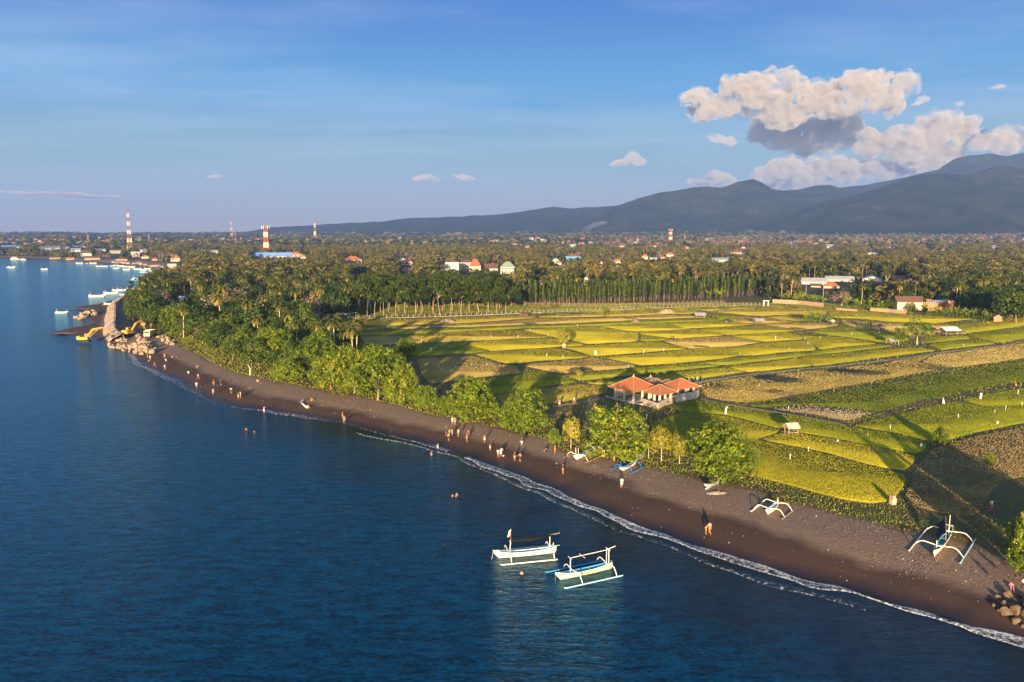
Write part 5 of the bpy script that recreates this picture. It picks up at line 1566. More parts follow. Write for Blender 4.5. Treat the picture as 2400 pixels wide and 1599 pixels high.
def mound(u, v, w, h, mat, label, name='mound', cat='mound', seed=1.0, elong=.5):
    p = G(u, v); s = px_m(p); V = []; n = 28; m = 7
    for j in range(m + 1):
        r = 1 - j / m
        for i in range(n):
            a = 2 * math.pi * i / n; k = r * (1 + .22 * noise.noise((math.cos(a) * 1.5, math.sin(a) * 1.5, seed)))
            V.append((math.cos(a) * k * w * s / 2, math.sin(a) * k * w * s / 2 * elong, h * s * (1 - r ** 2.2) * (1 + .3 * noise.noise((math.cos(a) * r * 3, math.sin(a) * r * 3, seed))) - .1))
    F = [(j * n + i, j * n + (i + 1) % n, (j + 1) * n + (i + 1) % n, (j + 1) * n + i) for j in range(m) for i in range(n)]
    me = bpy.data.meshes.new(name); me.from_pydata(V, [], F); me.materials.append(mat); me.polygons.foreach_set('use_smooth', [True] * len(F))
    return tag(link(name, me, None, p), label, cat)


mound(1050, 755, 46, 7, M_SOIL, 'brown soil heap in the far left of the rice', seed=1.0)
mound(1563, 734, 44, 9, M_SOIL, 'wide pale soil heap by the post fence in the middle', seed=2.0)
mound(1490, 756, 24, 9, M_THATCH, 'heap of cut twigs and straw in the far rice', name='brush_pile', cat='brush pile', seed=3.0)
mound(1680, 1156, 60, 5, plain('bleached_driftwood', (0.55, 0.42, 0.30), .9, col2=(.35, .25, .17)), 'pile of bleached driftwood under the tall beach tree', name='driftwood_pile', cat='driftwood', seed=4.0)

# ------------------------------------------------------------------ towers
def lattice(u, vb, vt, wb, wt, label, thick=False, top=None, nb=10, red=None):
    """red and white lattice mast: each painted band a part"""
    p = G(u, vb); s = px_m(p); H = (vb - vt) * s; o = thing('lattice_tower', label, 'tower', p, R(20))
    a, b_ = wb * s / 2, wt * s / 2
    for k in range(nb):
        z0, z1 = H * k / nb, H * (k + 1) / nb; r0, r1 = a + (b_ - a) * k / nb, a + (b_ - a) * (k + 1) / nb
        m = MB(); t = max(.10, r0 * (.17 if thick else .10))
        for sx in (-1, 1):
            for sy in (-1, 1): m.tube([(sx * r0, sy * r0, z0), (sx * r1, sy * r1, z1)], t, 4, cap=True)
        for i in range(2 if not thick else 3):
            q0, q1 = i / (2 if not thick else 3), (i + 1) / (2 if not thick else 3)
            za, zb = z0 + (z1 - z0) * q0, z0 + (z1 - z0) * q1; ra, rb = r0 + (r1 - r0) * q0, r0 + (r1 - r0) * q1
            for (c0, c1) in (((-1, -1), (1, -1)), ((1, -1), (1, 1)), ((1, 1), (-1, 1)), ((-1, 1), (-1, -1))):
                m.tube([(c0[0] * ra, c0[1] * ra, za), (c1[0] * rb, c1[1] * rb, zb)], t * .5, 4)
                m.tube([(c1[0] * ra, c1[1] * ra, za), (c0[0] * rb, c0[1] * rb, zb)], t * .5, 4)
                m.tube([(c0[0] * ra, c0[1] * ra, za), (c1[0] * ra, c1[1] * ra, za)], t * .5, 4)
        part('red_section' if k % 2 == (nb - 1) % 2 else 'white_section', m.mesh('section', (red or M_REDP) if k % 2 == (nb - 1) % 2 else M_WHITEP), o)
    m = MB(); m.tube([(0, 0, H), (0, 0, H * 1.06)], .12 * (H / 50), 5)
    if top:
        m.box(-b_ * 2.2, -b_ * 2.2, H * .90, b_ * 2.2, b_ * 2.2, H * .905); m.box(-b_ * 2.0, -b_ * 2.0, H * .965, b_ * 2.0, b_ * 2.0, H * .97)
        part('platform', m.mesh('platform', M_REDP), o)
        for k in range(6):
            an = k * math.pi / 3; x, y = math.cos(an) * b_ * 2.8, math.sin(an) * b_ * 2.8
            part('antenna', MB().box(x - .35, y - .35, H * .92, x + .35, y + .35, H * 1.02).mesh('antenna', M_WHITEP), o)
    else: part('spike', m.mesh('spike', M_REDP), o)
    return o


lattice(306, 597, 491, 11.0, 3.0, 'tallest red and white lattice tower beside the bay', nb=11, red=plain('faded_red_paint', (.36, .17, .13), .6))
lattice(625, 604, 532, 11.5, 6.0, 'thick red and white tower with antennas on top over the blue roofed warehouse', True, True, nb=6)
lattice(739, 570, 515, 5.5, 1.6, 'slim red and white mast right of the thick tower', True, nb=6)
lattice(544, 566, 514, 6.0, 1.8, 'red and white lattice mast left of the thick tower', nb=8)
lattice(552, 576, 537, 3.0, 1.4, 'thin grey mast close beside the lattice mast left of the thick tower', nb=5)
lattice(585, 546, 527, 2.6, 1.4, 'faint small mast between the lattice mast and the thick tower', nb=4)
lattice(1571, 579, 538, 6.5, 3.6, 'stout red and white tower in the right middle distance', True, True, nb=7)
lattice(1688, 536, 516, 1.6, 1.0, 'thin white mast on the plain below the peaked hill', nb=3)
lattice(1494, 577, 554, 3.0, 1.6, 'thin grey mast left of the stout red and white tower', nb=4)
lattice(1605, 570, 548, 2.4, 1.4, 'thin grey mast right of the stout red and white tower', nb=4)
lattice(328, 583, 552, 2.4, 1.2, 'thin grey mast just right of the tallest lattice tower', nb=4)
lattice(350, 573, 545, 2.2, 1.2, 'second thin grey mast right of the tallest lattice tower', nb=4)
lattice(207, 573, 545, 2.4, 1.2, 'thin grey mast far behind the bay', nb=4)
for u in (1001, 1047, 1077): lattice(u, 540, 524, 1.4, .9, {1001: 'tiny far mast, leftmost of three on the horizon', 1047: 'tiny far mast, middle of three on the horizon', 1077: 'tiny far mast, rightmost of three on the horizon'}[u], nb=3)
for u, v, vt, lab in ((1888, 710, 662, 'grey utility pole left of the orange roof by the pale workshops'), (1928, 716, 664, 'grey utility pole at the right end of the brown wall')):
    p = G(u, v); H = (v - vt) * px_m(p); o = thing('utility_pole', lab, 'utility pole', p)
    part('pole', MB().tube([(0, 0, -.3), (0, 0, H)], [.16, .10], 6).mesh('pole', M_GREY), o); part('crossarm', MB().box(-.9, -.06, H - .5, .9, .06, H - .38).mesh('crossarm', M_GREY), o)
p = G(2092, 1183); o = thing('stone_pillar', 'pale stone pillar at the corner of the near rice field', 'pillar', p, R(15))
part('shaft', MB().box(-.38, -.38, -.3, .38, .38, 1.15).mesh('shaft', M_STONE), o); part('cap', MB().box(-.26, -.26, 1.15, .26, .26, 1.5).mesh('cap', M_STONE), o)
p = G(586, 880); tag(link('driftwood_post', MB().tube([(0, 0, -.3), (.1, 0, 2.2), (-.5, 0, 3.2)], [.14, .1, .06], 6).mesh('driftwood_post', M_WHITEP), None, p), 'crooked white post standing on the upper beach below the clump', 'post')
p = G(346, 838); tag(link('pole', MB().tube([(0, 0, -.3), (0, 0, 4.2)], [.1, .07], 6).mesh('pole', M_WOOD), None, p), 'bare wooden pole at the foot of the boulder heap', 'pole')



# ------------------------------------------------------------------ boats
def hull_mesh(L, B, H, mats, rake=.9, sheer=.45, n=22, stern=.75):
    """open wooden canoe hull with an inner floor: mat 0 outside, 1 inside, 2 rim"""
    b = MB(); prof = []
    for i in range(n + 1):
        t = i / n; x = -L / 2 + L * t
        w = B / 2 * max(.04, (1 - abs(2 * t - 1.02) ** 2.6)) if t < .98 else B / 2 * .18
        if t > .9: w = max(w, B / 2 * .30)
        zt = H + sheer * (abs(2 * t - 1) ** 2.4) * (1 if t < .5 else stern)
        zk = (H * .95 + sheer * .55) * max(0, 1 - t / (rake / L * 1.1)) ** 1.1 if t < rake / L * 1.1 else (0.30 * H * max(0, (t - .86) / .14) ** 1.3)
        prof.append((x, w, zt, min(zk, zt - .03)))
    for x, w, zt, zk in prof:
        zm = zk + (zt - zk) * .38
        zi = zk + (zt - zk) * .35
        b.v += [(x, 0, zk), (x, -w * .72, zm), (x, -w, zt), (x, w * .72, zm), (x, w, zt), (x, -w * .86, zt), (x, w * .86, zt), (x, -w * .55, zi), (x, w * .55, zi)]
    for i in range(n):
        a = i * 9; c = a + 9
        for (p, q) in ((0, 1), (1, 2)): b.f.append((a + p, a + q, c + q, c + p)); b.m.append(0)
        for (p, q) in ((3, 0), (4, 3)): b.f.append((a + p, a + q, c + q, c + p)); b.m.append(0)
        b.f.append((a + 2, a + 5, c + 5, c + 2)); b.m.append(2); b.f.append((a + 6, a + 4, c + 4, c + 6)); b.m.append(2)
        b.f.append((a + 5, a + 7, c + 7, c + 5)); b.m.append(1); b.f.append((a + 8, a + 6, c + 6, c + 8)); b.m.append(1)
        b.f.append((a + 7, a + 8, c + 8, c + 7)); b.m.append(1)
    e = n * 9
    b.f.append((e, e + 3, e + 4, e + 2, e + 1)); b.m.append(0)
    return b.mesh('hull', mats)


def paint(name, c, r=.45): return plain(name, c, r, col2=tuple(x * .78 for x in c), scale=3)


P_CREAM = paint('cream_boat_paint', (0.86, 0.78, 0.66)); P_LIME = paint('pale_lime_boat_paint', (0.68, 0.80, 0.56)); P_AQUA = paint('aqua_boat_paint', (0.05, 0.34, 0.62))
P_SKY = paint('sky_blue_boat_paint', (0.42, 0.66, 0.78)); P_TEAL = paint('teal_boat_paint', (0.03, 0.30, 0.42)); P_BLUE = paint('blue_boat_paint', (0.04, 0.20, 0.58)); P_PINK = paint('pale_boat_paint', (0.84, 0.74, 0.70))
P_BLACK = plain('dark_sailcloth', (0.004, 0.004, 0.007), .8, var=.1); P_GREYB = paint('grey_boat_paint', (0.34, 0.36, 0.42)); P_MAROON = paint('maroon_boat_paint', (0.24, 0.05, 0.04))


def arch(x, s, zc, zf, drop=.3, rise=.55, back=0.0):
    """curved outrigger boom across the hull at x: ends at +-s, height zf, over the hull at zc"""
    pts = []
    for k in range(15):
        t = -1 + 2 * k / 14; a = abs(t)
        z = zc + rise * (min(a, .62) / .62) ** .8 * .5 if a < .62 else zc + rise * .5 - (zc + rise * .5 - zf) * ((a - .62) / .38) ** 1.5
        pts.append((x + back * a, s * t, z))
    return pts


def jukung(pb, ps, label, name='outrigger_boat', hull=P_CREAM, inner=P_SKY, boomc=P_CREAM, floatc=P_CREAM, B=.95, H=.75, span=2.7, fl=None, mast=None, sail=None, posts=None, tilt=0.0, z=None, group=None, kids_=True, xb=(-.30, .36), text=None, roll=0.0, seats=True, zf=.12):
    a, c = Vector(pb), Vector(ps); d = c - a; L = d.length; mid = (a + c) / 2
    if z is not None: mid.z = z
    rz = math.atan2(d.y, d.x)
    o = thing(name, label, 'boat', mid, rz, group); o.rotation_euler = (roll, tilt, rz)
    part('hull', hull_mesh(L, B, H, [hull, inner, hull]), o)
    fl = fl or L * .92
    for x in xb: part('boom', MB().tube(arch(x * L, span, H + .18, zf + .1), [.05] + [.075] * 13 + [.05], 7).mesh('boom', boomc, smooth=True), o)
    for sy in (-1, 1):
        fc = floatc[0 if sy < 0 else 1] if isinstance(floatc, tuple) else floatc
        part('float', MB().tube([(-fl / 2, sy * span, zf + .12), (-fl / 2 + .3, sy * span, zf), (fl / 2 - .3, sy * span, zf), (fl / 2, sy * span, zf + .06)], [.05, .10, .10, .07], 8).mesh('float', fc, smooth=True), o)
    if seats:
        b = MB()
        for x in (-.12, .10, .26): b.box(x * L - .09, -B * .44, H * .78, x * L + .09, B * .44, H * .84)
        part('thwarts', b.mesh('thwarts', hull), o)
        b = MB(); b.add([(-L / 2 + .1, 0, H + .40), (-L * .33, -B * .36, H + .08), (-L * .33, B * .36, H + .08)], [(0, 1, 2), (2, 1, 0)])
        part('foredeck', b.mesh('foredeck', inner), o)
    if mast:
        x, h = mast; part('mast', MB().tube([(x * L, 0, .1), (x * L + .15, 0, h)], [.07, .035], 6).tube([(x * L + .1, -.5, h * .55), (x * L + .1, .5, h * .55)], .035, 5).mesh('mast', boomc), o)
    if sail:
        x0, x1, z0, z1 = sail; part('rolled_sail', MB().tube([(x0 * L, .1, z0), ((x0 + x1) / 2 * L, .12, (z0 + z1) / 2 - .06), (x1 * L, .1, z1)], [.11, .19, .13], 8).mesh('rolled_sail', P_BLACK, smooth=True), o)
        part('spar', MB().tube([(x0 * L - .2, .1, z0 + .1), (x1 * L + .9, .1, z1 + .16)], .05, 6).mesh('spar', M_WOOD), o)
    if posts:
        b = MB()
        for (x, y, h) in posts: b.tube([(x * L, y, .3), (x * L, y, h)], .055, 6)
        part('sail_crutch', b.mesh('sail_crutch', boomc), o)
    return o


def water_pt(u, v): x, y = G0(u, v, 0.0); return Vector((x, y, 0))


o = jukung(water_pt(1156, 1309), water_pt(1303, 1295), 'white outrigger boat with red and white flag and black rolled sail, left of the pair', hull=P_CREAM, inner=P_SKY, boomc=P_CREAM, floatc=(P_CREAM, P_PINK),
           z=-.22, H=.92, B=1.0, span=2.45, mast=(-.24, 4.3), posts=[(.40, 0, 2.7), (.46, .1, 1.7)], zf=.25, fl=8.2, xb=(-.27, .40))
LB = (water_pt(1303, 1295) - water_pt(1156, 1309)).length
part('rolled_sail', MB().tube([(-.22 * LB, .15, 2.5), (.1 * LB, .2, 2.45), (.45 * LB, .15, 2.75)], [.16, .32, .18], 8).mesh('rolled_sail', P_BLACK, smooth=True), o)
part('spar', MB().tube([(.40 * LB, .15, 2.85), (.56 * LB, .15, 3.0), (.565 * LB, .15, 3.25)], [.06, .06, .05], 6).mesh('spar', M_WOOD), o)
part('flag', MB().add([(-.24 * LB + .15, 0, 4.2), (-.24 * LB + .12, .05, 3.3), (-.24 * LB - .42, -.25, 3.2), (-.24 * LB - .1, -.05, 4.1)], [(0, 1, 2, 3), (3, 2, 1, 0)]).mesh('flag', M_WHITEP), o)
part('flag_stripe', MB().add([(-.24 * LB + .17, -.01, 4.25), (-.24 * LB + .17, -.02, 2.7), (-.24 * LB + .02, -.12, 2.7), (-.24 * LB + .05, -.12, 4.2)], [(0, 1, 2, 3), (3, 2, 1, 0)]).mesh('flag_stripe', M_REDP), o)
part('engine', MB().box(.40 * LB, -.2, .9, .40 * LB + .5, .2, 1.35).tube([(.42 * LB, .0, 1.2), (.56 * LB, .0, 1.25)], .05, 6).mesh('engine', P_SKY, bevel=.04), o)
part('mooring_line', MB().tube([(-.5 * LB, 0, 1.2), (-.53 * LB, -.2, .2)], .02, 4).mesh('mooring_line', M_WHITEP), o)
o = jukung(water_pt(1301, 1361), water_pt(1434, 1332), 'pale lime outrigger boat with blue inside and bare pole frame afloat, right of the pair', hull=P_LIME, inner=P_AQUA, boomc=P_PINK, floatc=(P_SKY, P_AQUA),
           z=-.22, H=.92, B=1.0, span=2.6, posts=[(-.24, 0, 2.9), (.42, -.28, 3.1), (.42, .28, 3.1)], zf=.25, fl=9.0, xb=(-.20, .40))
LB = (water_pt(1434, 1332) - water_pt(1301, 1361)).length
part('ridge_pole', MB().tube([(-.25 * LB, 0, 2.9), (.46 * LB, 0, 3.0)], .05, 6).tube([(-.25 * LB, -.5, 2.95), (-.25 * LB, .5, 2.95)], .04, 5).tube([(-.05 * LB, -.9, 2.95), (-.05 * LB, .5, 3.0)], .04, 5).tube([(.42 * LB, -.55, 3.1), (.42 * LB, .5, 3.12)], .05, 5).tube([(.40 * LB, 0, 3.05), (.56 * LB, .05, 3.25)], .06, 6).mesh('ridge_pole', P_PINK), o)
tc_ = bpy.data.curves.new('txt', 'FONT'); tc_.body = 'TOLAPS'; tc_.size = .52; tc_.extrude = .004; to_ = bpy.data.objects.new('txt', tc_); COL.objects.link(to_)
bpy.context.view_layer.update(); tm_ = bpy.data.meshes.new_from_object(to_.evaluated_get(bpy.context.evaluated_depsgraph_get())); bpy.data.objects.remove(to_)
tm_.materials.clear(); tm_.materials.append(plain('rust_red_lettering', (0.45, 0.16, 0.08), .6))
tm_.transform(Matrix.Translation((-.10 * LB, -.535, .50)) @ Matrix.Rotation(R(-3), 4, 'Z') @ Matrix.Rotation(R(80), 4, 'X'))
part('lettering', tm_, o)
part('bow_mark', MB().tube([(-.42 * LB, -.18, .98), (-.39 * LB, -.27, 1.0), (-.37 * LB, -.33, .93)], .045, 5).mesh('bow_mark', M_DARK), o)
part('mooring_line', MB().tube([(-.5 * LB, 0, 1.2), (-.53 * LB, -.6, .1)], .02, 4).mesh('mooring_line', M_WOOD), o)


def beached(ub, vb, us, vs, label, **kw):
    a, c = G(ub, vb), G(us, vs); zs = (c.z - a.z)
    L = (c - a).length; kw.setdefault('span', 2.3)
    return jukung(a, c, label, tilt=-math.asin(max(-.3, min(.3, zs / L))), z=(a.z + c.z) / 2 + .05, **kw)


beached(1344, 1082, 1405, 1056, 'white outrigger boat with a teal frame drawn up left under the dome shaped tree', hull=P_PINK, inner=P_SKY, boomc=P_PINK, floatc=M_WOOD, posts=[(-.36, -.3, 2.4), (-.36, .3, 2.4)], xb=(-.36, .3), span=2.6, H=.8)
beached(1452, 1109, 1490, 1090, 'small blue and white outrigger boat on the gravel below the dome shaped tree', hull=P_CREAM, inner=P_BLUE, boomc=P_BLUE, floatc=P_BLUE, posts=[(-.4, .1, 1.9), (.25, 0, 2.4)], B=.8, H=.6, span=2.0, xb=(-.28, .3))
o = beached(1484, 1086, 1509, 1072, 'narrow old canoe hull lying behind the small blue and white outrigger', name='canoe', hull=P_GREYB, inner=P_GREYB, B=.7, H=.5, seats=False, span=.01, xb=())
o = beached(1652, 1150, 1686, 1133, 'grey and maroon dugout canoe lying on the gravel under the tall beach tree', name='canoe', hull=P_GREYB, inner=P_MAROON, B=1.0, H=.7, xb=(), span=.01, roll=R(-12), seats=False)
beached(1794, 1212, 1823, 1190, 'white outrigger boat resting alone in the middle of the gravel beach', hull=P_CREAM, inner=P_SKY, boomc=P_CREAM, floatc=(M_WOOD, P_CREAM), span=2.5, xb=(-.25, .38), mast=(.46, 1.7))
beached(2186, 1312, 2231, 1250, 'blue and white outrigger boat with wide white booms near the right edge', hull=P_CREAM, inner=P_TEAL, boomc=P_CREAM, floatc=(P_SKY, P_CREAM), span=3.1, B=1.0, H=.8, mast=(.30, 3.4), posts=[(-.30, .1, 1.9)], xb=(-.26, .30), zf=.1)
p = G(2203, 1262); o2 = thing('black_tarpaulin', 'black sail spread over a pole beside the blue and white outrigger', 'sail', p, R(62))
part('cloth', MB().add([(-2.6, .4, .9), (2.6, .4, 1.1), (2.6, -.6, 2.3), (-2.6, -.6, 1.9), (-2.6, .44, .9), (2.6, .44, 1.1), (2.6, -.56, 2.34), (-2.6, -.56, 1.94)], [(0, 1, 2, 3), (7, 6, 5, 4), (4, 5, 1, 0), (6, 7, 3, 2), (5, 6, 2, 1), (7, 4, 0, 3)]).mesh('cloth', P_BLACK), o2)
part('pole', MB().tube([(-2.9, -.58, 1.85), (3.0, -.58, 2.4)], .05, 6).tube([(-2.4, -.6, -.2), (-2.4, -.6, 1.95)], .05, 6).tube([(2.4, -.6, -.2), (2.4, -.6, 2.35)], .05, 6).mesh('pole', M_WOOD), o2)
for (a_, b_2, lab) in (((488, 806), (510, 800), 'small white boat left in the grass at the foot of the coastal wood'), ((594, 846), (618, 838), 'pale upturned boat in the bushes of the verge')):
    jukung(G(*a_), G(*b_2), lab, name='canoe', hull=P_CREAM, inner=P_SKY, B=1.0, H=.7, xb=(), span=.01, seats=False)

FARB = [(27, 628, 20), (104, 632, 16), (186, 618, 16), (204, 618, 7), (218, 618, 15), (232, 625, 14), (247, 625, 13), (262, 624.5, 13), (272, 623, 12), (273, 630, 15), (284, 624.5, 14), (292, 626, 14), (297, 633, 18), (303, 626, 15), (310, 627, 16), (323, 632, 20), (336, 634, 18), (334, 639, 12), (346, 631, 16), (346, 641, 12), (356, 635.5, 16),
        (363, 642, 16), (381, 643, 18), (396, 639, 18), (405, 644, 16), (411, 649, 18), (417, 653, 18), (321, 655.5, 25), (348, 654.5, 20), (361, 651.5, 18), (356, 659.5, 22), (342, 662, 24), (335, 666, 20), (228, 696, 36), (260, 689, 31), (275, 682, 24), (287, 681.5, 28), (314, 677.5, 22), (285, 691.5, 14), (145, 734, 28), (371, 647, 16), (390, 650, 20)]
proto = {}
for i, (u, v, w) in enumerate(FARB):
    k = i % 4
    p = water_pt(u, v); p.z = max(0, gz(p.x, p.y)); s = px_m(p); L = w * s
    where = 'out in the bay apart from the others' if u < 110 else 'in the far line of boats across the bay' if v < 628 else 'in the crowd of boats off the inner bay beach' if v < 648 else 'close to the point among the nearer moored boats'
    lab = ['cream', 'pale pink', 'white', 'light blue'][k] + ' outrigger boat ' + where.replace('apart from the others', '')
    sp = {(27, 628): 'white boat leaving a thin wake, leftmost in the bay', (104, 632): 'small low boat alone in the left part of the bay', (228, 696): 'white boat with two upright posts moored just off the point', (145, 734): 'white boat with two upright posts moored left of the rocky spits', (260, 689): 'white boat behind the one moored just off the point', (321, 655.5): 'white boat at the left end of the middle moored row'}
    if (u, v) in sp: lab = sp[(u, v)]
    g_ = 'outrigger boats ' + where
    if k not in proto:
        o = jukung((-4, 0, 0), (4, 0, 0), lab, hull=[P_CREAM, P_PINK, P_CREAM, P_SKY][k], inner=P_SKY, boomc=P_CREAM, floatc=P_CREAM, z=-.1, H=.9, B=1.1, span=2.6, posts=[(-.38, 0, 2.8), (.40, 0, 3.0)], group=g_, seats=False)
        if k % 2 == 0: part('awning_pole', MB().tube([(-3.2, 0, 2.8), (3.4, 0, 2.9)], .10, 5).mesh('awning_pole', P_BLACK), o)
        proto[k] = o; o.scale = (L / 8,) * 3; o.location = p; o.rotation_euler = (0, 0, rs.uniform(-.35, .35) + (math.pi if i % 3 == 0 else 0))
    else:
        copy_tree(proto[k], p, rs.uniform(-.4, .4) + (math.pi if i % 3 == 0 else 0), L / 8, lab, g_)
for (u, v, w, lab) in ((257, 714, 27, 'white boat pulled up on the dark spit beside the breakwater'), (272, 708, 16, 'yellowish boat beached behind the white one on the dark spit')):
    p = G(u, v); copy_tree(proto[1], p, .1, w * px_m(p) / 8, lab, None)
for (u, v, w, lab) in ((35, 608, 22, 'white covered ferry at the left edge of the bay shore'), (54, 609, 14, 'smaller white ferry beside the covered one')):
    p = water_pt(u, v + 1); s = px_m(p); L = w * s; o = thing('ferry', lab, 'boat', p, .05)
    part('hull', hull_mesh(L, L * .28, L * .10, [P_CREAM, P_SKY, P_CREAM]), o)
    part('cabin', MB().box(-L * .28, -L * .1, L * .09, L * .3, L * .1, L * .24).mesh('cabin', M_WHITE), o); part('canopy', MB().box(-L * .32, -L * .12, L * .30, L * .34, L * .12, L * .32).mesh('canopy', P_GREYB), o)

# ------------------------------------------------------------------ boulders, breakwater, spits
M_BOULDER = plain('limestone_boulder', (0.40, 0.29, 0.205), .9, col2=(0.20, 0.145, 0.105), scale=1.0, bump=.5)
M_BOULDER2 = plain('brown_boulder', (0.19, 0.125, 0.07), .85, col2=(0.08, 0.06, 0.045), scale=1.2, bump=.5)
M_ROCKFACE = plain('packed_rock_slope', (0.50, 0.37, 0.27), .95, col2=(0.24, 0.18, 0.14), scale=1.1, bump=1.0)


def boulder_mesh(seed, mat, rough=.35):
    bm = bmesh.new(); bmesh.ops.create_icosphere(bm, subdivisions=2, radius=1)
    st_ = random.Random(seed); planes = [Vector((st_.gauss(0, 1), st_.gauss(0, 1), st_.gauss(0, 1))).normalized() for _ in range(11)]
    for v in bm.verts:
        for pl in planes:
            d = v.co.dot(pl) - .60
            if d > 0: v.co -= pl * d
        v.co += v.normal * rough * .25 * noise.noise(v.co * 2 + Vector((seed, 0, 0)))
    me = bpy.data.meshes.new('boulder'); bm.to_mesh(me); bm.free(); me.materials.append(mat); return me


BM1 = [boulder_mesh(k, M_BOULDER) for k in range(6)]; BM2 = [boulder_mesh(k + 20, M_BOULDER2) for k in range(6)]
RUBBLE = [([(247, 811), (262, 808), (300, 815), (330, 812), (368, 822), (362, 830), (335, 832), (300, 826), (270, 819)], 84, .95, 'pale boulder in the big heap at the end of the breakwater', 'boulders of the big heap'),
          ([(320, 800), (345, 796), (368, 820), (330, 812)], 40, .75, 'pale boulder on the back slope of the big heap', 'boulders on the back of the heap'),
          ([(366, 790), (385, 786), (413, 803), (404, 812), (380, 800)], 46, .7, 'pale boulder in the separate heap beside the grassy verge', 'boulders of the verge heap'),
          ([(272, 798), (290, 792), (300, 800), (284, 804)], 20, .7, 'pale boulder at the foot of the breakwater slope', 'boulders below the breakwater slope'),
          ([(314, 790), (326, 784), (342, 788), (330, 793)], 16, .6, 'pale stone in the small pile between the digger and the truck', 'stones between digger and truck'),
          ([(174, 748), (190, 741), (216, 733), (230, 732), (231, 738), (205, 743), (194, 750)], 34, 1.1, 'golden rock on the rocky spit beyond the excavator', 'rocks of the spit')]
for poly, n_, sz, lab, grp in RUBBLE:
    Q = np.array([G(*q)[:2] for q in poly]); lo, hi = Q.min(0), Q.max(0); k = 0
    while k < n_:
        S = rs.rand(1, 2) * (hi - lo) + lo
        if not inside(S, Q)[0]: continue
        s_ = sz * (.55 + .8 * rs.rand()); x, y = S[0]; edge = dist_poly(S, np.vstack([Q, Q[:1]]))[0]
        zb = max(gz(x, y), -.3) + min(2.2, edge * .42) * (1 if sz > .8 else .5)
        o = link('boulder', BM1[rs.randint(6)], None, (x, y, zb + s_ * .25), rs.rand() * 6.28, (s_ * (.8 + .4 * rs.rand()), s_ * .9, s_ * (.75 + .35 * rs.rand())))
        tag(o, lab, 'boulder', grp); k += 1
BIG = [(2378, 1428, 14, 'brown boulder low at the left front of the shore rocks'), (2357, 1418, 10, 'angular brown rock at the left end of the shore rocks'), (2332, 1424, 9, 'lowest left angular rock half in the sand'), (2362, 1444, 17, 'broad flat brown rock at the front of the shore rocks'),
       (2388, 1440, 17, 'large brown rock in the middle of the shore rocks'), (2420, 1425, 22, 'big pale topped block at the back of the shore rocks'), (2415, 1452, 20, 'brown block at the right front of the shore rocks'), (2384, 1462, 13, 'tan rock lying alone in front of the shore rocks'),
       (2342, 1404, 9, 'dark rock at the shaded left back of the shore rocks'), (2366, 1400, 12, 'dark rock behind the angular brown ones'), (2398, 1404, 14, 'mossy rock below the sitting people'), (2348, 1436, 9, 'small wedge shaped rock at the front left'), (2440, 1455, 20, 'rock beyond the right edge of the picture'), (2402, 1472, 9, 'small tan rock at the right front corner')]
for i, (u, v, w, lab) in enumerate(BIG):
    p = G(u, v); s_ = w * px_m(p) * .95; tag(link('boulder', BM2[i % 6], None, p + Vector((0, s_ * .5, s_ * .38)), rs.rand() * 6.28, (s_ * 1.15, s_, s_ * .85)), lab, 'boulder', 'brown rocks at the right edge of the beach')
# breakwater: packed rock embankment with a sloping sea face
def embankment(px, wl, wr, h, mat, label):
    P = [G(*q) for q in px]; c = sum(P, Vector()) / len(P); pts = []
    for a, q in zip(P[:-1], P[1:]):
        m = max(2, int((q - a).length / 1.5))
        for k in range(m): pts.append(a.lerp(q, k / m))
    pts.append(P[-1]); V = []; prof = [(-wl, -.5), (-wl * .66, h * .35), (-wl * .33, h * .72), (0, h), (wr * .5, h), (wr, h * .1), (wr + .5, -.5)]
    for i, p_ in enumerate(pts):
        t = (pts[min(i + 1, len(pts) - 1)] - pts[max(i - 1, 0)]).normalized(); nr = Vector((-t.y, t.x, 0))
        for j, (x, z_) in enumerate(prof):
            V.append(p_ - c + nr * -x * 1.0 + Vector((0, 0, z_ + (.9 * noise.noise((p_.x * .9 + j, p_.y * .9, j)) if 0 < j < 5 else 0))))
    n = len(prof); F = [(i * n + j, i * n + j + 1, (i + 1) * n + j + 1, (i + 1) * n + j) for i in range(len(pts) - 1) for j in range(n - 1)]
    me = bpy.data.meshes.new('embankment'); me.from_pydata(V, [], F); me.materials.append(mat)
    return tag(link('breakwater', me, None, c), label, 'breakwater')


embankment([(284, 798), (272, 786), (265, 772), (268, 752), (268, 735), (270, 718), (284, 706), (294, 700)], 4.6, 1.6, 2.4, M_ROCKFACE, 'long sloping breakwater of packed pale stones curving along the point')
mound(197, 815, 52, 4, M_BOULDER2, 'dark rock islet under the excavator', name='rock_islet', cat='rocks', seed=8.0, elong=.5)
mound(160, 781, 90, 2.5, M_BOULDER2, 'low dark spit of cobbles left of the excavator', name='cobble_spit', cat='spit', seed=9.0, elong=.22)
mound(200, 724, 80, 2.0, M_BOULDER2, 'low dark spit of cobbles beyond the golden rocks', name='cobble_spit', cat='spit', seed=10.0, elong=.2)

# ------------------------------------------------------------------ machines
M_YEL = plain('yellow_machine_paint', (0.60, 0.33, 0.05), .55, col2=(0.44, 0.23, 0.04)); M_RUB = plain('dark_rubber', (0.03, 0.03, 0.03), .7, var=.1)


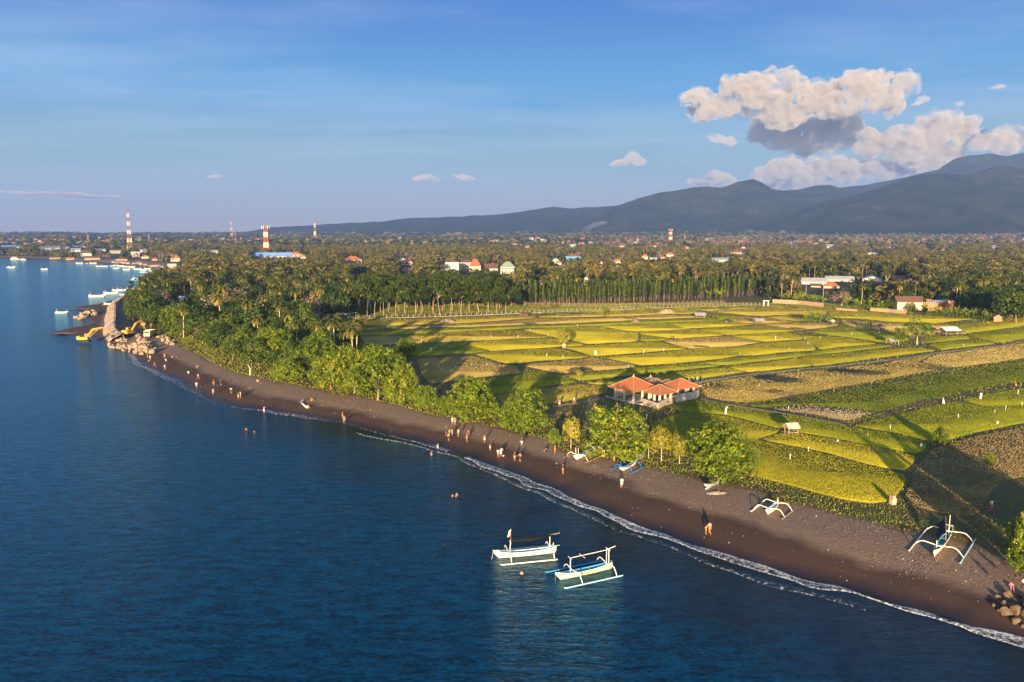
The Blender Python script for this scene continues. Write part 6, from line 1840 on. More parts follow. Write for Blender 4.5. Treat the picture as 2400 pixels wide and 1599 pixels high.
def excavator(p, rz, label, boom, sc=1.0, body_rz=0.0):
    o = thing('excavator', label, 'excavator', p, rz, sc=sc)
    for sy in (-1, 1):
        t = part('track', MB().tube([(-1.7, sy * 1.15, .45), (1.7, sy * 1.15, .45)], .44, 10).box(-1.7, sy * 1.15 - .28, .05, 1.7, sy * 1.15 + .28, .87).mesh('track', M_RUB), o)
    part('turntable', MB().tube([(0, 0, .7), (0, 0, 1.15)], .9, 14).mesh('turntable', M_RUB), o)
    part('body', MB().box(-2.3, -1.25, 1.12, 1.2, 1.25, 2.15).box(-2.4, -1.2, 1.4, -1.2, 1.2, 2.5).mesh('body', M_YEL, bevel=.10), o)
    c = part('cab', MB().box(-.1, .25, 2.1, 1.35, 1.22, 3.15).mesh('cab', M_YEL, bevel=.07), o)
    part('window', MB().box(.1, .20, 2.45, 1.40, 1.27, 2.98).mesh('window', M_DARK), c)
    (x0, z0), (x1, z1), (x2, z2), (x3, z3) = boom
    part('boom', MB().tube([(x0, -.2, z0), (x1, -.2, z1), (x2, -.2, z2)], [.42, .48, .30], 4).mesh('boom', M_YEL), o)
    part('stick', MB().tube([(x2, -.2, z2), (x3, -.2, z3)], [.34, .22], 4).mesh('stick', M_YEL), o)
    part('hydraulic_ram', MB().tube([(x0 + .6, -.2, z0 - .1), ((x1 + x2) / 2, -.2, (z1 + z2) / 2 - .35)], .10, 6).mesh('hydraulic_ram', M_GREY), o)
    part('bucket', MB().add([(x3 - .3, -.75, z3), (x3 + .5, -.75, z3 - .1), (x3 + .1, -.75, z3 - 1.0), (x3 - .7, -.75, z3 - .8), (x3 - .3, .35, z3), (x3 + .5, .35, z3 - .1), (x3 + .1, .35, z3 - 1.0), (x3 - .7, .35, z3 - .8)], [(3, 2, 1, 0), (4, 5, 6, 7), (0, 1, 5, 4), (2, 3, 7, 6), (1, 2, 6, 5), (3, 0, 4, 7)]).mesh('bucket', M_RUB), o)
    return o


p = G(200, 812); p.z = .55
excavator(p, R(14), 'yellow excavator standing on the rock islet, arm reaching to the breakwater', ((.8, 1.9), (2.9, 4.6), (6.3, 5.3), (9.3, 2.6)), 1.15)
p = G(303, 789); excavator(p, R(75), 'yellow excavator seen from behind with its arm raised away, beside the breakwater', ((.8, 1.9), (3.2, 4.3), (6.0, 5.0), (7.6, 2.0)), 1.2)
p = G(353, 790); o = thing('tipper_truck', 'pale yellow tipper truck facing the camera beside the boulder heap', 'truck', p, R(-88), sc=1.1)
M_TRK = plain('pale_yellow_paint', (0.78, 0.62, 0.34), .5)
c = part('cab', MB().box(1.6, -1.15, .7, 3.2, 1.15, 2.75).mesh('cab', M_TRK, bevel=.08), o)
part('windscreen', MB().box(3.16, -.98, 1.75, 3.24, .98, 2.5).mesh('windscreen', M_DARK), c); part('bumper', MB().box(3.18, -1.1, .65, 3.34, 1.1, .95).mesh('bumper', M_GREY), c)
part('tipper_bed', MB().box(-3.2, -1.2, 1.1, 1.45, 1.2, 1.25).box(-3.2, -1.2, 1.25, 1.45, -1.1, 2.7).box(-3.2, 1.1, 1.25, 1.45, 1.2, 2.7).box(1.35, -1.1, 1.25, 1.45, 1.1, 3.05).box(-3.2, -1.1, 1.25, -3.1, 1.1, 2.6).mesh('tipper_bed', M_TRK), o)
part('chassis', MB().box(-3.1, -.5, .7, 3.0, .5, 1.1).mesh('chassis', M_RUB), o)
for x in (2.4, -1.3, -2.5):
    for sy in (-1, 1): part('wheel', MB().tube([(x, sy * .85, .5), (x, sy * 1.18, .5)], .5, 14).mesh('wheel', M_RUB), o)
for sy in (-1, 1): part('headlight', MB().box(3.34, sy * .8 - .15, .72, 3.38, sy * .8 + .15, .9).mesh('headlight', M_WHITEP), o)

# scooters parked by the pavilions
SC = [(1541, 908), (1549, 910), (1557, 909), (1564, 910), (1571, 907), (1583, 903), (1590, 902), (1609, 899), (1617, 897), (1624, 896), (1634, 894), (1646, 892)]
SCC = [((.05, .30, .22), 'green'), ((.70, .70, .72), 'silver'), ((.10, .20, .50), 'blue'), ((.72, .72, .70), 'white'), ((.03, .03, .035), 'black'), ((.75, .73, .70), 'cream')]


def scooter(p, rz, ci, label):
    o = thing('scooter', label, 'scooter', p, rz, 'scooters parked behind the pavilions'); m = plain('scooter_' + SCC[ci][1], SCC[ci][0], .3)
    for x in (-.62, .62):
        w = part('wheel', MB().tube([(x, -.05, .28), (x, .05, .28)], .28, 14).mesh('tyre', M_RUB), o)
    part('body', MB().add([(-.75, -.14, .55), (.1, -.16, .35), (.1, -.16, .62), (-.8, -.10, .78), (-.75, .14, .55), (.1, .16, .35), (.1, .16, .62), (-.8, .10, .78)], [(0, 1, 2, 3), (7, 6, 5, 4), (3, 2, 6, 7), (4, 5, 1, 0), (1, 5, 6, 2), (4, 0, 3, 7)]).box(.42, -.20, .42, .52, .20, .95).box(.05, -.14, .30, .48, .14, .36).mesh('body', m, bevel=.02), o)
    part('seat', MB().box(-.72, -.14, .74, .0, .14, .84).mesh('seat', M_RUB, bevel=.03), o)
    part('handlebar', MB().tube([(.58, 0, .35), (.42, 0, 1.02)], .035, 6).tube([(.40, -.33, 1.05), (.42, 0, 1.0), (.40, .33, 1.05)], .025, 6).mesh('handlebar', M_RUB), o)
    part('mirror', MB().box(.40, .26, 1.12, .43, .38, 1.22).box(.40, -.38, 1.12, .43, -.26, 1.22).mesh('mirror', M_GREY), o)
    return o


for i, (u, v) in enumerate(SC):
    ci = (i * 5 + 1) % 6; side = 'behind the rust roofed pavilion' if i < 5 else ('behind the right orange roof' if i < 7 else 'on the path right of the orange roof')
    nth = ['leftmost', 'second from left', 'third from left', 'fourth from left', 'fifth from left', 'left one', 'right one', 'leftmost', 'second', 'third', 'fourth', 'rightmost'][i]
    p = G(u, v + 1); p.z += .15; scooter(p, R(60 + (i * 37) % 50), ci, nth + ' ' + SCC[ci][1] + ' scooter parked ' + side)

# ------------------------------------------------------------------ people
M_SKIN = plain('skin', (0.42, 0.21, 0.12), .6, col2=(0.32, 0.16, 0.09)); M_HAIR = plain('black_hair', (0.012, 0.010, 0.010), .6, var=.1)
CLOTH = {}
for nme, c in dict(white=(.82, .80, .76), red=(.62, .05, .04), black=(.025, .025, .03), green=(.12, .25, .12), yellow=(.75, .55, .10), blue=(.08, .16, .45), orange=(.75, .25, .05), grey=(.35, .35, .36), pink=(.75, .16, .28), khaki=(.40, .32, .20), navy=(.03, .05, .14), cream=(.75, .66, .45), purple=(.25, .12, .40)).items():
    CLOTH[nme] = plain('cloth_' + nme, c, .85)


def body_mesh(J, E, Rr, name='body'):
    """J joints, E edges, Rr radii -> one continuous skinned body"""
    me = bpy.data.meshes.new('sk'); me.from_pydata(J, E, []); ob = bpy.data.objects.new('sk', me); COL.objects.link(ob)
    sk = ob.modifiers.new('s', 'SKIN'); ob.modifiers.new('u', 'SUBSURF').levels = 1
    sk.use_smooth_shade = True
    for v, r in zip(me.skin_vertices[0].data, Rr): v.radius = (r, r)
    me.skin_vertices[0].data[0].use_root = True
    bpy.context.view_layer.update()
    m2 = bpy.data.meshes.new_from_object(ob.evaluated_get(bpy.context.evaluated_depsgraph_get()))
    bpy.data.objects.remove(ob); m2.materials.clear(); m2.materials.append(M_SKIN); m2.polygons.foreach_set('use_smooth', [True] * len(m2.polygons)); return m2


def figure(pose, seed=0):
    """x to the right, facing +y"""
    J = []; E = []; Rr = []
    def add(p, r, par=None):
        J.append(tuple(p)); Rr.append(r)
        if par is not None: E.append((par, len(J) - 1))
        return len(J) - 1
    sit = pose in ('sit', 'crouch'); zp = {'sit': .14, 'crouch': .34}.get(pose, .92); ln = {'sit': -.10, 'crouch': .22, 'bend': .38, 'walk': .04}.get(pose, 0.02)
    pel = add((0, 0, zp), .125); ch1 = add((0, ln * .45, zp + .24), .115, pel); ch2 = add((0, ln, zp + .44), .135, ch1); nk = add((0, ln * 1.1, zp + .56), .055, ch2)
    hd1 = add((0, ln * 1.15 + .02, zp + .66), .085, nk); add((0, ln * 1.15 + .02, zp + .75), .075, hd1); add((0, ln * 1.15 + .11, zp + .655), .02, hd1)
    hands = []
    for sx in (-1, 1):
        sh = add((sx * .17, ln, zp + .47), .06, ch2)
        if pose == 'walk': el = (sx * .24, ln - sx * .12, zp + .20); wr = (sx * .25, ln + .08 - sx * .10, zp - .02)
        elif pose == 'reach': el = (sx * .34, ln + .10, zp + .30); wr = (sx * .46, ln + .25, zp + .22)
        elif sit: el = (sx * .25, ln + .14, zp + .26); wr = (sx * .18, ln + .34, zp + .22)
        elif pose == 'bend': el = (sx * .22, ln + .16, zp + .22); wr = (sx * .16, ln + .28, zp + .02)
        else: el = (sx * .25, ln - .02, zp + .20); wr = (sx * .27, ln + .06, zp - .04)
        e_ = add(el, .042, sh); w_ = add(wr, .028, e_)
        d = (Vector(wr) - Vector(el)).normalized(); pm = Vector(wr) + d * .07; pi_ = add(pm, .030, w_)
        hands.append((pm, d, sx))
        for k in range(4): add(pm + d * (.075 + .01 * (k in (1, 2))) + Vector((0, (k - 1.5) * .02, -.005 * k)), .009, pi_)
        add(pm + d * .015 + Vector((-sx * .045, .03, 0)), .010, pi_)
        hp_ = add((sx * .09, 0, zp - .05), .095, pel)
        if pose == 'walk': kn = (sx * .10, sx * .20 + .05, .50); an = (sx * .10, sx * .22 - (.18 if sx < 0 else -.02), .09); 
        elif pose == 'sit': kn = (sx * .16, .38, .46); an = (sx * .14, .58, .08)
        elif pose == 'crouch': kn = (sx * .17, .30, .46); an = (sx * .13, .10, .08)
        else: kn = (sx * .10, .03, .49); an = (sx * .12 , 0, .08)
        k_ = add(kn, .062, hp_); a_ = add(an, .038, k_); add((an[0] + sx * .01, an[1] + .15, .03), .030, a_)
    body = body_mesh(J, E, Rr)
    hair = MB(); c = Vector((0, ln * 1.15 - .005, zp + .735))
    bm = bmesh.new(); bmesh.ops.create_icosphere(bm, subdivisions=2, radius=.112)
    for v in bm.verts: v.co = Vector((v.co.x * .95, v.co.y * 1.05, max(v.co.z, -.05 if v.co.y < .02 else .02))) + c
    hm = bpy.data.meshes.new('hair'); bm.to_mesh(hm); bm.free(); hm.materials.append(M_HAIR)
    sh = MB(); sh.tube([(0, 0, zp - .02), (0, ln * .45, zp + .24), (0, ln * .95, zp + .42), (0, ln * 1.08, zp + .53)], [.155, .150, .175, .075], 10)
    for sx in (-1, 1):
        s0 = J[[i for i, j in enumerate(J) if abs(j[0] - sx * .17) < 1e-6][0]]; ix = J.index(s0); e0 = J[ix + 1]
        sh.tube([s0, tuple((Vector(s0) * .4 + Vector(e0) * .6))], [.082, .066], 8)
    shm = sh.mesh('shirt', CLOTH['white'], smooth=True)
    st_ = MB(); st_.tube([(0, 0, zp + .10), (0, 0, zp - .08)], [.150, .165], 10)
    for sx in (-1, 1):
        hi = [i for i, j in enumerate(J) if abs(j[0] - sx * .09) < 1e-6 and abs(j[2] - (zp - .05)) < 1e-6][0]; st_.tube([J[hi], tuple(Vector(J[hi]) * .25 + Vector(J[hi + 1]) * .75)], [.115, .095], 8)
    stm = st_.mesh('shorts', CLOTH['navy'], smooth=True)
    return body, hm, shm, stm


FIG = {k: figure(k) for k in ('stand', 'walk', 'sit', 'crouch', 'bend', 'reach')}


def person(u, v, pose, top, bottom, label, rz=None, h=1.0, sink=0.0, lift=0.0, hat=None):
    p = G(u, v); p.z = max(p.z, 0 if not sink else -5) - sink + lift
    if sink: x, y = G0(u, v, 0); p = Vector((x, y, -sink))
    o = thing('person', label, 'person', p, rs.rand() * 6.28 if rz is None else R(rz), None, sc=h)
    b, hm, sm_, st_ = FIG[pose]
    part('body', b, o); part('hair', hm, o)
    for nm, me, c in (('shirt', sm_, top), ('shorts', st_, bottom)):
        if c:
            q = part(nm, me, o); q.material_slots[0].link = 'OBJECT'; q.material_slots[0].material = CLOTH[c]
    return o


PEOPLE = [(352, 845, 'stand', 'white', 'orange', 'person in a white shirt standing highest on the dark sand below the boulder heap'), (363, 860, 'walk', 'red', 'red', 'person all in red walking near the waterline below the boulder heap'),
 (387, 867, 'walk', 'white', 'orange', 'person in a white top and orange shorts below the boulder heap'), (390, 848, 'crouch', 'white', 'orange', 'crouching person in white near the person in orange shorts'), (386, 840, 'stand', 'pink', 'khaki', 'person in pink standing behind the crouching one below the boulders'),
 (404, 840, 'sit', 'grey', 'navy', 'person in dark grey sitting at the start of the grass verge'), (411, 839, 'sit', 'black', 'black', 'person in black sitting right of the one in grey by the verge'), (442, 878, 'crouch', 'white', 'khaki', 'person in white bending low alone on the dark sand'),
 (463, 863, 'sit', None, 'orange', 'bare chested person sitting on the pebble edge left'), (465, 890, 'walk', 'white', 'red', 'person in white and red walking left of the pair on the sand'), (461, 910, 'stand', 'white', 'grey', 'person in a cream shirt nearest the water on the left beach'),
 (501, 904, 'stand', 'black', 'orange', 'person in a dark shirt standing upright left of the middle beach'), (518, 904, 'stand', 'black', 'black', 'thin person in black with a long shadow on the left beach'), (500, 926, 'walk', 'grey', 'khaki', 'person in grey near the water below the one in a dark shirt'),
 (542, 923, 'stand', 'yellow', 'black', 'person in a yellow shirt and black shorts'), (559, 935, 'stand', 'navy', 'yellow', 'person in dark top, left of a close pair near the water'), (564, 933, 'stand', 'grey', 'grey', 'person in grey, right of a close pair near the water'),
 (604, 896, 'sit', 'white', 'red', 'person sitting alone on the gravel below the clump of trees'), (619, 972, 'bend', 'pink', 'white', 'person in pink wading at the edge of the surf'), (710, 943, 'sit', 'blue', 'purple', 'person in blue sitting at the top end of the driftwood log'),
 (722, 957, 'sit', 'cream', 'khaki', 'pale clothed person sitting at the lower end of the driftwood log'), (730, 940, 'sit', None, 'orange', 'person sitting in the sand right of the driftwood log'), (803, 982, 'stand', 'red', 'orange', 'person in a red shirt in the pair at the waterline'),
 (807, 992, 'walk', 'green', 'grey', 'person in a green shirt in the pair at the waterline'), (1060, 995, 'stand', 'white', 'white', 'person all in white standing by the leftmost round tree'), (1066, 996, 'stand', 'orange', 'khaki', 'bare armed person beside the one all in white'),
 (1087, 989, 'sit', 'black', 'black', 'person in black sitting under the leftmost round tree'), (1092, 988, 'crouch', 'yellow', 'khaki', 'person in yellow crouching beside the one sitting in black'), (1047, 1023, 'crouch', 'black', 'navy', 'person in black crouching at the left of the group on the sand'),
 (1052, 1034, 'stand', 'khaki', 'black', 'person standing nearest the water in the left group'), (1053, 1025, 'stand', 'grey', 'grey', 'person in grey in the middle of the left group'), (1059, 1024, 'stand', 'orange', 'khaki', 'person in orange tan top at the right of the left group'),
 (1074, 1024, 'stand', 'cream', 'grey', 'person in a cream shirt right of the left group'), (1100, 1020, 'crouch', 'red', 'navy', 'person in a red shirt bending behind a bare chested one'), (1094, 1036, 'stand', None, 'khaki', 'bare chested person in front of the one in red'),
 (1136, 1038, 'stand', None, 'white', 'bare chested person in white shorts in the middle of the beach'), (1149, 1056, 'walk', None, 'white', 'bare chested child in white shorts walking towards the water'), (1168, 1072, 'bend', 'white', 'orange', 'person in white stooping, left of two leaning together'),
 (1174, 1071, 'bend', 'white', 'white', 'person in white stooping, right of two leaning together'), (1206, 1080, 'stand', 'black', 'grey', 'person in a black shirt left of the one with arms out'), (1219, 1083, 'reach', None, 'black', 'bare chested person in black shorts with arms held out'),
 (1223, 1046, 'stand', 'black', 'white', 'person in black top and white shorts at the edge of the gravel'), (1279, 1061, 'sit', 'black', 'blue', 'person sitting on the gravel left of the white boat with teal frame'), (1301, 1063, 'stand', None, 'orange', 'person in orange shorts just left of the white boat with teal frame'),
 (1026, 1056, 'stand', None, 'white', 'child in white shorts standing in the shallow wash'), (1319, 1111, 'stand', 'black', 'orange', 'person in a black top standing alone on the wide dark sand'), (1457, 1144, 'walk', 'white', 'white', 'person all in white striding below the small blue outrigger'),
 (1654, 1252, 'bend', None, 'orange', 'bare chested person in orange shorts in the pair nearest the camera'), (1663, 1252, 'walk', 'grey', 'orange', 'person in a grey shirt in the pair nearest the camera'), (1311, 953, 'stand', 'pink', 'white', 'person in pink top and white skirt on the field bund'),
 (1346, 947, 'walk', 'white', 'orange', 'person in a white shirt walking on the field bund'), (1474, 864, 'bend', 'blue', 'grey', 'person in blue stooping in the rice behind the pavilions'), (2323, 1198, 'stand', 'white', 'pink', 'small figure in white on the shaded grass at the far right'), (2308, 1202, 'crouch', 'black', 'black', 'dark crouching figure on the shaded grass at the far right')]
for q in PEOPLE: person(*q, h=(.75 if 'child' in q[5] else 1.0 + .06 * rs.rand()) * (1.08))
o = person(2368, 1399, 'sit', 'pink', 'blue', 'person in a crimson shirt sitting on the rocks at the right edge', rz=160, lift=1.0); person(2397, 1394, 'sit', 'white', 'navy', 'person in a white shirt sitting at the very right edge on the rocks', rz=190, lift=1.2)
person(1011, 1067, 'stand', None, 'khaki', 'bare chested swimmer standing waist deep off the middle beach', sink=.85); person(577, 1008, 'stand', 'red', None, 'swimmer in red, left one of two far from the beach', sink=1.15)
person(596, 1013, 'stand', None, None, 'dark head of a swimmer right of the one in red', sink=1.35); person(1061, 1164, 'stand', None, 'khaki', 'swimmer, left of two close together off the boats', sink=1.2); person(1068, 1165, 'bend', None, None, 'swimmer, right of two close together off the boats', sink=1.0)
a_, b_2 = G(704, 944), G(720, 958); o = tag(link('driftwood_log', MB().tube([(0, 0, .22), tuple((b_2 - a_) * .5 + Vector((0, 0, .25))), tuple(b_2 - a_ + Vector((0, 0, .22)))], [.16, .24, .18], 8).mesh('driftwood_log', M_WHITEP, smooth=True), None, a_), 'pale driftwood log lying on the dark sand with people on it', 'log')
for u, v, r_, lab in ((1223, 1386, .26, 'yellowish round buoy floating below the white outrigger boat'), (1040, 1318, .20, 'small dark round float left of the white outrigger boat'), (1180, 1070, .17, 'white ball on the sand beside the stooping pair'), (349, 847, .15, 'white ball on the sand by the person below the boulder heap')):
    bm = bmesh.new(); bmesh.ops.create_icosphere(bm, subdivisions=3, radius=r_); me = bpy.data.meshes.new('ball'); bm.to_mesh(me); bm.free(); me.polygons.foreach_set('use_smooth', [True] * len(me.polygons))
    me.materials.append(CLOTH['khaki'] if 'yellowish' in lab else (M_DARK if 'dark' in lab else M_WHITEP)); p = G(u, v); p.z = max(p.z, 0) + (.05 if v > 1200 else r_); o = tag(link('buoy' if v > 1200 else 'ball', me, None, p), lab, 'buoy' if v > 1200 else 'ball')

# ------------------------------------------------------------------ flags in the rice
M_FLAG = plain('white_plastic_flag', (0.86, 0.86, 0.86), .6, var=.05)
SMALL = [(846, 758, 4), (818, 759, 8), (915, 811, 9), (1068, 864, 7), (1029, 864, 8), (1015, 895, 5), (987, 803, 7), (1001, 805, 6), (1111, 798, 6), (1152, 793, 6), (1145, 799, 3), (1214, 793, 7), (1241, 777, 6), (1353, 766, 6), (1284, 789, 7), (1281, 839, 10), (1319, 841, 9), (1211, 877, 9), (1141, 859, 6), (1104, 858, 4), (1508, 831, 11), (1555, 826, 10), (1573, 822, 4), (1701, 758, 6), (1817, 798, 10), (1886, 798, 7), (1893, 809, 7), (1849, 822, 6), (1820, 827, 4), (1734, 835, 8), (1779, 909, 9), (1847, 963, 10), (1996, 786, 7), (2014, 785, 4), (2060, 782, 5), (1923, 795, 7), (1942, 791, 5), (2057, 847, 8), (2103, 841, 6), (2258, 814, 7), (2316, 761, 6), (2304, 754, 4), (2006, 743, 5), (2086, 1008, 11), (2033, 1023, 6), (2245, 981, 10), (2275, 978, 6), (2331, 969, 7), (2385, 927, 13), (2395, 953, 10), (2356, 964, 13), (1894, 1061, 13), (1851, 1079, 15), (1515, 985, 14), (1009, 828, 14), (1458, 900, 5), (2180, 900, 4), (1660, 905, 6)]
fpole = MB().tube([(0, 0, -.4), (0, 0, 1.0)], .018, 5).mesh('stick', M_WOOD); fcl = MB().add([(.0, .0, .98), (.17, .03, .95), (.10, .05, .50), (.14, .02, .22), (0, 0, .25), (.0, .02, .98), (.17, .05, .95), (.10, .07, .50), (.14, .04, .22), (0, .02, .25)], [(0, 1, 2, 3, 4), (9, 8, 7, 6, 5)]).mesh('flag_cloth', M_FLAG)
for u, v, h in SMALL:
    p = G(u, v); s = px_m(p); H = h * s * .9 + .2
    row = 'in the near rice' if v > 930 else ('in the middle of the rice' if v > 810 else 'near the far edge of the rice')
    sd = 'left' if u < 1250 else ('centre' if u < 1750 else 'right')
    o = thing('bird_scaring_flag', 'small white flag on a stick ' + row + ', ' + sd + ' part', 'flag', p, R(-20 + 30 * rs.rand()), 'white flags ' + row + ', ' + sd, sc=(H * .62, H * .62, H))
    part('stick', fpole, o); part('flag_cloth', fcl, o)


def bigflag(u, v, h, w, col, label, shape='rect'):
    p = G(u, v); s = px_m(p); H = h * s * .85 + .2; W = w * s * .75; o = thing('banner', label, 'flag', p, R(-12))
    part('pole', MB().tube([(0, 0, -.4), (0, 0, H), (W * .3 if shape == 'curve' else 0, 0, H * 1.02)], [.03, .025, .01], 6).mesh('pole', M_WOOD), o)
    pts = {'rect': [(0, H), (W, H * .98), (W * .85, H * .15), (0, H * .2)], 'tri': [(0, H), (W * .5, H * .6), (W, H * .1), (0, H * .15)], 'curve': [(0, H * .1), (-W * .3, H * .35), (0, H * .8), (W * .8, H * 1.05), (W * .5, H * .7), (W * .35, H * .2)], 'blob': [(-W / 2, H * .3), (-W * .3, H), (W * .3, H * .95), (W / 2, H * .3), (0, 0)]}[shape]
    V = [(x, .0, z) for x, z in pts] + [(x, .03, z) for x, z in pts]; n = len(pts)
    part('cloth', MB().add(V, [tuple(range(n)), tuple(range(n, 2 * n))[::-1]] + [(i, n + i, n + (i + 1) % n, (i + 1) % n) for i in range(n)]).mesh('cloth', col), o)


bigflag(2209, 948, 18, 7, M_FLAG, 'large white triangular flag on the dark ditch between the right fields', 'tri')
bigflag(2296, 938, 18, 6, M_FLAG, 'large white rectangular flag right of the triangular one', 'rect')
bigflag(2380, 906, 9, 5, CLOTH['orange'], 'orange triangular flag near the right edge', 'tri')
bigflag(1700, 974, 23, 7, M_FLAG, 'tall curved white feather banner right of the pavilions', 'curve')
bigflag(1396, 832, 11, 8, M_FLAG, 'bright white cloth bag hung low in the middle of the rice plain', 'blob')
bigflag(2159, 1049, 9, 7, M_FLAG, 'white plastic bag on a stick beside the dark round bush', 'blob')
bigflag(2338, 996, 8, 6, M_FLAG, 'round white bag on a stick near the ditch at the far right', 'blob')
bigflag(1963, 1037, 5, 6, M_FLAG, 'white scrap of plastic on the bund of the near rice', 'blob')
bigflag(1817, 913, 6, 2, CLOTH['red'], 'thin red marker flag in the stubble field', 'rect')
bigflag(1577, 800, 14, 3, P_BLACK, 'dark narrow scarecrow pole in the far rice', 'rect')
bigflag(2270, 984, 8, 3, P_BLACK, 'small dark flag at the far right rice', 'rect')

# ------------------------------------------------------------------ woods
CLEAR_PX = [(716, 757), (850, 746), (1000, 742), (1150, 738), (1165, 722), (1300, 714), (1450, 709), (1600, 702), (1700, 696), (1800, 692), (1800, 702), (1935, 711), (2060, 722), (2100, 722), (2160, 722), (2300, 736), (2320, 748), (2400, 752), (2700, 762),
 (3400, 1000), (3400, 1400), (2700, 1400)] + VERGE_PX[::-1][1:16] + [(860, 920), (830, 840), (790, 812), (735, 795)]
CLEAR = np.array([G0(u, v, 2.2) for u, v in CLEAR_PX])
ALB = np.array([G0(u, v, 2.2) for u, v in [(820, 750), (1215, 736), (1215, 700), (820, 706)]])
TIP = np.array([G0(u, v, 2.2) for u, v in [(230, 700), (296, 700), (318, 775), (345, 800), (300, 840), (200, 830)]])



def clear_of_houses(P, hgt, wid):
    """drop trees whose crown would stand in front of a building"""
    z = ground_z(P)
    u, vb, d = PJ(P[:, 0], P[:, 1], z); vt = PJ(P[:, 0], P[:, 1], z + hgt)[1]
    w = FPX * wid / d
    ok = np.ones(len(P), bool)
    for (u0, u1, ve, vbse, dist, x, y, rad) in HOUSES:
        ok &= ~((d < dist + rad) & (u + w * .7 > u0) & (u - w * .7 < u1) & (vt < vbse - (vbse - ve) * .30) & (vb > ve))
        ok &= ((P[:, 0] - x) ** 2 + (P[:, 1] - y) ** 2) > (rad + wid * .6) ** 2
    return ok


def region_points(y0, y1, sp, amax=37.5, seed=1):
    st = np.random.RandomState(seed); xs = np.arange(-y1 * .78, y1 * .78, sp); ys = np.arange(y0, y1, sp)
    X, Y = np.meshgrid(xs, ys); P = np.column_stack([X.ravel(), Y.ravel()]) + (st.rand(X.size, 2) - .5) * sp * .9
    u = PJ(P[:, 0], P[:, 1], 2.0)[0]
    P = P[(u > -90) & (u < 2520)]
    d = sdist(P, VERGE, SEA_CLOSE[[3, 2, 1, 0]])
    return P[d > 5], st


def zone(P):
    x, y = P[:, 0], P[:, 1]
    a = np.array([noise.noise((p[0] * .004, p[1] * .006, 3.3)) for p in P]); b = np.array([noise.noise((p[0] * .012, p[1] * .012, 8.1)) for p in P])
    return a, b


# --- near woods: every tree its own object, nearest first
P, st = region_points(205, 900, 7.6, seed=5)
ins = inside(P, CLEAR) | inside(P, ALB) | inside(P, TIP)
PLZ = np.array([G0(u, v, 2.2) for u, v in [(1150, 738), (1165, 716), (1165, 700), (1800, 672), (1800, 716)]])
ins |= inside(P, PLZ)
P = P[~ins]
a, b_ = zone(P); r = st.rand(len(P)); yv = P[:, 1]; u_ = PJ(P[:, 0], P[:, 1], 2)[0]
palm = r < np.where(yv < 450, .13, .36 + .35 * np.clip(a * 2, -1, 1)) 
palm |= (yv > 500) & (yv < 700) & (r < .52) & (u_ > 1150)
dry = (~palm) & (st.rand(len(P)) < np.where((b_ > .32), .45, .03))
hgt = np.where(palm, 14 + 7 * st.rand(len(P)), 7.0 + 8.5 * st.rand(len(P)))
hgt = np.where((yv < 330) & ~palm, 6 + 5.0 * st.rand(len(P)), hgt)
wid = np.where(palm, 4.5, hgt * (.42 + .18 * st.rand(len(P))))
front_ok = np.ones(len(P), bool)
ok = clear_of_houses(P, hgt, wid) 
P, palm, dry, hgt, wid, u_ = P[ok], palm[ok], dry[ok], hgt[ok], wid[ok], u_[ok]
order = np.argsort(P[:, 1]); cnt = {'palm': 0, 'leaf': 0, 'dry': 0}; rest = []
ZL = lambda u: ('of the coastal wood left of the rice', 'coastal wood') if u < 800 else (('in the grove behind the flat topped trees', 'grove behind the flat topped trees') if u < 1180 else (('in the palm grove behind the plantation', 'grove behind the plantation') if u < 1800 else ('behind the village edge on the right', 'village edge')))
zz = ground_z(P)
for i in order:
    kind = 'palm' if palm[i] else ('dry' if dry[i] else 'leaf')
    if cnt[kind] >= {'palm': 296, 'leaf': 262, 'dry': 40}[kind]: rest.append(i); continue
    cnt[kind] += 1
    zl, zg = ZL(u_[i]); h = hgt[i]; w = wid[i]
    pu, pv, _d = PJ(P[i, 0], P[i, 1], zz[i]); lmk = rel(pu, pv)
    lab = {'palm': ('tall ' if h > 18 else '') + 'coconut palm ', 'leaf': ('low ' if h < 8 else 'tall ' if h > 12 else '') + 'broadleaf tree ', 'dry': 'half bare brown tree '}[kind] + lmk
    plant(kind, (P[i, 0], P[i, 1], zz[i]), h, h if kind == 'palm' else w, lab, {'palm': 'coconut palms ', 'leaf': 'broadleaf trees ', 'dry': 'bare trees '}[kind] + lmk)
rest = np.array(rest, int)

# --- the far wood: one mass
def colmat(name):
    m, n, l, b = nt(name); a_ = n.new('ShaderNodeAttribute'); a_.attribute_name = 'leaf_colour'
    l.new(a_.outputs['Color'], b.inputs['Base Color']); b.inputs['Roughness'].default_value = .7; b.inputs['Specular IOR Level'].default_value = .1
    tr = n.new('ShaderNodeBsdfTranslucent'); l.new(a_.outputs['Color'], tr.inputs['Color'])
    mx = n.new('ShaderNodeMixShader'); mx.inputs[0].default_value = .18; l.new(b.outputs[0], mx.inputs[1]); l.new(tr.outputs[0], mx.inputs[2]); l.new(mx.outputs[0], n['Material Output'].inputs['Surface'])
    return m


def tmpl_leaf(n, seed, q):
    V, T, _ = crown(n, seed, nl=9, leaf=q, rl=(.32, .5), low=-.2); V = V.copy(); V[:, 2] = .12 + V[:, 2] * .88
    return V, T


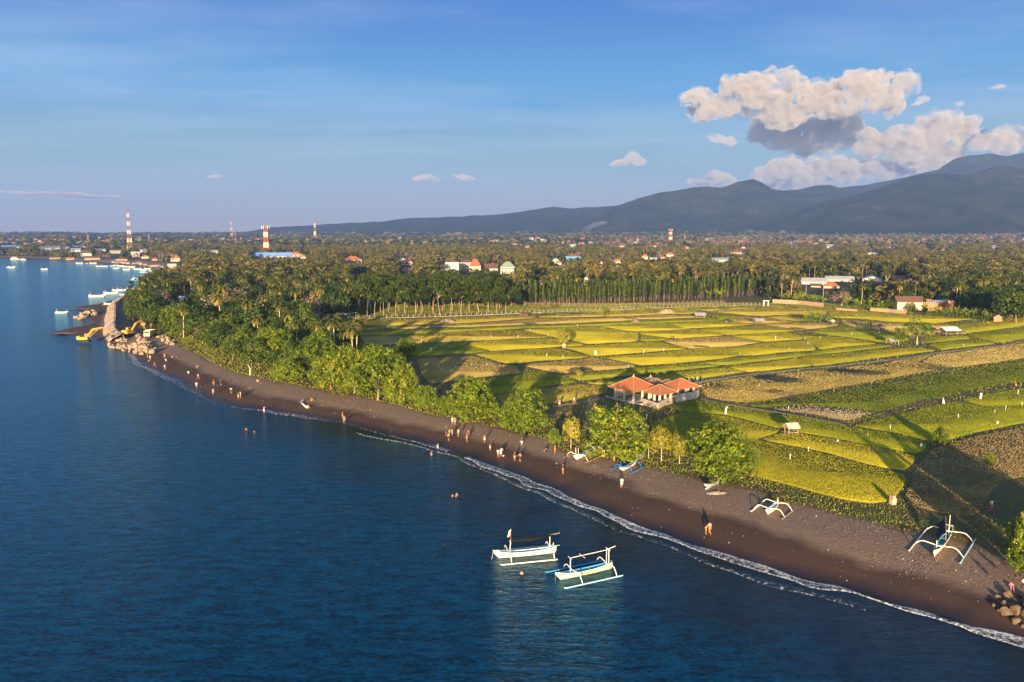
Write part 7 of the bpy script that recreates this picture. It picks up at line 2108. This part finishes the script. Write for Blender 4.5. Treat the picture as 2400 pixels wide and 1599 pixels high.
def tmpl_palm(nf, segs, seed):
    st_ = random.Random(seed); V = []; T = []
    for k in range(nf):
        an = 6.283 * k / nf + st_.uniform(-.3, .3); t = (k * .618) % 1; tn = st_.uniform(.1, .9)
        for q in frond(None, st_, .27, an, 1.15 - 1.5 * t, 1.5, .07, segs=segs):
            V += [list(x) for x in q]; T += [tn] * 4
    V = np.array(V) + [0, 0, .78]
    tv = np.array([(-.012, 0, 0), (.012, 0, 0), (.008, 0, .8), (-.008, 0, .8), (0, -.012, 0), (0, .012, 0), (0, .008, .8), (0, -.008, .8)])
    return np.vstack([V, tv]), np.concatenate([np.array(T), np.full(8, 2.0)])


LOD1 = [tmpl_leaf(110, 200 + k, .15) for k in range(5)]; PAL1 = [tmpl_palm(11, 3, 210 + k) for k in range(4)]
LOD2 = [tmpl_leaf(42, 230 + k, .24) for k in range(5)]; PAL2 = [tmpl_palm(7, 2, 240 + k) for k in range(3)]
LOD3 = [tmpl_leaf(16, 250 + k, .38) for k in range(6)]
GRN = np.array([(.030, .046, .010), (.055, .072, .015), (.105, .105, .026), (.016, .030, .010)])
OLV = np.array([(.12, .11, .028), (.18, .14, .04), (.075, .08, .02)])
DRY = np.array([(.20, .14, .105), (.17, .125, .095), (.23, .17, .125), (.15, .125, .08)])


def mass(P, H, W, pal, dryness, tl, tp, st, name, label, mat):
    z = ground_z(P); Vs = []; Cs = []
    for i in range(len(P)):
        ip = pal[i] and tp is not None
        V, T = (tp if ip else tl)[st.randint(len(tp if ip else tl))]
        an = st.rand() * 6.28; c, s = math.cos(an), math.sin(an); w = H[i] if ip else W[i]
        X = V[:, 0] * w; Y = V[:, 1] * w
        Vs.append(np.column_stack([P[i, 0] + X * c - Y * s, P[i, 1] + X * s + Y * c, z[i] + V[:, 2] * H[i]]).astype(np.float32))
        base = DRY[st.randint(4)] if dryness[i] else (OLV[st.randint(3)] if (ip or st.rand() < .22) else GRN[st.randint(4)])
        col = base[None] * (.55 + .9 * np.minimum(T, 1))[:, None]
        col[T > 1.5] = (.32, .24, .17)
        Cs.append(np.column_stack([col, np.ones(len(col))]).astype(np.float32))
    V = np.vstack(Vs); C = np.vstack(Cs)
    return tag(link(name, mesh_np(name, V, np.arange(len(V)).reshape(-1, 4), mat, attrs={'leaf_colour': ('POINT', 'FLOAT_COLOR', C)})), label, kind='stuff')


FM = colmat('wood_foliage')
Pr = P[rest]
mass(Pr, hgt[rest], wid[rest], palm[rest], dry[rest], LOD1, PAL1, st, 'woodland', 'palms and broadleaf trees merging into woodland behind the fields', FM)
P2, st = region_points(900, 1900, 10, seed=6); a, b_ = zone(P2); r = st.rand(len(P2))
u2 = PJ(P2[:, 0], P2[:, 1], 4)[0]; right = sstep(1100, 2000, u2)
palm2 = r < .38 + .4 * a; dry2 = (~palm2) & (st.rand(len(P2)) < np.where(b_ + right * .6 * sstep(1300, 1800, P2[:, 1]) > .22, .8, .06))
h2 = np.where(palm2, 14 + 7 * st.rand(len(P2)), 7 + 7 * st.rand(len(P2))); w2 = h2 * (.45 + .2 * st.rand(len(P2)))
ok = clear_of_houses(P2, h2, w2) & (st.rand(len(P2)) < .93)
mass(P2[ok], h2[ok], w2[ok], palm2[ok], dry2[ok], LOD2, PAL2, st, 'woodland', 'wooded plain of palms and dry trees in the middle distance', FM)
P3, st = region_points(1900, 4200, 20, seed=7); a, b_ = zone(P3); u3 = PJ(P3[:, 0], P3[:, 1], 10)[0]; right = sstep(1000, 1900, u3)
h3 = 9 + 9 * st.rand(len(P3)); w3 = 11 + 6 * st.rand(len(P3)); ok = clear_of_houses(P3, h3, w3) & (b_ < .42 + .3 * st.rand(len(P3)))
dry3 = (a + b_ * .6 + right * .75 * (1 - sstep(3400, 4200, P3[:, 1]))) > .28
mass(P3[ok], h3[ok], w3[ok], np.zeros(len(P3), bool)[ok], (dry3 & (st.rand(len(P3)) < .8))[ok], LOD3, None, st, 'woodland', 'far wooded plain fading towards the hills', FM)
P4, st = region_points(4200, 7600, 44, seed=8); a, b_ = zone(P4); h4 = 14 + 14 * st.rand(len(P4)) ** 2; w4 = 26 + 14 * st.rand(len(P4)); ok = b_ < .55
mass(P4[ok], h4[ok], w4[ok], np.zeros(ok.sum(), bool), (a > .35)[ok], LOD3, None, st, 'woodland', 'farthest tree line on the horizon', FM)

# ------------------------------------------------------------------ clouds
def cloud_material():
    m = bpy.data.materials.new('cloud_vapour'); m.use_nodes = True
    n, l = m.node_tree.nodes, m.node_tree.links
    n.remove(n['Principled BSDF'])
    v = n.new('ShaderNodeVolumePrincipled')
    v.inputs['Color'].default_value = (0.72, 0.70, 0.74, 1)
    tcd = n.new('ShaderNodeTexCoord'); no = n.new('ShaderNodeTexNoise'); no.inputs['Scale'].default_value = 0.0021; no.inputs['Detail'].default_value = 5; no.inputs['Roughness'].default_value = 0.6
    l.new(tcd.outputs['Object'], no.inputs['Vector'])
    mr = n.new('ShaderNodeMapRange'); mr.inputs[1].default_value = 0.40; mr.inputs[2].default_value = 0.68; mr.inputs[3].default_value = 0.0; mr.inputs[4].default_value = 0.012
    l.new(no.outputs[0], mr.inputs[0]); l.new(mr.outputs[0], v.inputs['Density'])
    v.inputs['Anisotropy'].default_value = -0.1
    l.new(v.outputs[0], n['Material Output'].inputs['Volume'])
    return m


CLOUD = cloud_material()


def cloud(lobes, dist, label, vox=None, amp=1.0, seed=0.0, density=None, mat=None, thick=1.0):
    """lobes: (u, v, ru, rv) in survey pixels, built as one body of vapour dist metres away"""
    bm = bmesh.new(); s = dist / FPX
    cx = cy_ = cz = 0
    rr = random.Random(int(seed * 10) + 5)
    for (u, v, ru, rv) in lobes:
        a, b_, c = ray(u, v); t = dist / b_
        p = Vector((a * t, dist + rr.uniform(-.5, .5) * ru * s, CAM_H + c * t))
        k = bmesh.ops.create_icosphere(bm, subdivisions=2, radius=1.0)
        for w in k['verts']:
            w.co = Vector((w.co.x * ru * s, w.co.y * max(ru, rv) * s * 0.9 * thick, w.co.z * rv * s)) + p
    me = bpy.data.meshes.new('tmp'); bm.to_mesh(me); bm.free()
    ob = bpy.data.objects.new('tmp', me); COL.objects.link(ob)
    md = ob.modifiers.new('r', 'REMESH'); md.mode = 'VOXEL'; md.voxel_size = vox or 4.6 * s
    dgr = bpy.context.evaluated_depsgraph_get()
    m2 = bpy.data.meshes.new_from_object(ob.evaluated_get(dgr))
    bpy.data.objects.remove(ob); bpy.data.meshes.remove(me)
    for w in m2.vertices:
        q = w.co / (s * 34) + Vector((seed, 0, seed))
        nse = noise.fractal(q, 0.9, 2.1, 5)
        bil = 0
        for o_ in (1.0, 2.3, 5.0):
            bil += (0.55 - abs(noise.noise(q * 1.3 * o_ + Vector((7, 3, o_))))) / o_ ** 0.9
        w.co += w.normal * (nse * 12 + (bil - .6) * 13) * s * amp
    m2.polygons.foreach_set('use_smooth', [True] * len(m2.polygons))
    m2.materials.clear(); m2.materials.append(mat or CLOUD)
    c = sum((v_.co for v_ in m2.vertices), Vector()) / len(m2.vertices)
    for w in m2.vertices: w.co -= c
    o = link('cloud', m2, None, c)
    tag(o, label, 'cloud')
    return o


cloud([(1640, 225, 40, 22), (1615, 240, 34, 16), (1650, 262, 38, 22), (1720, 205, 42, 30), (1700, 245, 45, 28), (1770, 215, 50, 42), (1800, 240, 60, 38), (1850, 195, 44, 36), (1870, 235, 62, 48), (1930, 215, 52, 38),
       (1960, 250, 54, 34), (2000, 205, 55, 38), (2060, 195, 52, 32), (2050, 235, 56, 32), (2110, 200, 44, 34), (2130, 195, 28, 26), (2090, 250, 34, 22), (1840, 275, 44, 26), (1835, 180, 28, 20), (1755, 180, 14, 11)],
      17500, 'largest cumulus cloud, long and cream topped, floating highest over the hills', seed=1.0)
cloud([(1800, 300, 50, 34), (1850, 318, 60, 34), (1910, 300, 60, 34), (1960, 285, 50, 30), (1990, 300, 40, 26), (1860, 340, 34, 16), (1960, 330, 42, 24), (1900, 350, 34, 14), (1775, 318, 30, 22), (1925, 345, 30, 18)],
      21000, 'shaded slate blue cloud hanging under the largest cream cloud', seed=2.0)
cloud([(2190, 290, 40, 34), (2230, 290, 44, 36), (2170, 330, 60, 40), (2220, 350, 54, 40), (2110, 330, 50, 32), (2060, 340, 44, 26), (2130, 365, 60, 28), (2200, 380, 46, 26), (2280, 320, 34, 30), (2040, 315, 30, 16), (2270, 285, 24, 22)],
      18500, 'tall cream cumulus cloud rising right of the largest cloud', seed=3.0)
cloud([(2320, 330, 40, 24), (2370, 320, 46, 26), (2420, 322, 50, 30), (2480, 320, 60, 34), (2340, 350, 40, 18), (2290, 345, 30, 16)], 18000, 'cloud resting on the summit at the right edge', seed=4.0)
cloud([(1830, 400, 46, 26), (1890, 388, 52, 24), (1950, 392, 50, 26), (1800, 412, 40, 20), (1870, 420, 70, 22), (1980, 410, 50, 22), (2050, 400, 56, 22), (2100, 395, 46, 18)], 19500, 'low pinkish cloud bank behind the peaked hill', seed=5.0)
cloud([(1680, 415, 34, 14), (1650, 425, 44, 12), (1700, 425, 30, 12)], 20000, 'small pink cloud left of the peaked hill', seed=6.0, amp=.6)
cloud([(1680, 325, 20, 10), (1700, 330, 20, 9), (1715, 335, 12, 6), (1665, 318, 10, 8)], 16000, 'small dark blue cloud scrap under the left end of the largest cloud', seed=7.0, amp=.45)
cloud([(1480, 372, 22, 14), (1460, 380, 26, 10), (1495, 382, 20, 9), (1440, 388, 16, 5)], 17000, 'small isolated cream cloud between the hills and the middle of the sky', seed=8.0, amp=.5)
cloud([(1000, 414, 26, 7), (985, 420, 22, 6), (1020, 420, 18, 6)], 17000, 'small flat cloud low over the plain, left one of a pair', seed=9.0, amp=.35)
cloud([(1080, 412, 18, 6), (1098, 419, 20, 6), (1065, 408, 12, 4)], 17000, 'small flat cloud low over the plain, right one of a pair', seed=10.0, amp=.35)
cloud([(2165, 232, 18, 9), (2145, 246, 14, 5)], 17000, 'tiny cloud puff right of the largest cloud', seed=11.0, amp=.4)
cloud([(2252, 242, 13, 9)], 17000, 'tiny cloud puff above the tall cumulus', seed=12.0, amp=.4)
cloud([(2345, 203, 16, 5), (2330, 206, 14, 3)], 17000, 'thin cloud wisp high at the right edge', seed=13.0, amp=.3)
cloud([(1812, 158, 14, 9), (1800, 166, 10, 6)], 17000, 'tiny cloud puff just above the largest cloud', seed=14.0, amp=.4)
cloud([(0, 450, 60, 3), (110, 453, 90, 3), (200, 459, 80, 3), (-80, 446, 60, 3)], 17000, 'long thin dark cloud streak low in the left sky', seed=15.0, amp=.2)
cloud([(510, 415, 22, 4)], 17000, 'faint wisp of cloud low over the tall lattice tower', seed=16.0, amp=.3)

SMOKE = bpy.data.materials.new('smoke'); SMOKE.use_nodes = True
SMOKE.node_tree.nodes.remove(SMOKE.node_tree.nodes['Principled BSDF'])
sv = SMOKE.node_tree.nodes.new('ShaderNodeVolumePrincipled'); sv.inputs['Color'].default_value = (.8, .85, 1, 1); sv.inputs['Density'].default_value = 0.006
SMOKE.node_tree.links.new(sv.outputs[0], SMOKE.node_tree.nodes['Material Output'].inputs['Volume'])
for lob, lab in (([(1362, 548, 6, 5), (1367, 541, 8, 6), (1377, 534, 11, 6), (1391, 528, 14, 5), (1408, 523, 18, 5)], 'pale blue smoke column drifting right from a field fire on the far plain'), ([(1855, 590, 5, 5), (1860, 583, 8, 5), (1868, 576, 10, 5)], 'faint smoke rising from the palm belt on the right')):
    o = cloud(lob, 3300 if lob[0][0] < 1500 else 1700, lab, seed=float(lob[0][0] % 7), amp=.35, mat=SMOKE); o.name = 'smoke'; o['category'] = 'smoke'

# ------------------------------------------------------------------ the air
def haze_box():
    m = bpy.data.materials.new('haze'); m.use_nodes = True
    n, l = m.node_tree.nodes, m.node_tree.links
    n.remove(n['Principled BSDF'])
    v = n.new('ShaderNodeVolumePrincipled')
    v.inputs['Color'].default_value = (0.27, 0.44, 0.88, 1)
    v.inputs['Density'].default_value = HAZE
    v.inputs['Anisotropy'].default_value = 0.0
    l.new(v.outputs[0], n['Material Output'].inputs['Volume'])
    b = MB().box(-14000, -1500, -5, 14000, 14500, 930)
    o = link('haze', b.mesh('haze', m))
    tag(o, 'pale blue evening air', kind='stuff')


HAZE = 8e-5
haze_box()

# ------------------------------------------------------------------ look-alikes are told apart by their order in the view, left to right
tops = {}
for o in list(scene.objects):
    if o.parent is None and o.get('label') and not o.get('kind'): tops.setdefault(o['label'], []).append(o)
ORD = ['leftmost', 'second from left', 'third from left', 'fourth from left', 'fifth from left', 'sixth from left', 'seventh from left', 'eighth from left', 'ninth from left', 'tenth from left', 'eleventh from left', 'twelfth from left', 'thirteenth from left', 'fourteenth from left']
for lab, os_ in tops.items():
    if 1 < len(os_) <= 14:
        os_.sort(key=lambda o: PJ(o.location.x, o.location.y, o.location.z)[0])
        lab2 = lab.replace(' from the left behind', ' behind')
        for i, o in enumerate(os_):
            pre = 'rightmost' if i == len(os_) - 1 else ORD[i]
            if len(lab.split()) + len(pre.split()) + 1 <= 16: o['label'] = pre + ' ' + lab
    if len(os_) > 1:
        for o in os_:
            if not o.get('group'): o['group'] = lab + ' group'
